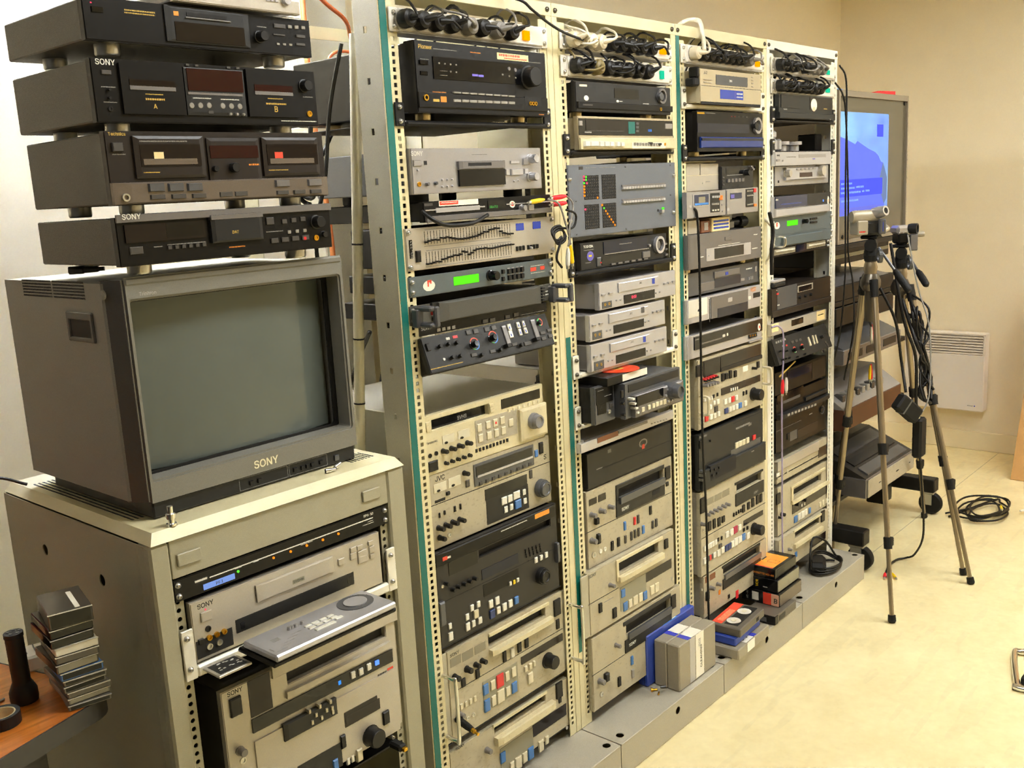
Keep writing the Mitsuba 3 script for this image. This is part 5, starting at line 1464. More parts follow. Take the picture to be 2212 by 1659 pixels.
device('disc_changer', 'black disc player with a glossy blue drawer and silver dial, in the third rack', 'dvd player', (2.5100, 1.4840, 1.6123), (0.3993, 0.1141, 0.36), 'black_metal', 'black_plastic', [
    ('p', 'logo', 'gold', 1.8, 105, 40.8, 4.8, 0.8),
    ('l', 'grey_print', 46.5, 107.3, 58.3, 2),
    ('p', 'window', 'blue_smoked', 2, 53.2, 306, 26.5, 1.5),
    ('g', 'dial', 'silver', 355.5, 76.4, 16.6, 24.7, 0, 360, 8),
    ('k', 'jog_knob', 'knob_black', 342, 75.6, 29.6, 10),
    ('b', 'disc_drawer', 'navy_tray', 14.3, 10.7, 376.4, 30.5, 7),
    ('p', 'drawer_edge', 'blue_smoked', 16.3, 30.5, 372.4, 7.1, 8),
    ('c', 'indicator', 'key_red', 200.4, 101.4, 2.6, 1.5, 2, 19, -0.1),
    ('c', 'indicator', 'key_grey', 244.1, 101.7, 2.6, 1.5, 3, 25.2, -0.3)], feet=('foot_gold', 0.016, 0.014), inset=0.003)

device('speaker_unit', 'beige-grey double unit with a vertical split, beside the pocket recorder in the third rack', 'speaker', (2.4908, 1.5100, 1.5013), (0.1852, 0.0774, 0.16), 'olive_grey', 'silver_warm', [
    ('p', 'seam', 'dark_print', 75.9, 44.6, 3.4, 31.6, 0.4),
    ('p', 'seam', 'deck_cream', 0.1, 44.5, 189.6, 1.4, 0.5),
    ('a', 'latch', 'zinc', 90.7, 22.5, 7, 2),
    ('l', 'grey_print', 109.3, 24.9, 23.3, 2)])

device('pocket_recorder', 'dark portable cassette recorder lying beside a beige double unit in the third rack', 'cassette recorder', (2.6767, 1.5000, 1.5013), (0.1990, 0.0678, 0.1), 'black_metal', 'charcoal', [
    ('p', 'window', 'black_gloss', 26.2, 45, 110.1, 18.1, 1),
    ('b', 'button', 'silver_dark', 31.2, 19.5, 15.5, 11, 4, 5, 21.9, 0.1),
    ('c', 'button', 'silver_dark', 8, 35.4, 4.7, 3, 3, -0.2, -10.4),
    ('k', 'level_knob', 'knob_black', 141.9, 46.8, 21.5, 18),
    ('c', 'button', 'silver', 171, 64.9, 6.8, 10, 3, 7.2, -4.7),
    ('l', 'grey_print', 31.4, 40.2, 100.5, 2)])

device('portable_player', 'silver portable tape player with a large screen, left of the pair in the third rack', 'portable player', (2.4237, 1.4700, 1.4271), (0.2219, 0.0732, 0.09), 'silver_dark', 'silver', [
    ('b', 'screen_frame', 'silver_light', 33.9, 31.5, 87.2, 35.2, 2),
    ('p', 'screen', 'navy_plastic', 39.4, 34.6, 78.6, 30.2, 2.6),
    ('p', 'screen_bar', 'label_sky', 40.4, 35.6, 75.6, 5.8, 3),
    ('p', 'screen_block', 'meter_grey', 62.1, 41.2, 35.8, 17.1, 3),
    ('p', 'control_panel', 'charcoal', 131.5, 11.1, 53.2, 55.3, 1.2),
    ('b', 'button', 'silver_light', 137.8, 52.1, 9.7, 6.9, 4, 4, 11.6, -0.2),
    ('b', 'button', 'key_grey', 137.2, 32, 8.6, 6.2, 3, 4, 10.6, -0.2),
    ('b', 'button', 'key_white', 138.5, 14.6, 9.2, 4.8, 3, 3, 15.1, 0),
    ('b', 'record_button', 'key_orange', 180.2, 45, 18.6, 13.5, 4),
    ('c', 'button', 'silver', 197.7, 31, 5.3, 3, 2, 2.5, -19.2),
    ('e', 'badge', 'silver_light', 19.8, 33.5, 5.4, 3.9, 0.6)], group='silver portable players with flip-up screens in the third rack', inset=0.0513)

device('portable_player', 'silver portable tape player with a red key, right of the pair in the third rack', 'portable player', (2.6517, 1.4700, 1.4271), (0.1976, 0.0746, 0.09), 'silver_dark', 'silver', [
    ('p', 'display', 'navy_plastic', 21.2, 44.6, 69.4, 17.6, 1.2),
    ('p', 'display_mark', 'sticker_violet', 22.4, 47.1, 21.2, 11.2, 1.6),
    ('p', 'control_panel', 'charcoal', 116.5, 16.4, 48.2, 54.6, 1.2),
    ('b', 'button', 'key_grey', 122.2, 62.8, 10.9, 4.2, 3, 3, 13.8, 0.1),
    ('b', 'button', 'key_grey', 122.1, 48.9, 8.3, 4.3, 3, 4, 10.1, 0.1),
    ('b', 'button', 'key_grey', 121.7, 21.5, 8.4, 4.2, 3, 4, 10.1, 0.4),
    ('b', 'record_button', 'key_red', 164.5, 59.7, 15, 12.1, 4),
    ('b', 'button', 'key_orange', 165.3, 16.9, 17, 7.8, 4),
    ('e', 'badge', 'silver_light', 7.4, 15.3, 7.3, 4.7, 0.6)], group='silver portable players with flip-up screens in the third rack', inset=0.003)

device('dvd_recorder', 'big silver-brown disc recorder with a dark display in a pale plate, mid third rack', 'dvd recorder', (2.4492, 1.4840, 1.2798), (0.4467, 0.0986, 0.32), 'silver_dark', 'silver_dark', [
    ('p', 'plate', 'silver_light', 101.6, 16.8, 273.5, 37.1, 1.5),
    ('p', 'display', 'black_gloss', 148.4, 20.2, 178.3, 30.2, 2.5),
    ('b', 'button', 'silver_dark', 212.5, 70.2, 41, 10.7, 2.5),
    ('l', 'white_print', 174.2, 56.9, 132.9, 2),
    ('l', 'white_print', 62.8, 30.8, 25.7, 3),
    ('l', 'white_print', 384.9, 30.9, 36.8, 3),
    ('c', 'button', 'silver_light', 116.7, 33.7, 5.9, 3, 2, 0, 0),
    ('l', 'white_print', 395.3, 73.8, 26.8, 3)], feet=('foot_gold', 0.017, 0.014), inset=0.0258)

device('dvd_player', 'blue-grey disc player with a small blue emblem in the third rack', 'dvd player', (2.4769, 1.5050, 1.1986), (0.4456, 0.0669, 0.3), 'gunmetal', 'gunmetal', [
    ('b', 'disc_drawer', 'silver_dark', 153.6, 40.1, 157.4, 19, 4),
    ('p', 'emblem', 'sticker_blue', 217.5, 43.9, 16.7, 9, 4.8),
    ('p', 'display', 'blue_smoked', 156.6, 10.3, 161.2, 26.6, 1.5),
    ('b', 'panel', 'silver_dark', 68.7, 7.5, 85.6, 26.2, 3),
    ('b', 'button', 'silver', 318.8, 14.5, 23.5, 8.7, 3),
    ('b', 'button', 'silver', 370.7, 12.6, 5.3, 10.2, 3, 3, 11.1, 0.2),
    ('l', 'white_print', 356.3, 47, 40.2, 4),
    ('b', 'button', 'silver', 413.6, 43.8, 13.6, 8.6, 2, 2, -0.1, -8.8)])

device('hard_disk_recorder', 'silver recorder with a white front panel and an HDD sticker in the third rack', 'video recorder', (2.4394, 1.4840, 1.1234), (0.4524, 0.0694, 0.33), 'silver', 'silver_light', [
    ('p', 'smoked_door', 'silver_dark', 133.2, 0.1, 228.1, 64.3, 3),
    ('p', 'display', 'blue_smoked', 169.8, -1.4, 187.9, 27.6, 4),
    ('p', 'mark', 'silver_light', 233, 38.4, 26.6, 13, 3.6),
    ('b', 'panel', 'key_white', 6.3, 18.1, 105.8, 50.4, 2),
    ('p', 'usb_port', 'hollow', 56.5, 31.8, 12.9, 6.1, 2.4),
    ('p', 'sticker', 'silver_light', 361.1, 26.1, 88.6, 35.6, 0.6),
    ('t', 'orange_print', 383.1, 53.7, 34, 'HDD'),
    ('p', 'sticker_mark', 'charcoal', 399.2, 31.6, 46, 15.9, 1),
    ('p', 'sticker_mark', 'white_print', 365.8, 29.9, 18.5, 10.8, 1),
    ('p', 'seam', 'dark_print', 124.5, -8.7, 3.5, 69.3, 0.4)], inset=0.0356)

device('dvd_recorder', 'silver-based disc recorder with a black glass front and white oval sticker, mid third rack', 'dvd recorder', (2.4358, 1.4840, 1.0187), (0.4627, 0.0689, 0.32), 'silver', 'silver_light', [
    ('p', 'glass_front', 'black_gloss', 38.1, 24.6, 422.3, 38.7, 3),
    ('e', 'sticker', 'paper_white', 437.2, 39.1, 9, 12, 3.8),
    ('e', 'sticker', 'sticker_red', 438.6, 38.9, 4, 5, 4.2),
    ('p', 'indicator', 'key_white', 200.1, 39.5, 16.5, 8.3, 3.6),
    ('p', 'indicator', 'key_white', 226.7, 40.5, 8.6, 8.1, 3.6),
    ('p', 'jack_panel', 'hollow', 370.6, 10.3, 52.4, 11.6, 3.4),
    ('a', 'jack', 'gold', 376.3, 18.5, 7.1, 5, 3, 16.2, -0.6),
    ('p', 'tray_line', 'silver_dark', 71.3, 36.6, 124.7, 4.1, 3.8),
    ('b', 'flap', 'silver', 369.7, -4, 87.6, 6.4, 6),
    ('l', 'grey_print', 40.3, 53.7, 21.1, 3)], inset=0.0392)

device('tape_recorder', 'beige professional recorder with a jog wheel, red-dotted knobs and white keys, mid third rack', 'video recorder', (2.4917, 1.4840, 0.7959), (0.4074, 0.2140, 0.42), 'deck_beige', 'deck_beige', [
    ('p', 'upper_window', 'smoked', 29.5, 160.8, 366.6, 45.4, 3),
    ('p', 'display', 'black_gloss', 34.3, 158.3, 91, 44.5, 4),
    ('p', 'cassette_slot', 'black_gloss', 130.6, 167.4, 165.9, 35.8, 4),
    ('p', 'ledge', 'charcoal', 129.5, 157.3, 267.5, 11.8, 6),
    ('k', 'knob_cap', 'key_red', 23.1, 153.9, 7.3, 16, 5, 16, 0.1),
    ('k', 'knob', 'knob_black', 37.1, 147.5, 8.6, 12, 5, 16.4, 0),
    ('k', 'knob', 'knob_grey', 27.1, 134.5, 12.3, 20, 5, 15.9, -0.6),
    ('b', 'slide_switch', 'knob_black', 137.8, 125.7, 15, 23.8, 5),
    ('b', 'slide_switch', 'knob_black', 160.7, 127.9, 14.7, 19.1, 5),
    ('b', 'slide_switch', 'knob_black', 185.9, 126.6, 14.8, 24, 5),
    ('b', 'slide_switch', 'knob_black', 216.4, 125.2, 13.8, 20.1, 5),
    ('p', 'label', 'paper_white', 276.7, 131, 33, 18, 0.6),
    ('b', 'power_switch', 'knob_black', -11.2, 165.4, 23.7, 34.4, 5),
    ('k', 'knob', 'knob_black', 340.2, 133.2, 9.9, 16),
    ('b', 'slide_switch', 'knob_black', 368.1, 128.3, 13.7, 20.6, 5),
    ('p', 'display', 'smoked', 137.7, 81.7, 252.4, 21.7, 2),
    ('p', 'indicator', 'key_white', 192.6, 84.8, 6.9, 9.8, 3, 4, 13.3, -0.9),
    ('b', 'key', 'key_white', 153.3, 49.8, 16, 16, 4),
    ('b', 'key', 'key_white', 178.4, 49, 15.6, 16.6, 4),
    ('b', 'key', 'key_red', 198.8, 48.5, 17.7, 17.4, 4),
    ('b', 'key', 'key_white', 223.3, 49.1, 14.7, 15.9, 4),
    ('b', 'key', 'key_navy', 155.7, 19.4, 20.5, 16.4, 4),
    ('b', 'key', 'key_white', 182.9, 19.4, 13.7, 16.4, 4),
    ('b', 'key', 'key_white', 203.4, 19.8, 15.2, 15.7, 4),
    ('b', 'key', 'key_white', 224.7, 19.2, 16, 16.3, 4),
    ('b', 'key', 'key_blue', 245.6, 18.5, 18.2, 17.4, 4),
    ('b', 'key', 'key_white', 281.9, 18.3, 17.2, 17.3, 4),
    ('b', 'key', 'key_white', 85.8, 60.9, 11.8, 13.3, 4),
    ('b', 'key', 'key_white', 108.3, 59.8, 13.8, 14.7, 4),
    ('b', 'key', 'key_white', 64.5, 51.9, 12.3, 14.1, 4),
    ('b', 'key', 'key_dark', 94.4, 38.2, 18.5, 17, 4),
    ('b', 'key', 'key_white', 7.4, 19.1, 17.1, 17.9, 4),
    ('b', 'key', 'key_red', 36.8, 19.6, 17.4, 16.8, 4),
    ('b', 'key', 'key_white', 63.6, 19.8, 16.5, 16, 4),
    ('b', 'key', 'key_white', 87.8, 19.7, 13.7, 14.9, 4),
    ('b', 'key', 'key_white', 111, 20.6, 13.2, 14.5, 4),
    ('b', 'key', 'key_white', 30.6, 82.4, 8, 10.6, 4, 4, 14.2, -0.6),
    ('k', 'jog_wheel', 'knob_black', 342.9, 47.5, 44, 32),
    ('b', 'slide_switch', 'knob_black', 85, 83.6, 8.8, 10.5, 3),
    ('b', 'slide_switch', 'knob_black', 109.3, 84.8, 7.7, 10, 3),
    ('b', 'slide_switch', 'knob_black', 274.3, 55.2, 7.8, 13, 3),
    ('b', 'slide_switch', 'knob_black', 292.9, 54.9, 7.9, 13.7, 3)], inset=0.003)

device('video_recorder', 'charcoal professional video recorder with four cream keys and a red one, in the third rack', 'video recorder', (2.4903, 1.4840, 0.6059), (0.4125, 0.1755, 0.42), 'black_metal', 'charcoal_deck', [
    ('t', 'grey_print', 6.2, 163.8, 44.3, 'Panasonic'),
    ('b', 'key', 'key_cream', 222, 82.4, 19.4, 18.8, 4),
    ('b', 'key', 'key_cream', 245.6, 83.3, 19, 17.4, 4),
    ('b', 'key', 'key_cream', 268.2, 82.8, 18.5, 17.7, 4),
    ('b', 'key', 'key_cream', 293, 82.5, 19.4, 18.2, 4),
    ('b', 'key', 'key_red', 338, 84.3, 18.5, 15.4, 4),
    ('b', 'slide_switch', 'knob_black', 3.9, 133.3, 13.9, 25.1, 4),
    ('l', 'grey_print', 230.2, 142.9, 93.4, 6),
    ('p', 'badge', 'silver_dark', 312.2, 136.6, 20.4, 8.4, 0.6),
    ('p', 'seam', 'hollow', 211.1, 164.9, 181.9, 3.7, 0.5),
    ('k', 'knob', 'knob_black', 66.8, 144, 8.2, 5),
    ('p', 'panel_line', 'gunmetal', 194.7, 34.1, 198.9, 49, 1),
    ('b', 'lower_step', 'charcoal_deck', 9.4, -0.1, 407.7, 62.2, 10),
    ('l', 'grey_print', 313.1, 50.4, 18, 3),
    ('p', 'control_recess', 'hollow', 50.7, 21.7, 158.6, 45.9, 10.6),
    ('c', 'knob', 'knob_black', 48.9, 55.6, 7, 15),
    ('c', 'knob', 'knob_black', 72.5, 54.2, 7, 15),
    ('c', 'knob', 'knob_black', 99.8, 52.3, 7, 15),
    ('c', 'knob', 'knob_black', 58.5, 38.9, 7, 15),
    ('c', 'knob', 'knob_black', 85.7, 38, 7, 15),
    ('b', 'button', 'gunmetal', -1.8, 59.6, 14.2, 7.1, 13),
    ('b', 'button', 'gunmetal', -2.1, 47.4, 20.7, 10.6, 13),
    ('b', 'button', 'gunmetal', -2.5, 33.6, 17.5, 8.8, 13)], inset=0.003)

device('tape_recorder', 'tall beige tape recorder with a crimson key and jog wheel, low in the third rack', 'video recorder', (2.4943, 1.4840, 0.3274), (0.4224, 0.2722, 0.45), 'deck_grey', 'deck_beige', [
    ('b', 'power_switch', 'knob_black', -1.9, 207, 28.5, 48, 5),
    ('p', 'meter', 'meter_grey', 39.3, 221.3, 40.7, 20.3, 0.8),
    ('p', 'meter', 'meter_grey', 86.2, 220.3, 43.4, 20.8, 0.8),
    ('p', 'meter', 'meter_grey', 135.6, 220.3, 43.4, 20.9, 0.8),
    ('h', 'cassette_slot', 'hollow', 228, 211.2, 166.6, 27.6),
    ('p', 'slot_frame', 'charcoal', 217.5, 167.8, 190.3, 41.1, 3),
    ('b', 'slot_frame', 'charcoal', 214, 240.3, 191.4, 6.8, 3),
    ('t', 'grey_print', 338, 177, 28.9, 'SONY'),
    ('k', 'knob', 'knob_grey', 33.7, 195.3, 12.9, 16, 6, 24.7, -0.4),
    ('k', 'knob', 'knob_grey', 4.9, 172.9, 13.6, 16),
    ('a', 'jack', 'zinc', 14.4, 149.4, 8.6, 2),
    ('b', 'slide_switch', 'knob_black', 42.7, 137.8, 17.6, 28.9, 4),
    ('b', 'slide_switch', 'knob_black', 72.7, 136.8, 15.1, 30.1, 4),
    ('b', 'slide_switch', 'knob_black', 101.6, 134.8, 16.2, 27.3, 4),
    ('b', 'slide_switch', 'knob_black', 128.2, 139.3, 16.6, 20.5, 4),
    ('b', 'slide_switch', 'knob_black', 202, 138.4, 5.6, 11.8, 4),
    ('b', 'slide_switch', 'knob_black', 218.2, 138.8, 5, 11.6, 4),
    ('b', 'slide_switch', 'knob_black', 233.7, 139.6, 5, 11.3, 4),
    ('b', 'slide_switch', 'knob_black', 248.6, 139.8, 5.1, 11.3, 4),
    ('b', 'slide_switch', 'knob_black', 261.5, 134.6, 15.5, 24.3, 4),
    ('b', 'slide_switch', 'knob_black', 295.5, 134.9, 15, 23.9, 4),
    ('b', 'slide_switch', 'knob_black', 324, 135.4, 17.5, 28.9, 4),
    ('b', 'slide_switch', 'knob_black', 355.9, 136.2, 18.6, 28.9, 4),
    ('b', 'slide_switch', 'knob_black', 382.7, 135.4, 14.1, 28.2, 4),
    ('p', 'display', 'smoked', 269.9, 86.3, 135.3, 17.5, 1.2),
    ('k', 'jog_wheel', 'knob_black', 339.6, 56.1, 42, 34),
    ('p', 'seam', 'dark_print', 2.6, 122.7, 422.1, 2.1, 0.3),
    ('b', 'key', 'key_white', 150.4, 81.1, 19.7, 20, 4),
    ('b', 'key', 'key_white', 179.2, 79.8, 20.8, 20.7, 4),
    ('b', 'key', 'key_crimson', 202.6, 79.3, 24, 23.2, 4),
    ('b', 'key', 'key_white', 234.3, 80.7, 17.7, 18.3, 4),
    ('b', 'key', 'key_white', 10.6, 38, 17, 20.6, 4),
    ('b', 'key', 'key_dark', 32.2, 39.5, 13.2, 16.8, 4),
    ('b', 'key', 'key_red', 46.5, 40.6, 11.2, 15.5, 4),
    ('b', 'key', 'key_dark', 58.8, 40.9, 9.3, 14.9, 4),
    ('b', 'key', 'key_white', 69.9, 39.9, 16.9, 17.4, 4),
    ('b', 'key', 'key_white', 94.9, 36.4, 19.9, 21, 4),
    ('b', 'key', 'key_white', 122.4, 38.2, 18.1, 19.3, 4),
    ('b', 'key', 'key_navy', 145.9, 36.6, 18.3, 20.2, 4),
    ('b', 'key', 'key_navy', 166, 37.1, 17.8, 19.3, 4),
    ('b', 'key', 'key_white', 185.7, 37.1, 17.2, 22.2, 4),
    ('b', 'key', 'key_white', 205.5, 35, 23.3, 26.4, 4),
    ('b', 'key', 'key_white', 232.2, 37.3, 23.6, 22.7, 4),
    ('b', 'key', 'key_blue', 258.4, 38.6, 20.2, 21.7, 4),
    ('b', 'key', 'key_white', 288, 34.2, 19.7, 20.9, 4),
    ('b', 'key', 'key_dark', 107.2, 60.5, 17.3, 13, 4),
    ('b', 'key', 'key_white', 15.2, 79.5, 13.3, 16, 4, 5, 16.5, 0),
    ('b', 'slide_switch', 'knob_black', 100.4, 85.5, 8.1, 11.4, 3),
    ('b', 'slide_switch', 'knob_black', 121.5, 84.3, 7.5, 11.3, 3),
    ('b', 'slide_switch', 'knob_black', 265.9, 66.7, 11.2, 12.3, 3),
    ('b', 'slide_switch', 'knob_black', 290.2, 66.7, 9.8, 11.5, 3)], inset=0.003)

device('tape_player', 'beige tape player with orange labels, lowest in the third rack behind the tape stacks', 'video recorder', (2.5065, 1.4840, 0.1853), (0.4187, 0.1378, 0.45), 'deck_grey', 'deck_beige', [
    ('h', 'cassette_slot', 'hollow', 123.7, 98.3, 245.4, 29.5),
    ('p', 'slot_frame', 'charcoal', 117.4, 55.4, 254.6, 34, 3),
    ('b', 'slot_frame', 'charcoal', 115.2, 128.1, 254.1, 7.5, 3),
    ('p', 'slot_ramp', 'silver_dark', 129, 85.6, 243.5, 17.1, 6),
    ('p', 'meter', 'wood_brown', 9.6, 115.4, 22.5, 20, 0.8),
    ('p', 'meter', 'wood_brown', 38.6, 113.9, 33.2, 19.4, 0.8),
    ('k', 'knob', 'knob_grey', 40.9, 89.5, 14.9, 16),
    ('k', 'knob', 'knob_grey', 82.8, 87.8, 13.5, 16),
    ('b', 'slide_switch', 'knob_black', 10, 56.6, 17, 28.5, 6),
    ('p', 'label', 'orange_print', 90.4, 47, 13.8, 15.6, 0.6),
    ('p', 'label', 'key_red', 202.3, -7.3, 18.3, 28.1, 0.6),
    ('b', 'slide_switch', 'knob_black', 150.7, 13, 10, 12.5, 3),
    ('a', 'jack', 'zinc', -11.4, 102.7, 8.8, 2)], inset=0.003)

device('video_recorder', 'black video recorder with a white and pink sticker, near the top of the fourth rack', 'video recorder', (3.0176, 1.4840, 1.7137), (0.4130, 0.0765, 0.34), 'charcoal', 'charcoal_deck', [
    ('p', 'cassette_door', 'charcoal', 14.7, 34, 138.7, 40.8, 2),
    ('p', 'panel', 'brown_face', 229.6, 32.5, 173, 40.7, 1.2),
    ('e', 'sticker', 'paper_white', 259.5, 49.3, 24, 20, 2),
    ('e', 'sticker', 'sticker_pink', 259.7, 35.5, 10, 8, 2.2),
    ('b', 'lower_lip', 'charcoal_deck', 3.1, 1, 412.8, 19.3, 5),
    ('l', 'grey_print', 35.3, 27.8, 25.6, 4),
    ('l', 'gold_print', 338.3, 36.7, 29.3, 3),
    ('c', 'indicator', 'key_white', 381.6, 3.3, 4.2, 7, 1, 0, 0)], inset=0.003)

device('dvd_player', 'slim silver disc player on top of a silver tuner in the fourth rack', 'dvd player', (2.9935, 1.4840, 1.5644), (0.4315, 0.0443, 0.28), 'silver', 'silver_light', [
    ('l', 'dark_print', 12, 30.9, 18.9, 5),
    ('l', 'grey_print', 79, 26.1, 69.1, 3),
    ('b', 'button', 'silver', 7, 15.1, 22.1, 5.9, 4),
    ('c', 'button', 'silver', 50.7, 16.3, 5.1, 4),
    ('p', 'tray', 'silver', 172.3, 24.4, 212.4, 10.9, 1),
    ('p', 'mark', 'sticker_violet', 279.9, 17.9, 17.9, 3.2, 1.2)], inset=0.0205)

device('tuner', 'silver tuner with a raised control plate and reddish display in the fourth rack', 'radio tuner', (3.0318, 1.5050, 1.5003), (0.4197, 0.0626, 0.28), 'silver', 'silver', [
    ('b', 'control_plate', 'silver_light', 69.7, 16.2, 317.1, 42.4, 10),
    ('p', 'display', 'red_smoked', 164.8, 24.6, 97.1, 15, 11),
    ('k', 'tuning_knob', 'silver_warm', 325.5, 42.8, 44, 26),
    ('k', 'volume_knob', 'silver_warm', 77.4, 38.7, 30, 20),
    ('b', 'button', 'silver', 137.8, 47.7, 21.5, 6.4, 14),
    ('b', 'button', 'silver', 168.5, 47.8, 21.8, 6.4, 14),
    ('b', 'button', 'silver', 199.6, 47.8, 22.1, 6.5, 14),
    ('b', 'button', 'silver', 231.1, 47.9, 22.4, 6.5, 14),
    ('b', 'button', 'silver', 263, 48.7, 22.7, 6.5, 14),
    ('p', 'usb_port', 'hollow', 22.5, 10.4, 10.1, 7.4, 0.6)])

device('disc_player', 'low silver player with a navy front on a white shelf in the fourth rack', 'dvd player', (2.9922, 1.4870, 1.3990), (0.4332, 0.0674, 0.28), 'silver', 'silver_light', [
    ('p', 'window', 'charcoal', 232.9, 28.3, 196.9, 40.3, 3),
    ('p', 'front_glass', 'navy_plastic', 3.2, 29.5, 231.7, 38.2, 5),
    ('l', 'white_print', 0.2, 55.2, 18, 5),
    ('p', 'tray_line', 'navy_tray', 36, 39.5, 153.1, 4.4, 6),
    ('o', 'indicator', 'led_blue', 368.6, 40.5, 8, 4),
    ('e', 'sticker', 'paper_white', 409.1, 40.5, 8, 14, 4),
    ('e', 'sticker', 'sticker_pink', 409.1, 39.5, 4, 7, 4.4),
    ('b', 'lower_lip', 'silver_light', 2.4, 2.8, 413.3, 23.9, 8)], inset=0.0218)

device('audio_processor', 'grey rack processor with a small lit green display, in the fourth rack', 'audio processor', (2.9919, 1.4960, 1.3386), (0.4709, 0.0599, 0.22), 'black_metal', 'slate', [
    ('p', 'display', 'lcd_green', 110.7, 27.4, 81.3, 17.9, 1),
    ('k', 'data_knob', 'black_gloss', 233.7, 36.9, 17.9, 18),
    ('b', 'button', 'knob_black', 287.4, 37.9, 12.3, 6.6, 4, 4, 14.4, 0),
    ('b', 'button', 'knob_black', 287.6, 26.1, 12.3, 6.6, 4, 4, 14.4, -0.2),
    ('e', 'sticker', 'paper_white', 38, 33.6, 20.2, 11.8, 0.5),
    ('p', 'sticker_letter', 'sticker_red', 33.3, 30.2, 7.2, 12.9, 0.9)], plate=0.004, inset=0.022, screws=[(8, 15), (8, 44.9), (462.9, 15), (462.9, 44.9)])

device('power_amplifier', 'grey power amplifier with a loop handle, below the green-lit processor in the fourth rack', 'amplifier', (2.9964, 1.4960, 1.2991), (0.4690, 0.0395, 0.22), 'black_metal', 'slate', [
    ('b', 'center_panel', 'slate', 65.9, 3.6, 326.8, 31, 10)], plate=0.004, inset=0.022, screws=[(8, 9.9), (8, 29.6), (461, 9.9), (461, 29.6)])

device('graphic_equalizer', 'slim black equalizer with two pale blocks of sliders, in the fourth rack', 'equalizer', (2.9827, 1.4960, 1.2691), (0.4530, 0.0330, 0.2), 'black_metal', 'black_plastic', [
    ('p', 'slider_block', 'meter_grey', 25, 6.5, 156.3, 18.9, 0.8),
    ('p', 'slider_block', 'meter_grey', 272.5, 9.1, 152.4, 20.2, 0.8),
    ('b', 'slider', 'key_white', 30.4, 16.6, 6.7, 5.6, 5, 15, 9.7, -0.1),
    ('b', 'slider', 'key_white', 281.7, 17.3, 6.7, 5.8, 5, 15, 9.2, 0),
    ('p', 'screen', 'blue_smoked', 191.8, 5.3, 67.2, 24.6, 1)], plate=0.004, inset=0.022, screws=[(8, 8.2), (8, 24.7), (445, 8.2), (445, 24.7)])

device('tape_player', 'dark brown deck with a blue-grey side panel, mid fourth rack', 'video recorder', (2.9670, 1.4840, 1.0818), (0.4612, 0.0861, 0.34), 'brown_face', 'brown_face', [
    ('p', 'side_panel', 'gunmetal', 39.7, 14.8, 145.7, 72.5, 1.2),
    ('b', 'window_frame', 'silver_warm', 192, 54.9, 119.7, 22.5, 2),
    ('p', 'window', 'smoked', 197.8, 57.3, 100.8, 16.6, 3),
    ('k', 'knob', 'knob_black', 205.6, 36.7, 11.9, 8, 3, 44, 0.2),
    ('p', 'indicator', 'key_red', 34.2, 64.8, 14.5, 6, 2),
    ('l', 'white_print', 38.2, 27.8, 16.1, 4),
    ('l', 'white_print', 32.5, 78.6, 18.2, 3),
    ('b', 'lower_lip', 'brown_face', -2.6, -7.3, 461.8, 20.7, 6)], inset=0.047)

device('video_recorder', 'grey-beige video recorder with a white paper label at each end, mid fourth rack', 'video recorder', (2.9639, 1.4840, 1.0122), (0.4336, 0.0391, 0.32), 'silver_dark', 'silver_warm', [
    ('p', 'window', 'black_gloss', 149.1, 14.7, 90.3, 20.4, 1.2),
    ('p', 'label', 'paper_cream', 4.3, 12.7, 47.6, 27.9, 0.5),
    ('p', 'label', 'paper_cream', 349.6, 4.6, 69.1, 34.9, 0.5),
    ('l', 'dark_print', 360.1, 23.2, 46.6, 3),
    ('l', 'dark_print', 2.8, 27.6, 36.2, 3)], inset=0.0501)

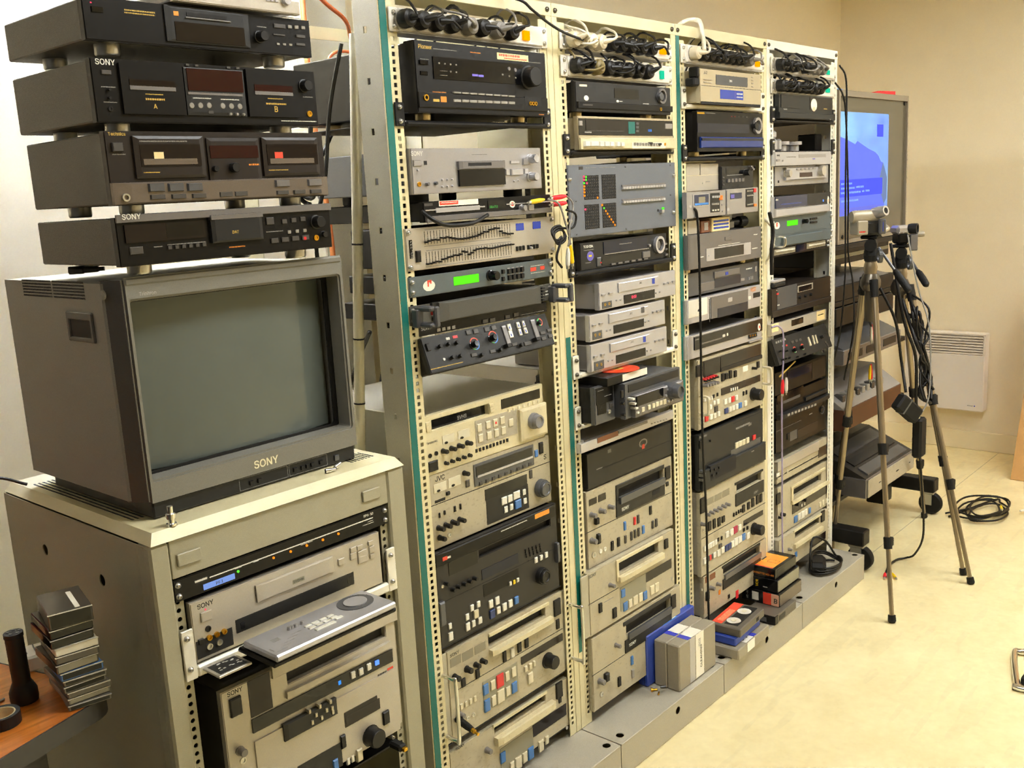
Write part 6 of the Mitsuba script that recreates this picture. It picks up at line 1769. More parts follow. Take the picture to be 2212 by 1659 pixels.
device('color_corrector', 'small-looking black sloping colour corrector with two ringed joysticks, in the fourth rack', 'video corrector', (2.9644, 1.4550, 0.9178), (0.4221, 0.0875, 0.05), 'black_plastic', 'charcoal', [
    ('g', 'color_ring', 'red_ring', 136.9, 32.7, 8.4, 11, 25, 165, 1),
    ('g', 'color_ring', 'green_ring', 136.9, 32.7, 8.4, 11, 165, 265, 1),
    ('g', 'color_ring', 'key_grey', 136.9, 32.7, 8.4, 11, 265, 385, 1),
    ('k', 'joystick', 'black_gloss', 121.7, 32.3, 14.3, 14),
    ('g', 'color_ring', 'red_ring', 197.1, 32.8, 8.5, 11.2, 25, 165, 1),
    ('g', 'color_ring', 'green_ring', 197.1, 32.8, 8.5, 11.2, 165, 265, 1),
    ('g', 'color_ring', 'key_grey', 197.1, 32.8, 8.5, 11.2, 265, 385, 1),
    ('k', 'joystick', 'black_gloss', 181.7, 32.4, 14.4, 14),
    ('k', 'knob', 'knob_black', 29.3, 43.5, 7.6, 10),
    ('k', 'knob', 'knob_black', 51.4, 43.4, 7.7, 10),
    ('k', 'knob', 'knob_black', 73.7, 38, 7.7, 10),
    ('k', 'knob', 'knob_black', 27, 14, 7.6, 10),
    ('k', 'knob', 'knob_black', 49.1, 13.7, 7.6, 10),
    ('k', 'knob', 'knob_black', 74.7, 13, 7.7, 10),
    ('k', 'knob', 'knob_black', 131.5, 7, 7.7, 10),
    ('k', 'knob', 'knob_black', 189.7, 6.4, 7.8, 10),
    ('b', 'key', 'key_cream', 253.3, 43.6, 7.7, 16, 4),
    ('b', 'key', 'key_cream', 251.5, 27.5, 10.6, 16.5, 4),
    ('b', 'key', 'key_cream', 287.8, 43.1, 8, 16.9, 4),
    ('b', 'key', 'key_cream', 309.8, 43.6, 7.1, 15, 4),
    ('b', 'key', 'key_cream', 285.4, 27.5, 7, 16, 4),
    ('b', 'key', 'key_cream', 307.2, 27.7, 7.8, 16.2, 4),
    ('b', 'key', 'key_grey', 23, 71.7, 9, 7.3, 2, 5, 16.1, 0.3),
    ('p', 'indicator', 'key_white', 60.5, 54.7, 9.3, 5.8, 0.8),
    ('p', 'indicator', 'key_red', 85.4, 52.7, 10.8, 6, 0.8),
    ('b', 'button', 'key_dark', 126.3, 55.9, 19.2, 8.4, 2.5, 3, 30.1, -0.5),
    ('k', 'knob', 'knob_black', 354.6, 44.8, 13.6, 12),
    ('b', 'button', 'key_dark', 370.9, 19.3, 12.5, 6.2, 2.5, 3, 4.4, -8)], tilt=20)

device('video_recorder', 'black deck with faint grey trim, upper of three dark decks in the fourth rack', 'video recorder', (3.0310, 1.5050, 0.7941), (0.4135, 0.0793, 0.34), 'black_metal', 'black_plastic', [
    ('p', 'window', 'blue_smoked', 92.2, 39.5, 197.8, 31.6, 1.5),
    ('p', 'panel', 'brown_face', 294.4, 5.7, 107.9, 66.2, 1)])

device('video_recorder', 'black deck with a sloping key ledge, middle of three dark decks in the fourth rack', 'video recorder', (3.0401, 1.5050, 0.7119), (0.4097, 0.0736, 0.34), 'black_metal', 'black_plastic', [
    ('p', 'window', 'black_gloss', 6.8, 50.1, 204.3, 31.4, 1.5),
    ('b', 'key_ledge', 'charcoal', 3, -2.1, 403.8, 17, 20),
    ('b', 'key', 'key_grey', 46.7, 3.7, 16.2, 8.8, 22, 9, 26.6, -0.9),
    ('b', 'drawer_front', 'charcoal', 223.8, 22.3, 178.9, 12.9, 8),
    ('p', 'trim', 'gunmetal', 50.2, 44.7, 134.3, 10, 2)])

device('video_recorder', 'black deck with a round dial, lowest of three dark decks in the fourth rack', 'video recorder', (3.0373, 1.5050, 0.5904), (0.4133, 0.1158, 0.34), 'black_metal', 'black_plastic', [
    ('g', 'dial', 'gunmetal', 375, 79.8, 12.3, 16.2, 0, 360, 3),
    ('k', 'jog_knob', 'knob_black', 365.4, 82.2, 23.2, 6),
    ('p', 'panel', 'brown_face', 169.9, 15.1, 167.4, 32.7, 1),
    ('p', 'label', 'gunmetal', 108.4, 19.1, 57.9, 33.3, 1),
    ('p', 'seam', 'gunmetal', 3.8, 76.6, 196.9, 2, 0.4),
    ('l', 'grey_print', 267.1, 82.2, 25.5, 4),
    ('b', 'button', 'knob_black', 86.1, 30.3, 15.8, 21.8, 3)])

device('video_recorder', 'cream video recorder with a rounded front, below the dark decks in the fourth rack', 'video recorder', (3.0449, 1.5050, 0.4770), (0.4227, 0.0795, 0.36), 'deck_beige', 'deck_beige', [
    ('b', 'cassette_door', 'silver_warm', 1.3, 46.2, 335.2, 35.3, 5),
    ('p', 'window', 'smoked', 339.2, 14.5, 80.4, 36.3, 1.5),
    ('b', 'button', 'key_white', -6.9, 28.4, 25.5, 12.6, 3),
    ('a', 'jack', 'zinc', 50.2, 30.2, 12.3, 2, 2, 32.3, -2.1),
    ('l', 'dark_print', 263.4, 22.5, 47.9, 3),
    ('p', 'slot', 'hollow', 11.9, 22.5, 408.3, 3.4, 0.6),
    ('a', 'jack', 'zinc', 3.3, 22.1, 8.9, 3)])

device('tape_recorder', 'beige tape recorder with two blue keys, second lowest in the fourth rack', 'video recorder', (3.0512, 1.5050, 0.2823), (0.4140, 0.1793, 0.42), 'deck_grey', 'deck_beige', [
    ('h', 'cassette_slot', 'hollow', 120.6, 113.8, 239.9, 26.7),
    ('b', 'slot_top', 'deck_cream', 100.7, 151.6, 286.6, 7.7, 6),
    ('b', 'slot_lip', 'deck_cream', 105, 90.8, 311.8, 9.8, 12),
    ('p', 'slot_side', 'deck_cream', 103.5, 103.4, 12.5, 54, 5),
    ('p', 'display', 'smoked', 115.5, 51.1, 303.5, 36.2, 1.5),
    ('k', 'knob', 'knob_black', 150.5, 78.6, 14.5, 10, 2, 64.9, -1.2),
    ('p', 'indicator', 'key_white', 185.8, 58.8, 7.6, 10.7, 3, 2, 24.2, -0.4),
    ('b', 'key', 'key_blue', 129.9, 13.3, 23.9, 24.1, 4),
    ('b', 'key', 'key_blue', 250.9, 14.2, 14.6, 20.3, 4),
    ('b', 'key', 'key_white', 160, 13.6, 21.5, 25.5, 4),
    ('b', 'key', 'key_white', 186.8, 12.6, 24.6, 26.1, 4),
    ('b', 'key', 'key_white', 214.9, 17, 20.1, 22.2, 4),
    ('b', 'key', 'key_cream', 342.4, 12.1, 15.4, 19.9, 3, 3, 27.5, 0),
    ('k', 'knob', 'knob_black', 27.6, 76.9, 15, 16),
    ('k', 'knob', 'knob_black', 8.5, 70.6, 10.8, 10),
    ('b', 'power_switch', 'knob_black', -13.1, 122.1, 29.9, 39, 5)])

device('tape_recorder', 'beige tape recorder with an open slot, lowest in the fourth rack behind the coiled lead', 'video recorder', (3.0190, 1.4840, 0.1573), (0.4118, 0.1247, 0.42), 'deck_grey', 'deck_beige', [
    ('h', 'cassette_slot', 'hollow', 128.6, 93.8, 202.2, 25.2),
    ('b', 'slot_lip', 'deck_cream', 115.4, 61.9, 234.9, 14.2, 12),
    ('b', 'slot_top', 'deck_cream', 113.7, 120.9, 234.6, 7.7, 5),
    ('k', 'knob', 'knob_grey', 74.7, 70, 11.8, 14),
    ('p', 'display', 'smoked', 249.9, 14.7, 136.9, 29.3, 1.2),
    ('b', 'power_switch', 'knob_black', 343.1, 91.7, 28.6, 41.4, 5),
    ('b', 'key', 'key_blue', 125, 21.9, 15.6, 20, 3)], inset=0.003)

device('power_controller', 'slim black power unit with orange lamps and a blue display, in the cabinet', 'power unit', (0.7750, 1.4846, 0.8729), (0.4826, 0.0399, 0.2), 'black_metal', 'black_plastic', [
    ('p', 'trim_line', 'white_print', 68.9, 22.5, 374.6, 2.2, 0.4),
    ('p', 'display', 'lcd_blue', 54.9, 4.7, 62.9, 10.3, 1),
    ('t', 'dark_print', 79.5, 7, 14, 'PS 1'),
    ('o', 'indicator', 'led_green', 125.3, 15.8, 4.8, 2),
    ('t', 'white_print', 420.5, 29.9, 25, 'RPS-50'),
    ('l', 'white_print', 416.3, 13.3, 28.5, 1.3),
    ('l', 'white_print', 429.2, 17.5, 15, 1.3),
    ('l', 'white_print', 119.9, 21.4, 13.7, 1.3),
    ('l', 'white_print', 158.8, 21.2, 11, 1.3),
    ('l', 'white_print', 264.3, 20.4, 27.6, 1.3),
    ('o', 'indicator', 'led_orange', 201.4, 16.7, 4.6, 2),
    ('o', 'indicator', 'led_orange', 239.7, 16.5, 4.7, 2),
    ('o', 'indicator', 'led_orange', 277, 16.7, 4.8, 2),
    ('o', 'indicator', 'led_orange', 315.3, 16.1, 4.9, 2),
    ('o', 'indicator', 'led_orange', 353.5, 16.7, 4.9, 2),
    ('p', 'logo', 'charcoal', 42.8, 20.2, 24, 8.4, 0.5),
    ('p', 'logo_bar', 'white_print', 40, 23, 23.9, 3.7, 0.8)], plate=0.004, inset=0.022, screws=[(8, 10), (8, 29.9), (474.6, 10), (474.6, 29.9)])

device('tape_recorder', 'pale silver tape recorder with a fold-down control panel, in the cabinet', 'video recorder', (0.7992, 1.4820, 0.7529), (0.4300, 0.1103, 0.4), 'gunmetal', 'silver_warm', [
    ('h', 'cassette_slot', 'hollow', 130.9, 71.5, 178.8, 23.3),
    ('b', 'cassette_door', 'silver_warm', 130.5, 66.2, 177.8, 32.5, 5),
    ('p', 'badge', 'olive_grey', 208.3, 75, 27, 8, 5.6),
    ('t', 'dark_print', 210.3, 77, 22, 'DVCAM'),
    ('t', 'dark_print', 13.1, 95.6, 31.8, 'SONY'),
    ('b', 'power_button', 'silver_warm', 16.9, 70, 21.3, 17.6, 3),
    ('o', 'indicator', 'led_red', 28, 90.9, 3, 1),
    ('a', 'jack', 'knob_black', 28.5, 54.4, 10.9, 2),
    ('p', 'lower_bay', 'charcoal', 83, 23.6, 272.7, 25.5, 0.8),
    ('p', 'bay_screw', 'black_gloss', 92.4, 28.1, 8.4, 12.4, 1.4),
    ('p', 'bay_screw', 'black_gloss', 339.8, 29.5, 9.8, 12.6, 1.4),
    ('b', 'button', 'silver_warm', 320.5, 73.7, 15.2, 12.9, 3),
    ('b', 'button', 'silver_warm', 350.8, 74.8, 15.5, 13.8, 3),
    ('b', 'button', 'silver_warm', 370, 74, 23.4, 12.4, 3),
    ('b', 'button', 'silver_warm', 370.3, 60.3, 24.2, 14.8, 3),
    ('b', 'button', 'silver_warm', 399.8, 73.2, 13.7, 13.7, 3),
    ('b', 'button', 'silver_warm', 400.6, 61.3, 11.7, 9.1, 3),
    ('b', 'button', 'silver_warm', 352, 89.1, 15.8, 11, 3),
    ('b', 'button', 'silver_warm', 368.9, 89.8, 15.3, 8.9, 3),
    ('b', 'button', 'silver_warm', 398.6, 90.1, 12.6, 9.2, 3),
    ('p', 'jack_bay', 'hollow', 2.5, 6.5, 72.1, 32.7, 0.8),
    ('a', 'jack', 'gold', 28.6, 38, 10.2, 4, 3, 14.7, 0),
    ('a', 'jack', 'zinc', 26.6, 22.3, 11.6, 4, 2, 19.8, 0.3),
    ('b', 'connector', 'knob_black', 7.3, 32.6, 9.9, 9.3, 3)])

device('tape_recorder', 'large grey-beige tape recorder with blue lamps, lowest in the cabinet under the monitor', 'video recorder', (0.8268, 1.4650, 0.4398), (0.4098, 0.2488, 0.5), 'dark_deck', 'silver_warm', [
    ('t', 'dark_print', 12.6, 236.6, 31.2, 'SONY'),
    ('b', 'power_switch', 'knob_black', 14.3, 196, 23.1, 34.7, 5),
    ('p', 'panel', 'brown_face', 54.7, 176.4, 47.3, 71.5, 1),
    ('h', 'cassette_slot', 'hollow', 139.3, 205.7, 244.1, 24.9),
    ('b', 'slot_frame', 'silver_warm', 106.1, 232.1, 308.2, 30.5, 6),
    ('b', 'slot_lip', 'silver_warm', 132, 180.5, 258.5, 14.2, 8),
    ('p', 'display_strip', 'black_gloss', 54.3, 146.6, 341.1, 26.9, 3),
    ('b', 'key', 'key_white', 282.8, 154.8, 10.6, 14.8, 7),
    ('b', 'key', 'key_white', 303.1, 153.3, 10.8, 14.5, 7),
    ('b', 'key', 'key_white', 324.1, 155.4, 11, 14.2, 7),
    ('p', 'lit_key', 'led_blue', 347, 157.8, 9.2, 9.3, 6),
    ('p', 'lit_key', 'digit_blue', 252, 155.8, 6.2, 8, 4),
    ('l', 'dark_print', 353.4, 129, 24.1, 4),
    ('p', 'badge', 'sticker_red', 380.2, 131.2, 15.3, 4.4, 0.8),
    ('b', 'lower_panel', 'silver_warm', 55, -9.7, 345.6, 139.2, 4),
    ('b', 'control_block', 'charcoal', 115.7, 100.9, 125.2, 35, 9),
    ('b', 'key', 'key_cream', 171.3, 133.3, 5.3, 8.8, 12),
    ('b', 'key', 'key_cream', 196, 132.6, 5.4, 8.9, 12),
    ('b', 'key', 'key_cream', 221.1, 131, 5.5, 8.9, 12),
    ('b', 'key', 'key_cream', 185.4, 119.5, 5.3, 8.9, 12),
    ('b', 'key', 'key_cream', 210.4, 117.8, 5.5, 9, 12),
    ('b', 'key', 'key_cream', 224, 115.5, 5.5, 9, 12),
    ('b', 'key', 'key_cream', 175.2, 108.4, 5.3, 8.9, 12),
    ('b', 'key', 'key_cream', 197.7, 107.7, 5.4, 9, 12),
    ('b', 'key', 'key_cream', 224.5, 107.2, 5.5, 9, 12),
    ('p', 'screen', 'smoked', 257.7, 61.5, 86, 31.6, 5),
    ('p', 'screen', 'smoked', 260.2, 61.9, 88.9, 22.9, 5),
    ('b', 'slide_switch', 'knob_black', 353.6, 20.9, 16.3, 29.1, 9),
    ('b', 'slide_switch', 'knob_black', 242.7, 22.2, 11.3, 28.3, 9),
    ('k', 'jog_wheel', 'knob_black', 319.7, 14.7, 47, 30),
    ('b', 'key', 'key_cream', 278.4, -25.1, 14, 27, 9),
    ('a', 'jack', 'zinc', 376.3, -17.3, 8, 7),
    ('p', 'keypad', 'charcoal', 138.6, -13.2, 104.9, 50.3, 5),
    ('b', 'key', 'key_blue', 219, -13.3, 11.7, 22.6, 9),
    ('k', 'knob', 'knob_grey', 24.8, 126.5, 17.8, 16),
    ('a', 'jack', 'zinc', 28.7, 105.1, 12.9, 2),
    ('b', 'slide_switch', 'key_white', 254.8, -20.6, 6.9, 15.1, 5, 2, 11.5, 0.3)])

shelf(0, 1.6819, 'black_metal', 0.012, 0.046, 'black shelf under the large black receiver with gold print and a price')
shelf(0, 0.5285, 'black_metal', 0, 0, 'thin black shelf under the charcoal tape recorder with many small white keys')
shelf(0, 0.2891, 'black_metal', 0, 0, 'thin black shelf under the beige tape recorder with chrome side handles and one')
shelf(0, 0.1321, 'black_metal', 0, 0, 'thin black shelf under the beige tape player with a wide open slot')
shelf(1, 1.6200, 'black_metal', 0.012, 0.05, 'black shelf under the old cream video recorder with white piano keys')
shelf(1, 1.3236, 'black_metal', 0.012, 0.05, 'black shelf under the black video recorder with a silver jog ring')
shelf(1, 1.0686, 'rack_white', 0.014, 0.06, 'white shelf under the silver video recorder standing on the white shelf')
shelf(1, 0.9365, 'rack_white', 0.014, 0.06, 'white shelf under the grey recorder with a big jog wheel reaching past')
shelf(1, 0.8689, 'black_metal', 0, 0, 'thin black shelf under the slim silver disc player with an amber window')
shelf(1, 0.1350, 'black_metal', 0, 0, 'thin black shelf under the beige tape player lowest')
shelf(2, 1.7447, 'rack_white', 0.014, 0.06, 'white shelf under the champagne disc recorder with a blue sticker')
shelf(2, 1.5983, 'black_metal', 0.012, 0.046, 'black shelf under the black disc player with a glossy blue drawer')
shelf(2, 1.4271, 'black_metal', 0, 0, 'thin black shelf under the silver portable tape player with a large screen')
shelf(2, 1.4271, 'black_metal', 0, 0, 'thin black shelf under the silver portable tape player with a red key')
shelf(2, 1.1234, 'black_metal', 0, 0, 'thin black shelf under the silver recorder with a white front panel and an')
shelf(2, 0.7959, 'black_metal', 0, 0, 'thin black shelf under the beige professional recorder with a jog wheel')
shelf(2, 0.1853, 'black_metal', 0, 0, 'thin black shelf under the beige tape player with orange labels')
shelf(3, 1.7137, 'black_metal', 0.012, 0.05, 'black shelf under the black video recorder with a white and pink sticker')
shelf(3, 1.5003, 'black_metal', 0, 0, 'thin black shelf under the silver tuner with a raised control plate and reddish')
shelf(3, 1.0818, 'black_metal', 0, 0, 'thin black shelf under the dark brown deck with a blue-grey side panel')
shelf(3, 1.0122, 'black_metal', 0, 0, 'thin black shelf under the grey-beige video recorder with a white paper label')
shelf(3, 0.5904, 'black_metal', 0, 0, 'thin black shelf under the black deck with a round dial')
shelf(3, 0.4770, 'black_metal', 0, 0, 'thin black shelf under the cream video recorder with a rounded front')
shelf(3, 0.1573, 'black_metal', 0, 0, 'thin black shelf under the beige tape recorder with an open slot')


# ------------------------------------------------------------------ handles of the two amplifiers and the rack-eared recorders
def loop_handle(key, m, F, u, v0, v1, reach, r=.0045):
    pts = [(u, 0, v0), (u, -reach * .8, v0), (u, -reach, v0 + .008), (u, -reach, v1 - .008), (u, -reach * .8, v1), (u, 0, v1)]
    t = tube(pts, r, 10, 5)
    add(f'{key}__handle', t, m, F, 40)


def by_label(words):
    return next(k for k, v in labels.items() if words in v.get('label', ''))


FR = frame_of(0, 0, 0)
k = by_label('power amplifier panel with a handle at each end')
for xa in (1.402, 1.853):
    a = add(f'{k}__handle', cat(bx(xa - .028, 1.478, 1.262, xa - .008, 1.496, 1.3, .002), bx(xa - .008, 1.442, 1.262, xa + .006, 1.454, 1.306, .003), bx(xa - .02, 1.446, 1.296, xa + .004, 1.494, 1.306, .003), bx(xa - .02, 1.446, 1.262, xa + .004, 1.494, 1.272, .003)), 'gunmetal')
k = by_label('grey power amplifier with a loop handle')
loop_handle(k, 'chrome', FR @ local(0, 1.497, 0), 3.02, 1.304, 1.336, .035, .004)
k = by_label('chrome side handles and one red')
loop_handle(k, 'chrome', FR @ local(0, 1.505, 0), 1.394, .318, .468, .045, .0045)
loop_handle(k, 'chrome', FR @ local(0, 1.505, 0), 1.86, .318, .468, .045, .0045)
k = by_label('jog wheel, red-dotted')
loop_handle(k, 'key_cream', FR @ local(0, 1.485, 0), 2.502, .845, .9, .03, .004)
loop_handle(k, 'key_cream', FR @ local(0, 1.485, 0), 2.905, .865, .92, .03, .004)

# ------------------------------------------------------------------ plugs in the power strips
PLUG = {'b': ('power_plug', 'black', 'cable_black'), 'g': ('power_plug', 'grey', 'plug_grey'), 'w': ('power_plug', 'pale', 'plug_white'), 'o': ('power_plug', 'olive', 'plug_olive')}
PLUG_BODY = mikit.ply(lathe([(0, 0), (.0175, 0), (.0185, .15), (.0185, .6), (.0165, .85), (.011, 1), (0, 1)], (0, 0, 0), (0, -.026, 0), 22), smooth=35)


def strip(i, label, x0, x1, z0, z1, switch, plugs):
    k = thing('power_strip', 'white ' + label, 'power strip')
    add(f'{k}__body', bx(x0 + .022, 1.488, z0, x1 - .022, 1.535, z1, .003), 'strip_white')
    add(f'{k}__bottom_edge', bx(x0 + .024, 1.492, z0 - .003, x1 - .024, 1.533, z0 - .0003), 'strip_grey')
    for xa in (x0, x1 - .0245):
        e = add(f'{k}__rack_ear', bx(xa, 1.4945, z0 - .001, xa + .0245, 1.4982, z1 + .001, .001), 'strip_white')
        for v in (.2, .8):
            put(numbered(f'{e}__screw'), USCREW, 'zinc', T(local(xa + .012, 1.4945, z0 + (z1 - z0) * v, .010, .005, .010)))
    m, xa, za, xb, zb = switch
    add(f'{k}__switch', bx(xb - max(xb - xa, .016), 1.483, zb, xb, 1.488, max(za, zb + .014)), m)
    zc = (z0 + z1) / 2
    pale = set(c for _, _, c in plugs)
    for n, (x, z, c) in enumerate(plugs):
        x = min(max(x, x0 + .03), x1 - .05)
        put(numbered(f'{k}__socket'), UDISC, 'strip_grey', T(local(x, 1.488, zc, .039, .0012, .039)))
        name, col, m = PLUG[c]
        nth = ('first', 'second', 'third', 'fourth', 'fifth', 'sixth', 'seventh', 'eighth', 'ninth')[n]
        p = thing('power_plug', f'{col} plug {nth} from left in the {label}', 'plug', f'plugs in the {label}')
        put(f'{p}__body', PLUG_BODY, m, T(local(x, 1.4866, zc)))
        r = np.random.default_rng(100 * i + 7 * n + int(z0 * 1000))
        cm = {'b': 'cable_black', 'g': 'cable_grey', 'w': 'cable_white', 'o': 'plug_olive'}[c]
        a, s = r.uniform(.03, .07), r.choice((-1, 1, 1))
        zq = zc + r.uniform(-.004, .006)
        top = z1 + r.uniform(.0, .02)
        if n % 3 == 2:      # hangs down over the front before going back
            pts = [(x, 1.462, zc), (x + .3 * s * a, 1.447, zq), (x + .8 * s * a, 1.452, zc - .012), (x + 1.3 * s * a, 1.475, zc - .004), (x + 1.5 * s * a, 1.482, z1 + .004), (x + 1.6 * s * a, 1.53, top + .004), (x + 1.7 * s * a, 1.60, zc - .05)]
        else:               # leaves sideways and climbs over the strip
            pts = [(x, 1.462, zc), (x + .25 * s * a, 1.446, zq + .003), (x + .6 * s * a, 1.452, zc + .014), (x + .9 * s * a, 1.478, top), (x + 1.1 * s * a, 1.53, top + .006), (x + 1.2 * s * a, 1.60, zc - .06)]
        lo, hi = x0 + .03, x1 - .03
        pts = [(min(max(px_, lo), hi), py_, pz_) for px_, py_, pz_ in pts]
        e = (T_ := np.array(pts[1]) - np.array(pts[0])) / np.linalg.norm(T_)
        add(f'{p}__cord_sleeve', lathe([(0, 0), (.007, .05), (.006, .6), (.0035, 1), (0, 1)], np.array(pts[0]) - e * .004, np.array(pts[0]) + e * .022, 10), m, None, 35)
        add(f'{p}__cord', tube(pts, .0027 if c != 'w' else .0034, 7, 5), cm, None, True)


strip(0, 'power strip at the top of the first rack', 1.372, 1.863, 1.852, 1.896, ('switch_orange', 1.766, 1.882, 1.787, 1.862), [(1.401, 1.871, 'b'), (1.443, 1.867, 'b'), (1.485, 1.868, 'b'), (1.53, 1.868, 'b'), (1.581, 1.87, 'g'), (1.621, 1.865, 'b'), (1.67, 1.867, 'g'), (1.714, 1.872, 'b')])
strip(1, 'upper power strip of the second rack', 1.911, 2.402, 1.855, 1.896, ('switch_orange', 2.330, 1.881, 2.358, 1.868), [(1.929, 1.863, 'w'), (1.969, 1.863, 'w'), (2.007, 1.864, 'w'), (2.045, 1.863, 'w'), (2.094, 1.867, 'b'), (2.135, 1.864, 'b'), (2.176, 1.866, 'b'), (2.225, 1.868, 'b'), (2.271, 1.868, 'b')])
strip(1, 'lower power strip of the second rack', 1.911, 2.402, 1.793, 1.840, ('switch_green', 2.328, 1.825, 2.344, 1.804), [(1.951, 1.813, 'b'), (1.991, 1.812, 'b'), (2.032, 1.807, 'o'), (2.076, 1.809, 'b'), (2.12, 1.812, 'b'), (2.162, 1.813, 'b'), (2.206, 1.813, 'b'), (2.252, 1.814, 'b')])
strip(2, 'power strip at the top of the third rack', 2.450, 2.941, 1.855, 1.904, ('switch_orange', 2.868, 1.881, 2.891, 1.866), [(2.496, 1.877, 'w'), (2.537, 1.87, 'b'), (2.574, 1.872, 'b'), (2.612, 1.871, 'b'), (2.65, 1.869, 'b'), (2.687, 1.869, 'b'), (2.725, 1.87, 'b'), (2.76, 1.881, 'b'), (2.807, 1.877, 'g')])
strip(3, 'upper power strip of the fourth rack', 2.989, 3.480, 1.855, 1.903, ('switch_green', 3.388, 1.882, 3.406, 1.868), [(2.996, 1.883, 'b'), (3.04, 1.882, 'b'), (3.081, 1.88, 'b'), (3.123, 1.88, 'b'), (3.2, 1.884, 'b'), (3.241, 1.883, 'g'), (3.282, 1.883, 'g'), (3.325, 1.891, 'g')])
strip(3, 'lower power strip of the fourth rack', 2.989, 3.480, 1.793, 1.837, ('switch_green', 3.382, 1.820, 3.408, 1.808), [(2.994, 1.818, 'b'), (3.04, 1.817, 'b'), (3.084, 1.816, 'b'), (3.13, 1.817, 'b'), (3.177, 1.816, 'b'), (3.221, 1.818, 'b'), (3.266, 1.817, 'b'), (3.308, 1.817, 'b')])


# ------------------------------------------------------------------ the cabinet under the monitor
cb = thing('equipment_cabinet', 'beige steel cabinet with two dark holes in its side, carrying the large monitor', 'cabinet')
CX0, CX1, CY0, CY1 = .7385, 1.3085, 1.485, 2.06
hs = [Point(y, z).buffer(.011, 12) for y, z in ((.183, .885), (.411, .895), (.183, .3), (.411, .3))]
sp = extrude(sbox(.012, .03, CY1 - CY0, .983).difference(unary_union(hs)), .002)
sp.apply_transform(np.array([[0, 1, 0, CX0], [1, 0, 0, CY0], [0, 0, 1, 0], [0, 0, 0, 1.0]]))
sp.invert()
add(f'{cb}__side_panel', sp, 'cabinet_beige')
sp2 = bx(CX1 - .003, CY0 + .012, .03, CX1, CY1, .983, .001)
add(f'{cb}__side_panel', sp2, 'cabinet_beige')
for xa, xb in ((CX0, CX0 + .036), (CX1 - .047, CX1)):
    add(f'{cb}__front_post', bx(xa, CY0 - .004, .02, xb, CY0 + .04, .984, .004), 'cabinet_beige')
add(f'{cb}__base', bx(CX0, CY0, 0, CX1, CY1, .028, .003), 'cabinet_beige')
add(f'{cb}__back_panel', bx(CX0 + .004, CY1 - .004, .03, CX1 - .004, CY1 - .001, .983), 'cabinet_beige')
lid = trimesh.convex.convex_hull(np.array([(CX0 + .002 + a, y, z) for a, y0, y1, z in ((0, CY0 - .008, CY1, .986), (.012, CY0 + .006, CY1 - .012, 1.0045)) for y in (y0, y1)] + [(CX1 - .002 - a, y, z) for a, y0, y1, z in ((0, CY0 - .008, CY1, .986), (.012, CY0 + .006, CY1 - .012, 1.0045)) for y in (y0, y1)]))
ld = add(f'{cb}__lid', lid, 'rack_cream')
for xa in (CX0 + .03, CX1 - .09):
    for n in range(7):
        add(f'{ld}__vent_slot', bx(xa + n * .009, CY0 + .05 if xa > 1 else CY0 + .1, 1.0046, xa + n * .009 + .004, CY0 + .10 if xa > 1 else CY0 + .5, 1.0049), 'hollow')  # slots are dark strips on the lid, their shade painted, not cut
bp = add(f'{cb}__blank_panel', bx(CX0 + .037, CY0 - .002, .916, CX1 - .048, CY0 + .003, .984, .001), 'cabinet_beige')
for xa in (.786, 1.194):
    add(f'{bp}__plate', bx(xa, CY0 - .0062, .935, xa + .045, CY0 - .0022, .9575, .0012), 'cabinet_beige')
rh = [Point(.0085, z).buffer(.0042, 8) for z in np.arange(.02, .84, .0159)]
CR = extrude(sbox(0, 0, .019, .87).difference(unary_union(rh)), .002)
for xa in (CX0 + .0365, CX1 - .0668):
    add(f'{cb}__mounting_rail', CR, 'cabinet_beige', T().translate([xa, CY0 + .0065, .04]))
cs = thing('rack_shelf', 'white metal shelf brackets and tray under the recorder with the fold-down panel in the cabinet', 'shelf')
add(f'{cs}__tray', bx(.8, 1.492, .7475, 1.238, 1.88, .7498, .0005), 'rack_white')
add(f'{cs}__front_lip', bx(.797, 1.478, .728, 1.244, 1.4915, .7495, .004), 'rack_white')
for xa in (.7755, 1.243):
    e = add(f'{cs}__rack_ear', bx(xa, 1.4795, .728, xa + .0225, 1.4845, .82, .001), 'rack_white')
    for z in (.749, .806):
        put(numbered(f'{e}__screw'), USCREW, 'zinc', T(local(xa + .009, 1.4795, z, .011, .006, .011)))
# supports the photograph shows nothing of: the lowest recorder's own shelf
cs2 = thing('rack_shelf', 'black metal shelf under the large recorder at the foot of the cabinet', 'shelf')
add(f'{cs2}__tray', bx(.8, 1.492, .38, 1.238, 1.95, .384), 'black_metal')

# fold-down control panel of the recorder in the cabinet
k = by_label('fold-down control panel')
pan = bx(.872, 1.348, .762, 1.147, 1.45, .775, .003)
a = add(f'{k}__control_panel', pan, 'silver_light')
add(f'{a}__underside', bx(.868, 1.352, .752, 1.15, 1.462, .7615, .003), 'black_plastic')
FP = np.array([[1, 0, 0, .872], [0, 0, 1, 1.348], [0, -1, 0, .775], [0, 0, 0, 1.0]], float)   # u along x, v towards the back, out = up


def on_panel(name, m, u, v, w, h, d):
    put(numbered(f'{a}__{name}'), UB, m, FP @ local(u / 1e3, 0, v / 1e3, w / 1e3, d / 1e3, h / 1e3))


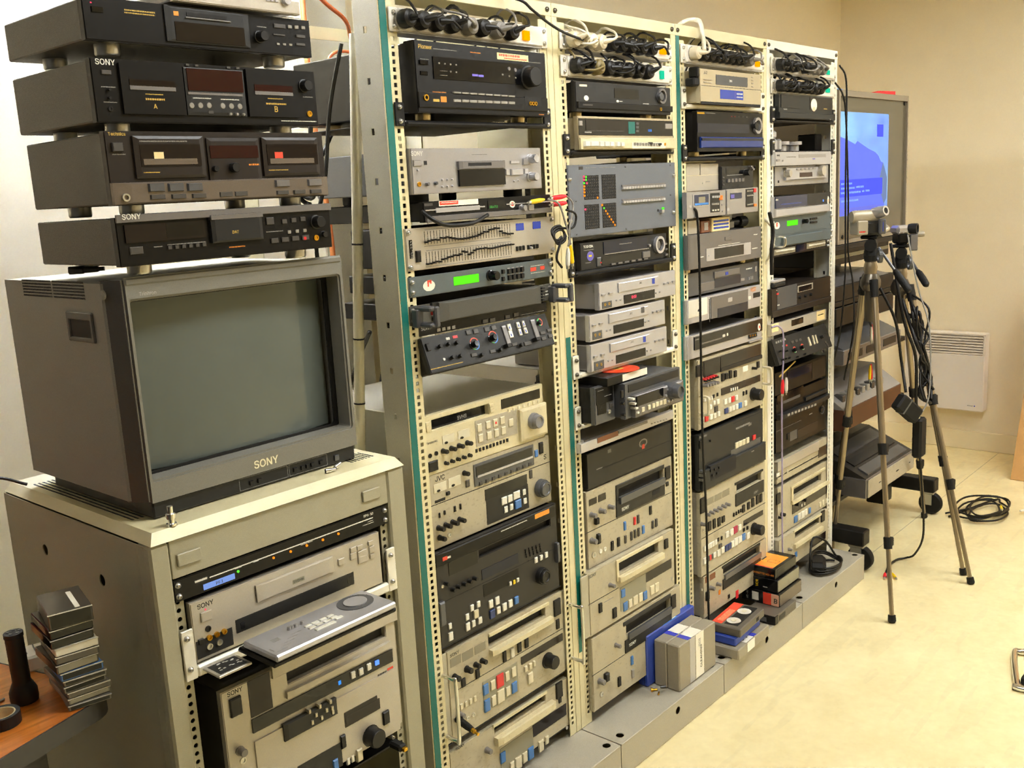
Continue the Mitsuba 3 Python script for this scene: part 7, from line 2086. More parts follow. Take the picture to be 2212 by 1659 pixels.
put(f'{a}__dial_ring', UDISC, 'gunmetal', FP @ local(.226, 0, .063, .074, .0012, .066))
put(f'{a}__dial', UDISC, 'silver_light', FP @ local(.226, 0, .063, .048, .003, .043))
for n in range(4):
    on_panel('button', 'key_white', 100 + n * 17, 38 + (n % 2) * 1, 14, 7, 2)
    on_panel('button', 'key_white', 100 + n * 17, 50, 14, 7, 2)
on_panel('button', 'key_white', 104, 22, 44, 9, 2)
on_panel('button', 'key_white', 155, 30, 16, 8, 2)
for u in (78, 92, 106, 84):
    put(numbered(f'{a}__knob'), UKNOB, 'silver', FP @ local(u / 1e3, 0, .07, .008, .006, .008))
for n in range(5):
    on_panel('small_print', 'grey_print', 12 + n * 14, 14 + (n * 9) % 60, 22, 1, .2)
on_panel('mark', 'grey_print', 30, 50, 16, 12, .3)
on_panel('mark', 'grey_print', 8, 20, 3, 14, .3)
fl = add(f'{k}__flap', bx(.806, 1.425, .738, .872, 1.478, .743, .001), 'silver_warm')
add(f'{fl}__print_plate', bx(.812, 1.43, .743, .866, 1.472, .7434), 'charcoal')
for n in range(14):
    r = np.random.default_rng(n)
    u, v = r.uniform(.815, .86), r.uniform(1.434, 1.466)
    add(f'{fl}__mark', bx(u, v, .7434, u + .005, v + .003, .7437), 'white_print')

# ------------------------------------------------------------------ the large monitor
tv = thing('video_monitor', 'large grey tube monitor with a dark curved screen, standing on the beige cabinet', 'monitor')
MX0, MX1, MY, MZ0, MZ1 = .765, 1.243, 1.545, 1.036, 1.424
plan = np.array([(MX0, 1.962), (MX0, 1.582), (MX0 + .022, MY + .012), (MX1 - .006, MY + .012), (MX1, 1.575), (MX1, 1.962)])
case = trimesh.creation.extrude_polygon(Polygon(plan), MZ1 - MZ0 - .012, engine='earcut')
case.apply_translation([0, 0, MZ0 + .004])
hole = sbox(.8, 1.08, 1.229, 1.38).buffer(.008)
cut_case = trimesh.creation.extrude_polygon(Polygon(plan).difference(sbox(.79, 1.5, 1.235, 1.62)), MZ1 - MZ0 - .012, engine='earcut')
cut_case.apply_translation([0, 0, MZ0 + .004])
add(f'{tv}__case', cut_case, 'monitor_grey')
zw, w = MZ1 - MZ0, MX1 - MX0
lipp = sbox(MX0 + .024, MZ0, MX1, MZ1)
outer = Polygon([(MX0 + .006, MZ0 + .004), (MX1, MZ0 + .004), (MX1, MZ1 - .002), (MX0 + .006, MZ1 - .002)])
fr = extrude(lipp.difference(hole), .004)
fr.apply_translation([0, MY, 0])
fb = extrude(sbox(MX0 + .02, MZ0 + .003, MX1, MZ1 - .003).difference(hole.buffer(-.004)), .036)
fb.apply_translation([0, MY + .004, 0])
bz = add(f'{tv}__bezel', cat(fr, fb, bx(MX0 + .023, MY - .003, MZ1 - .014, MX1 - .001, MY + .004, MZ1 - .001, .003)), 'monitor_grey')
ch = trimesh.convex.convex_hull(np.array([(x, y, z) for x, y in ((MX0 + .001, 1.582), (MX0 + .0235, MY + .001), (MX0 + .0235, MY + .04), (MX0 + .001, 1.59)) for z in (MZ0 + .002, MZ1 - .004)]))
add(f'{tv}__bevel', ch, 'monitor_dark')  # left bevel coloured darker: its shade is put into the colour
mask = extrude(sbox(.795, 1.07, 1.236, 1.39).difference(sbox(.816, 1.087, 1.217, 1.373).buffer(.006)), .004)
mask.apply_translation([0, MY + .041, 0])
add(f'{tv}__tube_mask', mask, 'bezel_black')
N = 24
xs = np.linspace(.808, 1.226, N)
ys = MY + .047 + .018 * ((xs - xs.mean()) / (.5 * (xs[-1] - xs[0]))) ** 2
gv = np.array([(x, y, z) for z in (1.078, 1.382) for x, y in zip(xs, ys)])
gf = np.array([(i, i + 1, N + i + 1, N + i) for i in range(N - 1)])
add(f'{tv}__tube', (gv, gf), 'picture_tube', None, True)
FT = frame_of(0, MY, 0)
fittings(tv, FT, [('t', 'chrome', 996, 1046, 54, 'SONY'), ('t', 'silver_light', 812, 1392, 31, 'Trinitron')])
st = add(f'{tv}__control_strip', bx(MX0 + .026, MY + .006, 1.006, MX1 - .002, MY + .3, MZ0 + .002, .003), 'charcoal')
FS = frame_of(0, MY + .006, 0)
for u0, u1 in ((964, 1072), (1076, 1168)):
    for r in ((u0, 1010, u1 - u0, .7), (u0, 1032, u1 - u0, .7), (u0, 1010, .7, 22), (u1, 1010, .7, 22)):
        put(numbered(f'{st}__outline'), UP, 'grey_print', FS @ local(r[0] / 1e3, 0, r[1] / 1e3, r[2] / 1e3, .0004, r[3] / 1e3))
for u in (985, 1003, 1085, 1103, 1115, 1127, 1148):
    put(numbered(f'{st}__button'), UB, 'knob_black', FS @ local(u / 1e3, 0, 1.016, .008, .004, .008))
put(numbered(f'{st}__power_button'), UB, 'gunmetal', FS @ local(1.186, 0, 1.014, .011, .004, .011))
add(f'{tv}__plinth', bx(MX0 + .03, MY + .02, 1.0052, MX1 - .01, 1.94, MZ0 + .004), 'charcoal')
for z0 in (1.388, 1.404):
    for y0 in (1.64, 1.765):
        add(f'{tv}__vent', cat(*[bx(MX0 - .0006, y0 + n * .0052, z0 + r * .0055, MX0, y0 + n * .0052 + .0034, z0 + r * .0055 + .0032) for n in range(23) for r in range(3)]), 'hollow')  # flush dark ticks: the shade of the vent holes is painted on
        labels[[q for q in scene if q.startswith(f'{tv}__vent')][-1]] = {'kind': 'stuff'}
hd = add(f'{tv}__side_handle', cat(bx(MX0 - .004, 1.62, 1.352, MX0 + .002, 1.716, 1.366, .002), bx(MX0 - .004, 1.62, 1.314, MX0 + .002, 1.716, 1.322, .002), bx(MX0 - .004, 1.62, 1.316, MX0 + .002, 1.63, 1.364, .002), bx(MX0 - .004, 1.706, 1.316, MX0 + .002, 1.716, 1.364, .002)), 'monitor_dark')
add(f'{hd}__recess', bx(MX0 - .0008, 1.63, 1.322, MX0 - .0001, 1.706, 1.352), 'hollow')  # flat dark plate painting the shade inside the handle recess
add(f'{tv}__side_screw', lathe([(.008, 0), (.008, .7), (0, 1)], (MX0, 1.572, 1.398), (MX0 - .004, 1.572, 1.398), 14), 'monitor_grey')

for x, y, lab in ((.793, 1.497, 'silver coaxial connector standing on the front edge of the cabinet top'), (1.146, 1.519, 'silver coaxial connectors lying at the right on the cabinet top')):
    if x < 1:
        m = lathe([(.009, 0), (.009, .12), (.006, .15), (.006, .35), (.0085, .38), (.0085, .62), (.005, .66), (.005, 1), (0, 1)], (x, y, 1.005), (x, y, 1.039), 16)
        solo('coaxial_connector', m, 'chrome', lab, 'connector', None, None, 35)
    else:
        m = cat(lathe([(.0045, 0), (.0045, .5), (.003, .55), (.003, 1)], (x - .008, y, 1.0095), (x + .012, y - .006, 1.0095), 14), lathe([(.0045, 0), (.0045, .5), (.003, .55), (.003, 1)], (x + .02, y + .004, 1.0095), (x + .034, y + .004, 1.0155), 14))
        solo('coaxial_connector', m, 'chrome', lab, 'connector', None, None, 35)
solo('coaxial_connector', lathe([(.007, 0), (.007, .4), (.005, .42), (.005, .8), (.0035, .82), (.0035, 1), (0, 1)], (.79, 1.74, 1.4335), (.835, 1.7, 1.4335), 14), 'steel_dark', 'dull metal coaxial connector lying on the monitor behind the lowest deck of the tower', 'connector', None, None, 35)

# ------------------------------------------------------------------ the desk and what lies on it
DA = math.radians(16)
dk = thing('desk', 'wooden desk with a rounded black edge, at the left below the cabinet', 'desk')
FD = np.eye(4)
FD[:3, 0], FD[:3, 1], FD[:3, 3] = (math.cos(DA), math.sin(DA), 0), (-math.sin(DA), math.cos(DA), 0), (.697, 1.577, 0)
def rr(x0, y0, x1, y1, r):
    return sbox(x0 + r, y0 + r, x1 - r, y1 - r).buffer(r, quad_segs=10)


tp = trimesh.creation.extrude_polygon(rr(-.80, 0, .0, .52, .045).buffer(-.004), .0302, engine='earcut')
tp.apply_translation([0, 0, .69])
add(f'{dk}__top', tp, 'desk_wood', FD)
eg = trimesh.creation.extrude_polygon(rr(-.80, 0, .0, .52, .045).difference(rr(-.80, 0, .0, .52, .045).buffer(-.004)), .034, engine='earcut')
eg.apply_translation([0, 0, .6855])
add(f'{dk}__edge_band', eg, 'desk_edge', FD)
for x in (-.70, -.12):
    add(f'{dk}__leg', cat(bx(x - .03, .08, .03, x + .03, .44, .688, .004), bx(x - .04, .02, 0, x + .04, .5, .03, .006)), 'desk_edge', FD)
add(f'{dk}__modesty_panel', bx(-.68, .4, .2, -.16, .418, .687), 'desk_edge', FD)
bk = thing('cupboard', 'added black block that keeps light off the left side, past the left edge of the view', 'cupboard')  # unseen block added to shade the left side of the scene
add(f'{bk}__carcass', bx(-.75, -.4, .06, -.2, 2.33, 2.25, .004), 'charcoal')
add(f'{bk}__plinth', bx(-.73, -.38, 0, -.22, 2.3, .06), 'desk_edge')
z = .7203
cases = [('clear_case', .011, 0), ('clear_case', .0115, 0), ('clear_case', .011, 0), ('clear_case', .012, 0), ('clear_case', .0105, 1), ('key_blue', .0145, 1), ('smoke_case', .0165, 1), ('smoke_case', .014, 1), ('paper_white', .015, 1), ('black_gloss', .0165, 2), ('black_gloss', .016, 2), ('smoke_case', .0275, 3)]
names = ['lowest', 'second', 'third', 'fourth', 'fifth', 'sixth', 'seventh', 'eighth', 'ninth', 'tenth', 'eleventh', 'topmost']
for n, (m, h, _) in enumerate(cases):
    xo = .609 - .001 * n - (.004 if n > 4 else 0) + .002 * ((n * 7) % 3)
    wd, dp = (.068, .108)
    M = np.eye(4)
    aa = math.radians((-3, 2, 0, 3, -2, 1, 4, -1, 0, 3, 2, -4)[n] - 10)
    M[:3, 0], M[:3, 1], M[:3, 3] = (math.cos(aa), math.sin(aa), 0), (-math.sin(aa), math.cos(aa), 0), (xo, 1.567, z)
    lab = {'clear_case': 'clear', 'key_blue': 'blue-lidded', 'smoke_case': 'smoky', 'paper_white': 'white-labelled', 'black_gloss': 'black'}[m]
    k = thing('cassette_case', f'{lab} cassette case, {names[n]} of the stack on the corner of the wooden desk', 'cassette case', 'cassette cases stacked on the desk corner')
    add(f'{k}__shell', bx(0, 0, .0002, wd, dp, h - .0004, .0012), m, M)
    if m != 'paper_white':
        add(f'{k}__cassette', bx(.003, -.0007, .0025, wd - .003, .0004, h - .003), ['charcoal', 'meter_grey', 'cassette_grey', 'black_plastic', 'smoked'][n % 5] if n < 9 else 'black_gloss', M)
    add(f'{k}__lid_edge', bx(-.0006, -.0012, h - .0022, wd + .0006, .002, h - .0008), 'reel_white' if n % 3 else 'silver_light', M)
    if n == 11:
        add(f'{k}__paper_strip', bx(.043, .006, h - .0004, .051, dp - .02, h), 'paper_white', M)
    z += h
tc = thing('flashlight', 'black flashlight standing on its head on the wooden desk', 'flashlight')
add(f'{tc}__body', lathe([(0, 0), (.0215, 0), (.0225, .04), (.0225, .16), (.017, .26), (.0145, .3), (.0145, .93), (.0155, .94), (.0155, 1), (0, 1)], (.581, 1.672, .7203), (.579, 1.672, .846), 26), 'black_rubber', None, 35)
for n in range(5):
    add(f'{tc}__tail_rib', cyl((.58 + .009 * math.cos(n * 1.26), 1.672 + .009 * math.sin(n * 1.26), .845), (.58 + .009 * math.cos(n * 1.26), 1.672 + .009 * math.sin(n * 1.26), .8475), .003, 8), 'gunmetal')
tr = thing('tape_roll', 'roll of black adhesive tape with a pale core, lying on the wooden desk', 'tape roll')
RL = ring_mesh(.022, .0285, .02, n=36)
RL.apply_translation([0, -.02, 0])
add(f'{tr}__tape', RL, 'black_rubber', np.array([[1, 0, 0, .524], [0, 0, 1, 1.622], [0, -1, 0, .7203], [0, 0, 0, 1.0]], float))
RC = ring_mesh(.0195, .0218, .0195, n=36)
RC.apply_translation([0, -.0195, 0])
add(f'{tr}__core', RC, 'deck_cream', np.array([[1, 0, 0, .524], [0, 0, 1, 1.622], [0, -1, 0, .7203], [0, 0, 0, 1.0]], float))
ad = thing('power_adapter', 'white power adapter with two prongs up, lying behind the flashlight on the desk', 'adapter')
MA = np.eye(4)
MA[:3, 0], MA[:3, 1], MA[:3, 3] = (.966, -.26, 0), (.26, .966, 0), (.618, 1.772, .7203)
add(f'{ad}__body', bx(0, 0, 0, .046, .06, .03, .004), 'paper_white', MA)
for x in (.014, .03):
    add(f'{ad}__prong', tube([(x, .02, .029), (x - .003, .02, .036), (x - .003, .04, .036)], .0014, 6, 3), 'gunmetal', MA)
solo('cable', tube([(.40, 1.9, .722), (.47, 1.72, .722), (.53, 1.70, .7225), (.56, 1.705, .7225)], .002, 8), 'cable_grey', 'thin shiny lead lying on the wooden desk left of the flashlight', 'cable', None, None, True)
solo('cable', tube([(.56, 1.99, .96), (.63, 2.0, 1.02), (.70, 1.99, 1.035), (.752, 1.97, 1.012)], .003, 8), 'cable_black', 'black cord running off behind the monitor from a red clip', 'cable', None, None, True)
solo('clip', bx(.50, 1.96, .90, .56, 2.0, .965, .012), 'key_crimson', 'red clip hanging at the far left beside the cabinet', 'clip')

# ------------------------------------------------------------------ pole behind the first rack
po = thing('conduit_pole', 'cream plastic conduit with black cable ties, behind the left post of the first rack', 'pole')
top_, bot_ = np.array((1.372, 1.60, 1.86)), np.array((1.333, 1.716, .35))
add(f'{po}__pipe', lathe([(0, 0), (.0115, 0), (.0115, 1), (0, 1)], bot_, top_, 20), 'pole_cream', None, 35)
for t in (.49, .585, .72):
    c = bot_ + (top_ - bot_) * t
    d_ = (top_ - bot_) / np.linalg.norm(top_ - bot_)
    add(f'{po}__cable_tie', lathe([(.0125, 0), (.0128, .5), (.0125, 1)], c - d_ * .0018, c + d_ * .0018, 18), 'cable_black')
solo('cable', tube([(1.385, 1.66, 1.85), (1.372, 1.70, 1.72), (1.352, 1.71, 1.58), (1.325, 1.72, 1.48), (1.335, 1.74, 1.38), (1.36, 1.76, 1.2)], .0045, 8), 'cable_black', 'black cable hanging down behind the cream conduit', 'cable', None, None, True)

# ------------------------------------------------------------------ wall heater
ht = thing('wall_heater', 'white wall convector heater with a louvred top, low on the end wall', 'heater')
HX, HY0, HY1, HZ0, HZ1 = 5.47, 1.514, 1.935, .232, .656
add(f'{ht}__body', cat(bx(HX, HY0, HZ0, HX + .075, HY1, HZ1 - .112, .006), bx(HX + .02, HY0, HZ1 - .13, HX + .075, HY1, HZ1 - .006, .004), bx(HX, HY0, HZ1 - .012, HX + .075, HY1, HZ1, .004), bx(HX, HY0, HZ1 - .12, HX + .03, HY0 + .012, HZ1, .003), bx(HX, HY1 - .012, HZ1 - .12, HX + .03, HY1, HZ1, .003)), 'heater_white')
for n in range(7):
    z = HZ1 - .112 + n * .0145
    add(f'{ht}__louver', trimesh.convex.convex_hull(np.array([(HX + a, y, z + b) for y in (HY0 + .012, HY1 - .012) for a, b in ((0, 0), (0, .009), (.016, .0045), (.016, .001))])), 'heater_white')
FH = np.array([[0, 1, 0, HX], [-1, 0, 0, HY1], [0, 0, 1, 0], [0, 0, 0, 1.0]], float)
fittings(ht, FH, [('l', 'grey_print', 340, 262, 32, 4), ('e', 'logo_dot', 'label_blue', 378, 264, 3.5, 3.5, .6)])
add(f'{ht}__bracket', bx(HX + .0755, 1.6, .3, WX1 - .0005, 1.85, .5), 'heater_white')

# ------------------------------------------------------------------ brown board and steel chair foot at the right edge
solo('board', trimesh.convex.convex_hull(np.array([(x + s * .085, y - s * .095, .002 + s * 1.2) for s in (0, 1) for x, y in ((5.08, .3), (5.12, .3), (5.083, 1.266), (5.123, 1.266))])), 'panel_tan', 'tan wooden board leaning upright at the right edge of the floor', 'board')
ch_ = thing('chair', 'chrome floor frame of a chair, cut off at the right edge of the floor', 'chair')
add(f'{ch_}__frame', tube([(3.27, .02, .45), (3.265, .02, .25), (3.262, .06, .03), (3.25, .12, .0105), (3.20, .66, .0105), (3.185, .735, .0105), (3.16, .752, .0105), (2.975, .697, .0105), (2.95, .684, .0105), (2.945, .65, .0105), (3.0, .12, .0105), (3.0, .06, .03), (3.0, .02, .25), (3.0, .02, .45)], .0095, 12, 6), 'chrome', None, True)
add(f'{ch_}__glide', bx(2.985, .655, .0, 3.02, .69, .0245, .004), 'black_rubber')
add(f'{ch_}__seat', bx(2.96, -.3, .46, 3.32, .12, .50, .012), 'black_rubber')

# ------------------------------------------------------------------ television on its trolley, old decks on the shelves
tl = thing('equipment_trolley', 'black equipment trolley on castors beside the racks, carrying the television', 'trolley')
TX0, TX1 = 3.585, 4.385
for x in (TX0, TX1):
    add(f'{tl}__foot_rail', bx(x - .03, 1.395, .105, x + .03, 2.12, .165, .004), 'black_metal')
    add(f'{tl}__column', bx(x - .03, 1.86, .166, x + .03, 1.96, 1.27, .004), 'black_metal')
    for y in (1.43, 2.06):
        w = add(f'{tl}__castor', cat(bx(x - .022, y - .03, .094, x + .022, y + .03, .1045, .002), bx(x - .022, y - .022, .045, x - .018, y + .022, .094), bx(x + .018, y - .022, .045, x + .022, y + .022, .094)), 'zinc')
        add(f'{w}__wheel', lathe([(0, 0), (.046, 0), (.05, .15), (.05, .85), (.046, 1), (0, 1)], (x - .014, y - .012, .0502), (x + .014, y - .012, .0502), 26), 'black_rubber', None, 35)
for n, z in enumerate((.235, .54, .80, 1.04, 1.262)):
    add(f'{tl}__shelf', bx(TX0 - .025, 1.56 if n < 4 else 1.535, z - .02, TX1 + .03, 2.02, z, .002), 'black_metal')
add(f'{tl}__back_board', bx(TX0 + .03, 1.975, .27, TX1 - .03, 1.985, 1.24), 'black_metal')
add(f'{tl}__front_column', bx(4.25, 1.58, .05, 4.35, 1.66, .214, .004), 'black_metal')

t2 = thing('television', 'wide old television showing a blue mountain picture, beyond the end of the racks', 'television')
VX0, VX1, VY, VZ0, VZ1 = 3.625, 4.338, 1.55, 1.264, 1.834
add(f'{t2}__case', bx(VX0, VY + .012, VZ0, VX1, 2.0, VZ1, .006), 'tv_case')
fr = extrude(sbox(VX0, VZ0, VX1, VZ1).difference(sbox(VX0 + .014, VZ0 + .014, VX1 - .010, VZ1 - .022)), .02)
fr.apply_translation([0, VY - .008, 0])
add(f'{t2}__rim', fr, 'tv_case')
add(f'{t2}__front_glass', bx(VX0 + .0145, VY + .002, VZ0 + .0145, VX1 - .0105, VY + .0119, VZ1 - .0225), 'tv_front')
GLOW['picture_sky'] = {'type': 'area', 'radiance': proc(lambda p, n, uv: mix((.07, .22, .78), (.24, .62, 1.1), dr.clip(1.6 * fbm(uv.x * 2.4, uv.y * 3.5, 3.0, 3) - .35, 0, 1)))}
scene['picture_sky'] = {'type': 'diffuse', 'reflectance': C3((.1, .1, .1))}
glow('picture_rock', (.13, .17, .74), 1.0)
glow('picture_ridge', (.16, .22, .40), .8)
glow('picture_banner', (.075, .095, .80), 1.0)
glow('picture_text', (.22, .36, .92), 1.0)
glow('picture_haze', (.16, .18, .72), .8)
def pane(name, poly, d, m):
    q = extrude(poly, .0006)
    q.apply_translation([0, VY + .002 - d, 0])
    if m == 'picture_sky':
        uv = (np.asarray(q.vertices)[:, [0, 2]] - q.bounds[0][[0, 2]]) / (q.bounds[1] - q.bounds[0])[[0, 2]]
        return put(f'{t2}__{name}', mikit.ply(q, uv=uv), m)
    return add(f'{t2}__{name}', q, m)


scr = pane('screen', sbox(3.655, 1.368, 4.142, 1.757).buffer(-.01).buffer(.01), .0008, 'picture_sky')
pane('screen__mountain', Polygon([(3.657, 1.665), (3.72, 1.655), (3.799, 1.637), (3.821, 1.65), (3.87, 1.636), (3.931, 1.62), (4.0, 1.607), (4.036, 1.592), (4.06, 1.570), (4.082, 1.565), (4.11, 1.53), (4.128, 1.505), (4.10, 1.372), (3.659, 1.37)]), .0016, 'picture_rock')
pane('screen__ridge', Polygon([(4.05, 1.5), (4.085, 1.565), (4.132, 1.505), (4.13, 1.42), (4.10, 1.40), (4.07, 1.44)]), .0018, 'picture_ridge')
pane('screen__banner', sbox(3.659, 1.44, 4.08, 1.505), .0024, 'picture_banner')
pane('screen__foreground', sbox(3.66, 1.37, 4.06, 1.398), .0024, 'picture_haze')
pane('screen__channel_mark', sbox(4.018, 1.667, 4.082, 1.715), .0016, 'picture_banner')
for n, (u, v, w_) in enumerate(((3.667, 1.486, .032), (3.712, 1.486, .06), (3.667, 1.469, .13), (3.81, 1.471, .075), (3.667, 1.452, .05), (3.725, 1.452, .13), (3.87, 1.453, .022), (3.905, 1.454, .04), (3.668, 1.421, .165))):
    q = dash_mesh(w_, .0075, n)
    q.apply_translation([u, VY - .0012, v])
    add(f'{t2}__screen__caption', q, 'picture_text')
for x in (3.69, 4.312):
    for z in (1.803, 1.29):
        add(f'{t2}__corner_screw', cyl((x, VY + .002, z), (x, VY - .003, z), .007, 12), 'knob_black')
solo('paper', bx(3.70, 1.60, 1.8345, 3.80, 1.68, 1.848, .003), 'label_sky', 'pale blue packet lying on top of the television', 'packet')
solo('folder', trimesh.convex.convex_hull(np.array([(4.06, 1.585, 1.8345), (4.30, 1.585, 1.8345), (4.30, 1.585, 1.857), (4.28, 1.70, 1.857), (4.06, 1.70, 1.8345), (4.30, 1.70, 1.8345), (4.12, 1.585, 1.852)])), 'red', 'red folder lying on top of the television at its right end', 'folder')

# old wedge-shaped deck at the foot
wd = thing('video_recorder', 'large old wedge-shaped recorder on the lowest trolley shelf', 'video recorder')
add(f'{wd}__case', bx(3.745, 1.462, .2352, 4.27, 1.88, .318, .004), 'silver_dark')
add(f'{wd}__front_panel', bx(3.75, 1.455, .24, 4.265, 1.4615, .314, .002), 'deck_grey')
wg = trimesh.convex.convex_hull(np.array([(x, y, z) for x in (3.747, 4.268) for y, z in ((1.466, .3185), (1.88, .3185), (1.88, .42), (1.66, .41))]))
add(f'{wd}__sloping_top', wg, 'dark_deck')
for y0, y1, m in ((1.475, 1.515, 'gunmetal'), (1.53, 1.565, 'charcoal'), (1.585, 1.64, 'gunmetal')):
    sl = (.41 - .3185) / (1.66 - 1.466)
    za, zb = .3188 + (y0 - 1.466) * sl, .3188 + (y1 - 1.466) * sl
    add(f'{wd}__key_row', trimesh.convex.convex_hull(np.array([(x, y, z + dz) for x in (3.79, 4.23) for y, z in ((y0, za), (y1, zb)) for dz in (0, .006)])), m)
for n, (x, w_) in enumerate(((3.86, .02), (4.05, .03), (4.2, .015))):
    add(f'{wd}__small_print', bx(x, 1.4545, .275, x + w_, 1.455, .28), 'dark_print')
vd = thing('video_recorder', 'silver-topped old recorder with a brown wooden side, on the second trolley shelf', 'video recorder')
add(f'{vd}__case', bx(3.61, 1.50, .5405, 4.21, 1.90, .625, .003), 'dark_wood')
add(f'{vd}__top', trimesh.convex.convex_hull(np.array([(x, y, z) for x in (3.612, 4.208) for y, z in ((1.502, .6255), (1.90, .6255), (1.90, .72), (1.62, .71))])), 'silver')
for n in range(9):
    add(f'{vd}__key', bx(3.66 + n * .05, 1.53, .636 + .0, 3.69 + n * .05, 1.57, .672, .003), 'key_grey' if n % 3 else 'key_dark')
ve = thing('video_recorder', 'grey slanted deck with dark trim plates, on the third trolley shelf', 'video recorder')
add(f'{ve}__case', bx(3.62, 1.51, .8005, 4.22, 1.90, .86, .003), 'silver_dark')
add(f'{ve}__key_panel', trimesh.convex.convex_hull(np.array([(x, y, z) for x in (3.63, 4.21) for y, z in ((1.515, .8605), (1.85, .8605), (1.85, .935), (1.65, .92))])), 'gunmetal')
for n in range(3):
    add(f'{ve}__trim', bx(3.66 + n * .18, 1.5085, .815, 3.8 + n * .18, 1.5098, .845), 'charcoal')
vf = thing('video_recorder', 'black deck in shadow on the third trolley shelf, under the tripods', 'video recorder')
add(f'{vf}__case', bx(3.66, 1.56, .9405, 4.26, 1.92, 1.015, .003), 'black_metal')
vg = thing('video_recorder', 'dark deck with a grey sloping lid, on the fourth trolley shelf', 'video recorder')
add(f'{vg}__case', bx(3.62, 1.56, 1.0405, 4.26, 1.92, 1.10, .003), 'black_metal')
add(f'{vg}__lid', trimesh.convex.convex_hull(np.array([(x, y, z) for x in (3.66, 4.22) for y, z in ((1.565, 1.1005), (1.86, 1.1005), (1.86, 1.13), (1.68, 1.125))])), 'silver_dark')
vh = thing('video_recorder', 'black and cream deck directly under the television', 'video recorder')
add(f'{vh}__case', bx(3.63, 1.60, 1.175, 4.3, 1.93, 1.239, .003), 'black_metal')
add(f'{vh}__trim', bx(3.64, 1.597, 1.2, 4.29, 1.5995, 1.215), 'olive_grey')

# ------------------------------------------------------------------ tripods
def leg(key, hub, foot, share, m='tripod_bronze'):
    """Three telescoping sections with black clamps and a rubber foot."""
    hub, foot = np.asarray(hub, float), np.asarray(foot, float)
    d = foot - hub
    a, b = hub + d * share[0], hub + d * share[1]
    u = d / np.linalg.norm(d)
    l = add(f'{key}__leg', cat(lathe([(0, 0), (.0112, 0), (.0112, 1), (0, 1)], hub + u * .02, a, 18), lathe([(0, 0), (.0094, 0), (.0094, 1), (0, 1)], a, b, 18), lathe([(0, 0), (.0077, 0), (.0077, 1), (0, 1)], b, foot - u * .02, 18)), m, None, 35)
    for c, r in ((a, .0165), (b, .014)):
        add(f'{l}__clamp', cat(lathe([(0, 0), (r, 0), (r, 1), (0, 1)], c - u * .016, c + u * .024, 18), bx(c[0] + .006, c[1] - .012, c[2] - .02, c[0] + .026, c[1] + .01, c[2] + .012, .003)), 'black_rubber')
    add(f'{l}__top_joint', lathe([(0, 0), (.0145, 0), (.0145, 1), (0, 1)], hub - u * .012, hub + u * .05, 16), 'black_rubber')
    add(f'{l}__foot', lathe([(0, 0), (.0125, 0), (.0135, .8), (.010, 1), (0, 1)], foot - u * .026, foot + (0, 0, .001), 16), 'black_rubber')


def tripod(label, hub, feet, shares, handle):
    k = thing('tripod', label, 'tripod')
    hub = np.array(hub)
    for f, s in zip(feet, shares):
        f = np.array(f)
        o = f - hub
        o[2] = 0
        leg(k, hub + .045 * o / np.linalg.norm(o), f, s)
    add(f'{k}__hub', lathe([(0, 0), (.026, 0), (.036, .3), (.036, .6), (.026, 1), (0, 1)], hub - (0, 0, .03), hub + (0, 0, .03), 20), 'steel_dark', None, 35)
    add(f'{k}__center_column', lathe([(0, 0), (.019, 0), (.019, 1), (0, 1)], hub - (0, 0, .14), hub + (0, 0, .09), 18), 'steel_dark', None, 35)
    add(f'{k}__collar', lathe([(0, 0), (.021, 0), (.024, .5), (.018, 1), (0, 1)], hub + (0, 0, .03), hub + (0, 0, .075), 20), 'tripod_bronze', None, 35)
    add(f'{k}__pan_head', cat(lathe([(0, 0), (.022, 0), (.025, .4), (.021, 1), (0, 1)], hub + (0, 0, .075), hub + (0, 0, .125), 20), lathe([(0, 0), (.021, 0), (.021, 1), (0, 1)], hub + (-.03, -.01, .132), hub + (.03, .01, .132), 20), bx(hub[0] - .025, hub[1] - .03, hub[2] + .153, hub[0] + .025, hub[1] + .03, hub[2] + .166, .004)), 'black_rubber')
    add(f'{k}__head_ring', ring_mesh(.016, .024, .012), 'gunmetal', frame_of(hub[0] - .03, hub[1] - .05, hub[2] + .095, 0, 35))
    h0, h1 = hub + (.02, -.02, .12), np.array(handle)
    hm = h0 + (h1 - h0) * .52
    h = add(f'{k}__pan_handle', lathe([(0, 0), (.005, 0), (.005, 1), (0, 1)], h0, hm, 12), 'gunmetal')
    add(f'{h}__grip', lathe([(0, 0), (.008, 0), (.012, .15), (.0135, .5), (.0125, .9), (.007, 1), (0, 1)], hm, h1, 16), 'black_rubber', None, 35)


A_HUB, B_HUB = (3.46, 1.35, 1.145), (3.841, 1.38, 1.085)
tripod('bronze tripod with a front leg reaching furthest onto the floor, beside the fourth rack', A_HUB, ((3.189, 1.147, 0), (3.616, 1.551, 0), (3.80, 1.64, 0)), ((.49, .765), (.47, .70), (.47, .72)), (3.43, 1.2, 1.118))
tripod('bronze tripod nearer the heater, with two legs side by side in front', B_HUB, ((3.67, 1.031, 0), (3.744, 1.08, 0), (4.314, 1.42, 0)), ((.38, .665), (.32, .60), (.42, .74)), (3.735, 1.245, 1.105))
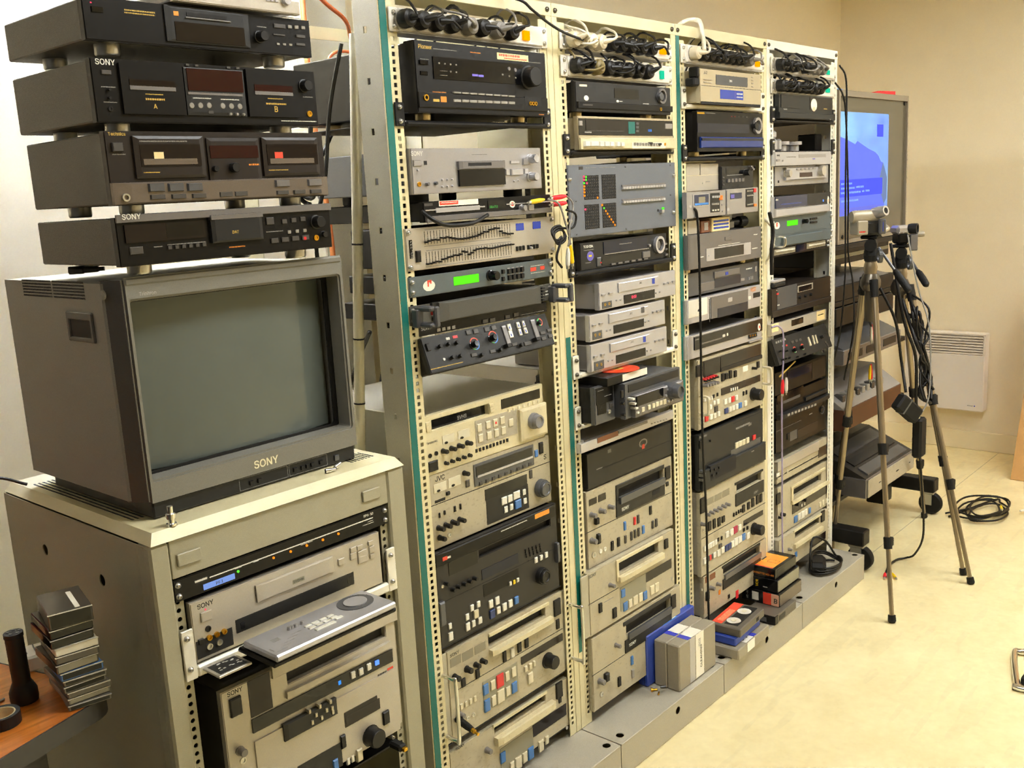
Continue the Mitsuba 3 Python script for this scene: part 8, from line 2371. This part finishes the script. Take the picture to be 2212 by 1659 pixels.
# camcorders
def camcorder(label, at, yaw, body_m, kind):
    k = thing('camcorder', label, 'camcorder')
    F = frame_of(*at, 0, yaw) @ np.diag([.66, .66, .66, 1.0])
    if kind == 0:
        add(f'{k}__body', cat(bx(-.055, -.06, 0, .055, .05, .075, .014)), 'charcoal', F)
        add(f'{k}__barrel', lathe([(0, 0), (.03, 0), (.034, .1), (.034, .8), (.03, 1), (0, 1)], (-.115, -.02, .1), (.03, -.02, .1), 24), body_m, F, 35)
        e = add(f'{k}__eyepiece', lathe([(.0, 0), (.03, 0), (.032, .5), (.026, 1), (.016, 1), (.016, .5), (0, .5)], (.01, -.02, .112), (.045, -.085, .128), 24), 'camcorder_silver', F, 35)
        add(f'{e}__cup', lathe([(0, 0), (.017, 0), (.015, 1), (0, 1)], (.036, -.068, .124), (.0445, -.0845, .1279), 20), 'black_rubber', F)
        add(f'{k}__tape_door', bx(-.10, -.066, .005, -.04, .03, .08, .005), 'camcorder_tan', F)
        add(f'{k}__red_lettering', dash_mesh(.035, .009, 3), 'key_red', F @ local(-.09, -.0675, .018))
        add(f'{k}__battery', bx(.012, -.082, .005, .052, -.06, .085, .006), 'gunmetal', F)
        add(f'{k}__blue_trim', bx(.03, -.0835, .02, .034, -.082, .07, .001), 'sticker_blue', F)
        add(f'{k}__hand_strap', tube([(.05, -.05, .02), (.085, -.03, .03), (.085, .02, .045), (.05, .04, .06)], .012, 8, 5), 'camcorder_tan', F, True)
    else:
        add(f'{k}__body', bx(-.045, -.05, .055, .05, .06, .105, .014), body_m, F)
        add(f'{k}__grip', bx(-.035, -.045, 0, .03, .05, .06, .010), 'black_plastic', F)
        add(f'{k}__lens', lathe([(.0, 0), (.026, 0), (.03, .3), (.03, 1), (.022, 1), (.02, .6), (0, .6)], (.03, -.03, .085), (.068, -.062, .085), 24), 'charcoal', F, 35)
        add(f'{k}__screen', bx(.022, -.072, -.04, .068, -.058, .055, .004), 'gunmetal', F)
        add(f'{k}__screen_back', bx(.026, -.0735, -.034, .064, -.072, .05, .001), 'silver_dark', F)
        for n in range(3):
            add(f'{k}__button', bx(-.035 + n * .022, -.0515, .062, -.027 + n * .022, -.05, .072, .0006), 'silver_light', F)
        add(f'{k}__viewfinder', lathe([(0, 0), (.017, 0), (.017, .8), (.013, 1), (0, 1)], (.06, .0, .05), (.125, -.03, .05), 18), 'camcorder_tan', F, 35)


camcorder('tan and silver camcorder with red lettering, on the tripod beside the fourth rack', (3.452, 1.352, 1.3118), -42, 'camcorder_tan', 0)
camcorder('silver camcorder with an opened screen, on the tripod nearer the heater', (3.835, 1.38, 1.2535), -46, 'camcorder_silver', 1)
# boxes and leads hanging on the tripods
pb = thing('power_adapter', 'black power brick hanging tilted between the tripod legs', 'adapter')
MB_ = frame_of(3.49, 1.22, .69, 0, -30)
MB_[:3, :3] = MB_[:3, :3] @ np.array([[math.cos(.7), 0, math.sin(.7)], [0, 1, 0], [-math.sin(.7), 0, math.cos(.7)]])
add(f'{pb}__body', bx(-.055, -.02, -.03, .055, .02, .03, .006), 'black_rubber', MB_)
add(f'{pb}__band', bx(-.02, -.0205, -.0305, -.014, .0205, .0305), 'gunmetal', MB_)
pc = thing('power_adapter', 'upright black power brick hanging below the tilted one on the tripod', 'adapter')
add(f'{pc}__body', bx(3.585, 1.20, .48, 3.645, 1.235, .63, .008), 'black_rubber')
add(f'{pc}__plug_end', cyl((3.60, 1.217, .631), (3.60, 1.217, .648), .006, 10), 'zinc')
for pts, r, m, lab in (
    ([(3.79, 1.34, 1.29), (3.74, 1.28, 1.1), (3.70, 1.22, .95), (3.66, 1.2, .72), (3.62, 1.215, .64)], .0028, 'cable_grey', 'thin grey lead running down the front of the second tripod'),
    ([(3.62, 1.215, .485), (3.64, 1.21, .35), (3.70, 1.22, .15), (3.76, 1.27, .04), (3.775, 1.31, .0095), (3.74, 1.335, .007), (3.66, 1.335, .007), (3.585, 1.318, .007)], .0038, 'cable_black', 'black lead trailing from the tripod across the floor to three coloured plugs'),
    ([(3.50, 1.33, 1.12), (3.52, 1.28, 1.0), (3.56, 1.27, .85), (3.53, 1.24, .74)], .005, 'cable_black', 'black lead hanging from the first tripod head'),
    ([(3.62, 1.34, 1.27), (3.60, 1.28, 1.0), (3.65, 1.25, .85), (3.70, 1.26, .65), (3.66, 1.23, .55)], .006, 'cable_black', 'thick black lead tied along the second tripod'),
    ([(3.75, 1.34, 1.05), (3.68, 1.26, .9), (3.73, 1.24, .8), (3.70, 1.25, .7), (3.74, 1.22, .66)], .007, 'cable_black', 'black looped leads bundled on the second tripod'),
    ([(3.60, 1.45, 1.10), (3.62, 1.42, 1.0), (3.66, 1.42, .95)], .004, 'cable_black', 'short black lead ending in red and white plugs behind the first tripod')):
    solo('cable', tube(pts, r, 8, 8), m, lab, 'cable', None, None, True)

for n in range(7):
    r = np.random.default_rng(40 + n)
    pts = [(3.80 + r.uniform(-.03, .03), 1.34 + r.uniform(-.03, .01), 1.07 - .02 * n)]
    for q in range(5):
        pts.append((3.745 - .012 * q + r.uniform(-.045, .045), 1.27 - .012 * q + r.uniform(-.02, .02), 1.0 - .075 * q + r.uniform(-.03, .03)))
    solo('cable', tube(pts, .0055 if n % 2 else .004, 7, 6), 'cable_black', ('first', 'second', 'third', 'fourth', 'fifth', 'sixth', 'seventh')[n] + ' of the black leads bundled below the second tripod head', 'cable', 'leads bundled below the second tripod head', None, True)


def phono(key_label, p, q, col, group=None):
    k = thing('phono_plug', key_label, 'plug', group)
    p, q = np.asarray(p, float), np.asarray(q, float)
    d = (q - p) / np.linalg.norm(q - p)
    add(f'{k}__grip', lathe([(0, 0), (.003, 0), (.0055, .3), (.0055, .9), (.004, 1), (0, 1)], p, q, 14), col, None, 35)
    add(f'{k}__pin', lathe([(0, 0), (.0042, 0), (.0042, .5), (.0015, .55), (.0015, 1), (0, 1)], q, q + d * .014, 12), 'zinc')


phono('red phono plug lying on the floor beside the first tripod leg', (3.588, 1.322, .0065), (3.545, 1.308, .0062), 'red')
phono('white phono plug lying on the floor between the red and yellow ones', (3.588, 1.314, .0065), (3.55, 1.293, .0062), 'key_white')
phono('yellow phono plug lying on the floor behind the first tripod leg', (3.60, 1.300, .0065), (3.563, 1.272, .0062), 'yellow')
phono('white phono plug hanging behind the first tripod', (3.655, 1.42, .96), (3.66, 1.42, .90), 'key_white')
phono('red phono plug hanging behind the first tripod beside a white one', (3.672, 1.425, .96), (3.677, 1.425, .90), 'red')
phono('yellow phono plug hanging lower behind the first tripod', (3.68, 1.43, .80), (3.675, 1.43, .745), 'yellow')
phono('red phono plug hanging lower behind the first tripod beside the yellow one', (3.70, 1.435, .80), (3.705, 1.435, .74), 'red')
r = np.random.default_rng(5)
for n in range(5):
    cx, cy, ra, rb = 4.52 + r.uniform(-.05, .06), 1.20 + r.uniform(-.03, .04), r.uniform(.11, .17), r.uniform(.07, .11)
    pts = [(cx + ra * math.cos(t) * (1 + .1 * math.sin(3 * t + n)), cy + rb * math.sin(t), .006 + n * .008 + .004 * math.sin(2 * t)) for t in np.linspace(n, n + 6.4, 18)]
    pts += [(4.36 + .02 * n, 1.33 + .02 * n, .008 + n * .006)] if n < 2 else []
    solo('cable', tube(pts, .004, 8, 5), 'cable_black', ('lowest', 'second', 'middle', 'fourth', 'topmost')[n] + ' black cable ring of the coil on the floor beyond the tripods', 'cable', 'cables coiled on the floor', None, True)
phono('yellow phono plug in the cable coil on the floor', (4.50, 1.155, .05), (4.46, 1.14, .047), 'yellow')
phono('white phono plug at the right edge of the cable coil on the floor', (4.56, 1.09, .02), (4.60, 1.075, .016), 'key_white')

# ------------------------------------------------------------------ tapes and leads on the plinths
PZ = .0993
def tape_box(label, x, y, w, d, h, m, marks=(), lean=0.0, yaw=0.0, z=PZ, group=None, key='tape_case'):
    k = thing(key, label, 'video cassette', group)
    F = frame_of(x, y, z, lean, yaw)
    add(f'{k}__case', bx(0, 0, 0, w, d, h, .003), m, F)
    for name, mm, a in marks:
        add(f'{k}__{name}', bx(*a), mm, F)
    return k, F


k, F = tape_box('tall blue video tape case standing behind the two grey ones on the plinth', 2.178, 1.478, .262, .034, .158, 'tape_blue', (('label', 'label_sky', (.09, .001, .1578, .165, .033, .1585)), ('label_line', 'white_print', (.135, .004, .1584, .16, .010, .1588)), ('label_line', 'white_print', (.1, .02, .1584, .12, .025, .1588)), ('groove', 'navy_plastic', (-.0004, .010, .004, .0005, .012, .154))))
for n, (y, lab) in enumerate(((1.432, 'grey video tape case standing against the blue one on the plinth'), (1.389, 'grey video tape case with its white label facing out, standing on the plinth'))):
    k, F = tape_box(lab, 2.206, y, .205, .0415, .1405, 'tape_grey', (('label', 'paper_white', (.07, .002, .1403, .128, .0395, .141)), ('label_stripe', 'label_blue', (.05, .002, .1403, .07, .0395, .141)), ('front_label', 'paper_white', (.09, -.0006, .004, .135, .0005, .1403)), ('front_stripe', 'silver_light', (.058, -.0006, .004, .086, .0005, .1403))))
    if n:
        fittings(k, F, [('t', 'dark_print', 124, 30, 70, 'CLEANING', 1)], .0007)
        for i in range(5):
            add(f'{k}__barcode', bx(.105 + 0, -.0009, .1 + i * .005, .118, -.0006, .102 + i * .005), 'grey_print', F)
# lying group
k, F = tape_box('grey tape case lying flat on the plinth under a blue one', 2.471, 1.346, .215, .145, .033, 'tape_grey', (('label', 'paper_white', (.06, .004, .0328, .11, .06, .0334)), ('label', 'paper_white', (.06, -.0006, .002, .11, .0005, .0328)), ('label_stripe', 'label_blue', (.11, .004, .0328, .132, .06, .0335))), yaw=2)
fittings(k, FR @ np.array([[1, 0, 0, 2.471], [0, 0, 1, 1.352], [0, -1, 0, PZ + .0335], [0, 0, 0, 1.0]], float), [('t', 'dark_print', 66, 14, 30, 'D-5')])
k, F = tape_box('blue tape case lying on the grey one on the plinth', 2.486, 1.364, .178, .108, .0265, 'tape_blue', yaw=3, z=PZ + .0342)
k = thing('video_cassette', 'grey video cassette with a red label and two pale reels, on the plinth', 'video cassette')
F = frame_of(2.497, 1.353, PZ + .0612, 0, 4)
add(f'{k}__shell', bx(0, 0, 0, .18, .104, .027, .003), 'cassette_grey', F)
add(f'{k}__window', bx(.018, .018, .0268, .17, .062, .0274, .0), 'charcoal', F)
for u in (.05, .128):
    RR = np.array([[1, 0, 0, u], [0, 0, 1, .045], [0, -1, 0, .0274], [0, 0, 0, 1.0]], float)
    put(numbered(f'{k}__reel'), UDISC, 'reel_white', F @ RR @ local(0, 0, 0, .044, .0006, .044))
    put(numbered(f'{k}__reel_hub'), UDISC, 'meter_white', F @ RR @ local(0, -.0006, 0, .018, .0012, .018))
    for q in range(6):
        a = q * math.pi / 3
        add(f'{k}__reel_spoke', bx(u + .006 * math.cos(a) - .001, .045 + .006 * math.sin(a) - .001, .0286, u + .006 * math.cos(a) + .001, .045 + .006 * math.sin(a) + .001, .0292), 'grey_print', F)
add(f'{k}__label', bx(.012, .068, .0268, .176, .101, .0276), 'label_red', F)
for i in range(5):
    add(f'{k}__label_line', bx(.03, .072 + i * .0042, .0275, .12, .0732 + i * .0042, .0278), 'paper_cream', F)
add(f'{k}__notch', bx(.118, -.0006, .006, .136, .0004, .018), 'hollow', F)
# the boxed stack
k = thing('video_cassette', 'dark video cassette lying lowest under the boxed stack on the plinth', 'video cassette')
F = frame_of(2.752, 1.366, PZ, 0, 1)
add(f'{k}__shell', bx(0, 0, 0, .16, .108, .030, .002), 'cassette_grey', F)
add(f'{k}__end_cap', bx(-.001, -.001, .0005, .022, .1, .0295, .001), 'black_plastic', F)
add(f'{k}__window', bx(.03, -.0006, .006, .075, .0003, .023), 'charcoal', F)
add(f'{k}__side_plate', bx(-.0016, .03, .006, -.0006, .09, .022), 'gunmetal', F)
for lab, x, y, w, d, z, h, kind in (('boxed video cassette with a red and cream end, above the bare cassette on the plinth', 2.823, 1.386, .165, .137, .1298, .0448, 1),
                                    ('boxed video cassette with white print, middle of the stack of boxes on the plinth', 2.83, 1.396, .162, .132, .1748, .0448, 2),
                                    ('boxed video cassette with an orange top, uppermost of the stack on the plinth', 2.832, 1.405, .155, .122, .2198, .037, 3)):
    k = thing('video_cassette', lab, 'video cassette')
    F = frame_of(x, y + d, z, 0, -90)
    add(f'{k}__box', bx(0, 0, .0003, d, w, h - .0003, .0012), 'black_gloss', F)
    if kind == 1:
        for a, b, m in ((.078, .108, 'label_red'), (.108, .135, 'sticker_pink'), (.038, .062, 'paper_white')):
            add(f'{k}__print', bx(a, -.0006, .002 if m != 'paper_white' else .008, b, .0004, h - .002 if m != 'paper_white' else h - .008), m, F)
        fittings(k, F, [('t', 'white_print', 24, 7, 30, 'VC-30', 1), ('t', 'dark_print', 118, 12, 12, 'B')], .0007)
        add(f'{k}__end_plate', bx(d - .0005, .004, .003, d + .0006, w - .004, h - .003), 'brown_light', F)
    elif kind == 2:
        fittings(k, F, [('t', 'white_print', 32, 8, 28, 'PHILIPS', 1), ('t', 'yellow', 62, 10, 24, 'VCR', 1), ('l', 'white_print', 80, 12, 16, 3)], .0003)
        add(f'{k}__end_plate', bx(d - .0005, .004, .003, d + .0006, w - .004, h - .003), 'olive_grey', F)
    else:
        fittings(k, F, [('t', 'orange_print', 5, 10, 112, 'VIDEO CASSETTE VC-60'), ('t', 'orange_print', 4, 25, 30, 'PHILIPS')], .0003)
        add(f'{k}__top_label', bx(.004, .01, h - .0005, d - .012, w - .03, h + .0002), 'label_orange', F)
        add(f'{k}__top_band', bx(.004, .003, h - .0005, d - .012, .010, h + .0002), 'label_red', F)
        add(f'{k}__top_box', bx(.012, .055, h, .048, .09, h + .0004), 'dark_print', F)
        for a in ((.066, .05, .102, .0508), (.066, .075, .102, .0758), (.066, .05, .0668, .075), (.1012, .05, .102, .0758)):
            add(f'{k}__top_outline', bx(a[0], a[1], h, a[2], a[3], h + .0004), 'dark_print', F)
        add(f'{k}__end_window', bx(d - .0005, .012, .006, d + .0006, .06, h - .006), 'charcoal', F)
ad = thing('power_adapter', 'black power brick lying in its coiled lead on the plinth of the fourth rack', 'adapter')
add(f'{ad}__body', bx(-.055, -.03, 0, .055, .03, .042, .012), 'black_rubber', frame_of(3.265, 1.452, PZ, 0, 25))
add(f'{ad}__label', bx(-.03, -.018, .042, .03, .018, .0424), 'charcoal', frame_of(3.265, 1.452, PZ, 0, 25))
pts = []
for n, t in enumerate(np.linspace(0, 6 * math.pi, 54)):
    q = t / (2 * math.pi)
    pts.append((3.285 + (.085 - .004 * q) * math.cos(t) + .006 * q, 1.432 + .048 * math.sin(t), PZ + .006 + .007 * q + (.03 * max(0, math.sin(t)) if q > 1 else 0)))
pts += [(3.31, 1.44, PZ + .10), (3.27, 1.47, PZ + .12), (3.22, 1.46, PZ + .07), (3.21, 1.45, PZ + .02)]
solo('cable', tube(pts, .0038, 8, 3), 'cable_black', 'black lead coiled around the power brick on the plinth of the fourth rack', 'cable', None, None, True)
solo('screw', cat(lathe([(0, 0), (.007, 0), (.003, .5), (.003, 1), (0, 1)], (2.165, 1.46, PZ + .004), (2.178, 1.447, PZ + .0035), 12), cyl((2.17, 1.436, PZ + .0025), (2.158, 1.43, PZ + .0025), .0025, 8)), 'gold', 'small brass screws lying on the plinth in front of the blue tape case', 'screw')
solo('screw', cyl((2.195, 1.447, PZ + .003), (2.207, 1.437, PZ + .003), .003, 10), 'gunmetal', 'dark metal pin lying against the grey tape case on the plinth', 'screw')

# ------------------------------------------------------------------ small things on the rack shelves
k = thing('video_cassette', 'black cassette case with a white spine label, lying on the jog-wheel recorder', 'video cassette')
F = frame_of(2.025, 1.435, 1.0305, 0, 0)
add(f'{k}__case', bx(-.055, 0, 0, .128, .1, .024, .002), 'black_plastic', F)
add(f'{k}__spine_label', bx(.012, -.0006, .003, .126, .0004, .021), 'paper_white', F)
cd = solo('disc', lathe([(.0075, 0), (.06, 0), (.06, 1), (.0075, 1), (.0075, 0)], (2.085, 1.486, 1.0547), (2.085, 1.486, 1.0559), 40), 'red_cd', 'orange-red disc lying on the black cassette case in the second rack', 'disc')
add(f'{cd}__hub', lathe([(.006, 0), (.018, 0), (.018, 1), (.006, 1), (.006, 0)], (2.085, 1.486, 1.0560), (2.085, 1.486, 1.0563), 24), 'gold_print')
pts0 = lambda i: bay(i)
# third rack: tapes above the silver-brown recorder
zt = 1.3785
k = thing('paper_box', 'beige card box, left of the small tapes on the silver-brown recorder in the third rack', 'box')
add(f'{k}__box', bx(2.478, 1.50, zt, 2.545, 1.58, zt + .042, .002), 'silver_warm')
k = thing('tape_cassette', 'dark little tape with a pale window, beside the striped one in the third rack', 'tape cassette')
add(f'{k}__shell', bx(2.552, 1.50, zt, 2.604, 1.56, zt + .036, .002), 'wood_brown')
add(f'{k}__window', bx(2.57, 1.4995, zt + .008, 2.592, 1.5003, zt + .03), 'silver')
k = thing('tape_cassette', 'cream little tape with three blue stripes, in the third rack', 'tape cassette')
add(f'{k}__shell', bx(2.606, 1.495, zt, 2.715, 1.56, zt + .042, .002), 'paper_cream')
for n in range(3):
    add(f'{k}__stripe', bx(2.616, 1.4944, zt + .008 + n * .010, 2.706, 1.4952, zt + .014 + n * .010), 'sticker_blue')
for n, (x, z0, lab) in enumerate(((2.72, zt, 'clear tape case, lower one right of the striped tape in the third rack'), (2.706, zt + .0265, 'clear tape case, upper one right of the striped tape in the third rack'))):
    solo('tape_case', bx(x, 1.52, z0, x + .07, 1.58, z0 + .026, .004), 'clear_case', lab, 'tape case')
solo('microphone', cat(lathe([(0, 0), (.011, 0), (.011, 1), (0, 1)], (2.79, 1.56, zt + .0175), (2.86, 1.55, zt + .0175), 14), lathe([(0, 0), (.017, .1), (.017, .8), (0, 1)], (2.86, 1.55, zt + .0175), (2.91, 1.545, zt + .0175), 16)), 'charcoal', 'dark small device lying at the right of the clear tape cases in the third rack', 'device')
solo('marker_tube', lathe([(0, 0), (.008, 0), (.009, .3), (.009, .9), (.006, 1), (0, 1)], (2.49, 1.52, 1.5945), (2.685, 1.50, 1.5895), 14) if False else cat(cyl((2.495, 1.525, 1.5895), (2.675, 1.525, 1.5895), .0085, 14), cyl((2.52, 1.525, 1.5895), (2.53, 1.525, 1.5895), .0095, 14), cyl((2.64, 1.525, 1.5895), (2.65, 1.525, 1.5895), .0095, 14)), 'deck_cream', 'cream tube with dark bands lying on the beige double unit in the third rack', 'tube')
k = thing('power_adapter', 'black plug-in adapter hanging at the left end of the top strip in the third rack', 'adapter')
add(f'{k}__body', bx(2.462, 1.462, 1.79, 2.505, 1.4925, 1.812, .004), 'black_rubber')
add(f'{k}__socket_end', bx(2.478, 1.462, 1.813, 2.495, 1.49, 1.842, .003), 'black_plastic')
# fourth rack: pale adapters on a black shelf
shelf(3, 1.6125, 'black_metal', .012, .05, 'black metal shelf carrying the pale adapters in the fourth rack')
for n, (x, z0, w_, h, lab) in enumerate(((3.02, 1.6125, .05, .04, 'pale power adapter, lower left one on the black shelf of the fourth rack'), (3.015, 1.6528, .05, .026, 'pale power adapter lying on top of the others in the fourth rack'), (3.074, 1.6125, .028, .04, 'narrow pale adapter beside the stacked pair in the fourth rack'))):
    solo('power_adapter', bx(x, 1.512, z0, x + w_, 1.57, z0 + h, .006), 'silver_light', lab, 'adapter')
for x, lab in ((3.15, 'small silver dish, left one on the black shelf of the fourth rack'), (3.245, 'small silver dish, right one on the black shelf of the fourth rack')):
    solo('round_dish', lathe([(0, 0), (.022, 0), (.022, .6), (.032, .65), (.032, 1), (0, 1)], (x, 1.545, 1.6125), (x, 1.545, 1.645), 22), 'silver_light', lab, 'dish', None, None, 35)
solo('adapter_box', bx(3.40, 1.53, 1.6125, 3.452, 1.6, 1.672, .004), 'black_plastic', 'black block at the right end of the black shelf in the fourth rack', 'box')
# fourth rack: things standing on the dark brown deck
solo('microphone_stand', cat(cyl((3.055, 1.57, 1.169), (3.07, 1.60, 1.262), .012, 14), bx(3.04, 1.54, 1.1687, 3.09, 1.62, 1.176, .004)), 'silver_dark', 'grey upright rod on a foot, on the dark brown deck in the fourth rack', 'stand')
solo('lens_hood', lathe([(0, 0), (.04, 0), (.046, .5), (.046, 1), (0, 1)], (3.16, 1.62, 1.1687), (3.16, 1.62, 1.255), 22), 'black_rubber', 'black cylinder standing in the gap of the fourth rack', 'lens hood', None, None, 35)
k = thing('compact_camera', 'small silver camera lying on the dark brown deck in the fourth rack', 'camera')
add(f'{k}__body', bx(2.99, 1.486, 1.1687, 3.075, 1.53, 1.185, .004), 'charcoal')
add(f'{k}__top', bx(2.99, 1.486, 1.1852, 3.075, 1.53, 1.1955, .003), 'silver_light')
solo('pen', cyl((3.0, 1.472, .872), (3.13, 1.478, .903), .0028, 8), 'gold_print', 'brass-coloured pen resting in front of the dark decks in the fourth rack', 'pen')

# ------------------------------------------------------------------ leads across the racks
for pts, r, m, lab in (
    ([(1.60, 1.62, 1.962), (1.67, 1.53, 1.962), (1.728, 1.462, 1.94), (1.766, 1.455, 1.921), (1.813, 1.452, 1.899), (1.871, 1.452, 1.882), (1.953, 1.458, 1.872)], .003, 'cable_black', 'black lead drooping from above across the cream post between the first and second racks'),
    ([(1.86, 1.458, 1.48), (1.884, 1.45, 1.47), (1.886, 1.45, 1.452), (1.872, 1.452, 1.436), (1.83, 1.46, 1.44)], .0026, 'cable_black', 'thin black lead looping out over the right post of the first rack'),
    ([(1.415, 1.486, 1.50), (1.43, 1.462, 1.478), (1.47, 1.46, 1.467), (1.54, 1.46, 1.468), (1.60, 1.472, 1.482)], .0042, 'cable_black', 'black flat lead sagging in front of the disc recorder in the first rack'),
    ([(2.462, 1.468, 1.455), (2.474, 1.466, 1.43), (2.478, 1.464, 1.3), (2.479, 1.464, 1.0), (2.478, 1.462, .75), (2.488, 1.46, .55), (2.492, 1.46, .3), (2.50, 1.46, .13), (2.53, 1.462, .108)], .0036, 'cable_black', 'long black lead hanging down the left of the third rack to the plinth'),
    ([(3.455, 1.47, 1.90), (3.49, 1.462, 1.86), (3.497, 1.46, 1.75), (3.495, 1.46, 1.5), (3.50, 1.46, 1.3), (3.505, 1.462, 1.15), (3.51, 1.48, .95), (3.53, 1.52, .8)], .0032, 'cable_black', 'black lead hanging down the right post of the fourth rack'),
    ([(3.42, 1.47, 1.84), (3.462, 1.46, 1.80), (3.487, 1.458, 1.72), (3.52, 1.46, 1.45), (3.55, 1.47, 1.25), (3.575, 1.46, 1.12), (3.56, 1.45, .95), (3.6, 1.5, .75)], .0032, 'cable_black', 'black lead curving across the end post towards the tripods'),
    ([(2.905, 1.452, 1.054), (2.945, 1.45, 1.052), (2.985, 1.452, 1.02), (2.992, 1.455, .93), (2.988, 1.458, .82), (2.99, 1.458, .6), (2.995, 1.46, .35), (3.0, 1.46, .2)], .0027, 'cable_violet', 'violet-grey lead looping from the black-glass recorder down the fourth rack'),
    ([(2.925, 1.47, 1.42), (2.945, 1.468, 1.36), (2.935, 1.468, 1.30), (2.94, 1.47, 1.22)], .006, 'cable_black', 'short black strap at the right post of the third rack'),
    ([(1.70, 2.0, 1.93), (1.62, 1.92, 1.955), (1.55, 1.91, 1.99), (1.46, 1.95, 2.08), (1.40, 2.1, 2.2)], .005, 'cable_orange', 'orange lead running up to the wall behind the first rack'),
    ([(1.66, 1.9, 1.86), (1.61, 1.9, 1.878), (1.565, 1.9, 1.875), (1.545, 1.9, 1.855), (1.58, 1.88, 1.845), (1.66, 1.88, 1.862)], .004, 'cable_orange', 'orange and white cable loop behind the left post of the first rack'),
    ([(1.66, 1.9, 1.872), (1.60, 1.92, 1.85), (1.50, 1.95, 1.80), (1.40, 1.97, 1.74)], .0045, 'cable_grey', 'grey cable running left from the back of the first rack'),
    ([(1.66, 1.89, 1.84), (1.58, 1.88, 1.77), (1.50, 1.88, 1.66), (1.46, 1.88, 1.60)], .005, 'cable_black', 'black cable slanting behind the tower beside the first rack'),
    ([(2.57, 1.66, 1.90), (2.562, 1.57, 1.972), (2.552, 1.50, 1.975), (2.54, 1.478, 1.93), (2.52, 1.462, 1.885)], .0065, 'cable_white', 'thick cream cable coming over the beam of the third rack'),
    ([(2.955, 1.52, 1.22), (2.958, 1.478, 1.30), (2.962, 1.476, 1.36), (2.95, 1.5, 1.40)], .004, 'cable_white', 'cream cable tie hanging on the post between the third and fourth racks')):
    solo('cable', tube(pts, r, 8, 8), m, lab, 'cable', None, None, True)
phono('yellow phono plug at the right end of the disc recorder in the first rack', (1.79, 1.466, 1.507), (1.745, 1.47, 1.503), 'yellow')
phono('upper red phono plug at the right end of the disc recorder in the first rack', (1.868, 1.462, 1.512), (1.822, 1.468, 1.509), 'red')
phono('lower red phono plug at the right end of the disc recorder in the first rack', (1.868, 1.462, 1.496), (1.824, 1.468, 1.494), 'red')
phono('yellow phono plug dangling in front of the equalizer in the first rack', (1.868, 1.455, 1.395), (1.872, 1.455, 1.352), 'yellow')
phono('white phono plug dangling beside the yellow one in front of the equalizer', (1.852, 1.45, 1.39), (1.848, 1.45, 1.348), 'key_white')
phono('red phono plug hanging on the violet lead in the fourth rack', (2.978, 1.45, .868), (2.975, 1.45, .82), 'red')
phono('white phono plug hanging on the violet lead in the fourth rack', (3.005, 1.45, .87), (3.004, 1.45, .825), 'key_white')
for n, pts in enumerate(([(1.80, 1.464, 1.507), (1.83, 1.455, 1.495), (1.848, 1.452, 1.45), (1.86, 1.452, 1.42), (1.868, 1.454, 1.398)], [(1.87, 1.462, 1.512), (1.885, 1.455, 1.49), (1.862, 1.45, 1.44), (1.858, 1.45, 1.41), (1.853, 1.45, 1.394)])):
    solo('cable', tube(pts, .0022, 7, 7), 'cable_grey', ('thin grey lead from the yellow plug down over the equalizer', 'thin grey lead from the red plug down over the equalizer')[n], 'cable', None, None, True)
pts = [(1.84 + .022 * math.cos(t) - .0006 * t, 1.462 + .002 * math.sin(3 * t), 1.415 + .018 * math.sin(t) + .0008 * t) for t in np.linspace(0, 18, 40)] + [(1.822, 1.462, 1.37), (1.838, 1.46, 1.345)]
solo('cable', tube(pts, .0028, 7, 4), 'cable_black', 'black lead knotted in front of the right end of the equalizer', 'cable', None, None, True)
pts = [(1.275 + .016 * math.cos(t), 1.69 + .03 * math.sin(t), 1.555 - .03 * math.cos(t) + .002 * t) for t in np.linspace(0, 12, 30)] + [(1.31, 1.70, 1.62), (1.33, 1.705, 1.75)]
solo('cable', tube(pts, .0048, 8, 4), 'cable_black', 'black cable coil hanging beside the tower behind the cream conduit', 'cable', None, None, True)

# what stands behind the first rack against the wall
solo('wall_duct', bx(1.80, 2.30, .106, 1.95, 2.3595, 2.4, .004), 'rack_grey', 'grey cable duct running up the wall behind the first rack', 'duct')
solo('cable', tube([(1.78, 2.28, 2.2), (1.77, 2.27, 1.8), (1.79, 2.26, 1.4), (1.78, 2.27, 1.1)], .008, 8, 6), 'cable_orange', 'reddish cable running down the wall behind the first rack', 'cable', None, None, True)
for n, (x, s) in enumerate(((1.52, 0), (1.60, 1), (1.70, 2), (1.76, 3))):
    solo('cable', tube([(x, 1.9, 1.20), (x + .03, 2.0, 1.1), (x - .02 + .03 * s, 2.05, .95), (x + .05, 2.08, .7), (x, 2.05, .3)], .006, 8, 6), 'cable_black', ('leftmost', 'second', 'third', 'rightmost')[n] + ' black cable hanging in the dark behind the decks of the first rack', 'cable', 'cables hanging behind the first rack', None, True)

k = thing('adapter_plug', 'black adapter plug sticking out at the right of the lowest recorder in the cabinet', 'plug')
add(f'{k}__body', bx(1.192, 1.428, .402, 1.212, 1.4645, .418, .004), 'black_rubber')
add(f'{k}__tip', bx(1.197, 1.420, .405, 1.207, 1.4285, .413, .001), 'gold')
k = thing('adapter_plug', 'black plug with a gold tip hanging from the beige recorder with chrome handles', 'plug')
add(f'{k}__body', lathe([(0, 0), (.0085, 0), (.0085, .7), (.007, 1), (0, 1)], (1.433, 1.504, .342), (1.431, 1.455, .332), 14), 'black_rubber', None, 35)
add(f'{k}__tip', lathe([(0, 0), (.0055, 0), (.0055, .4), (.003, .5), (.004, 1), (0, 1)], (1.431, 1.455, .332), (1.430, 1.435, .328), 12), 'gold', None, 35)
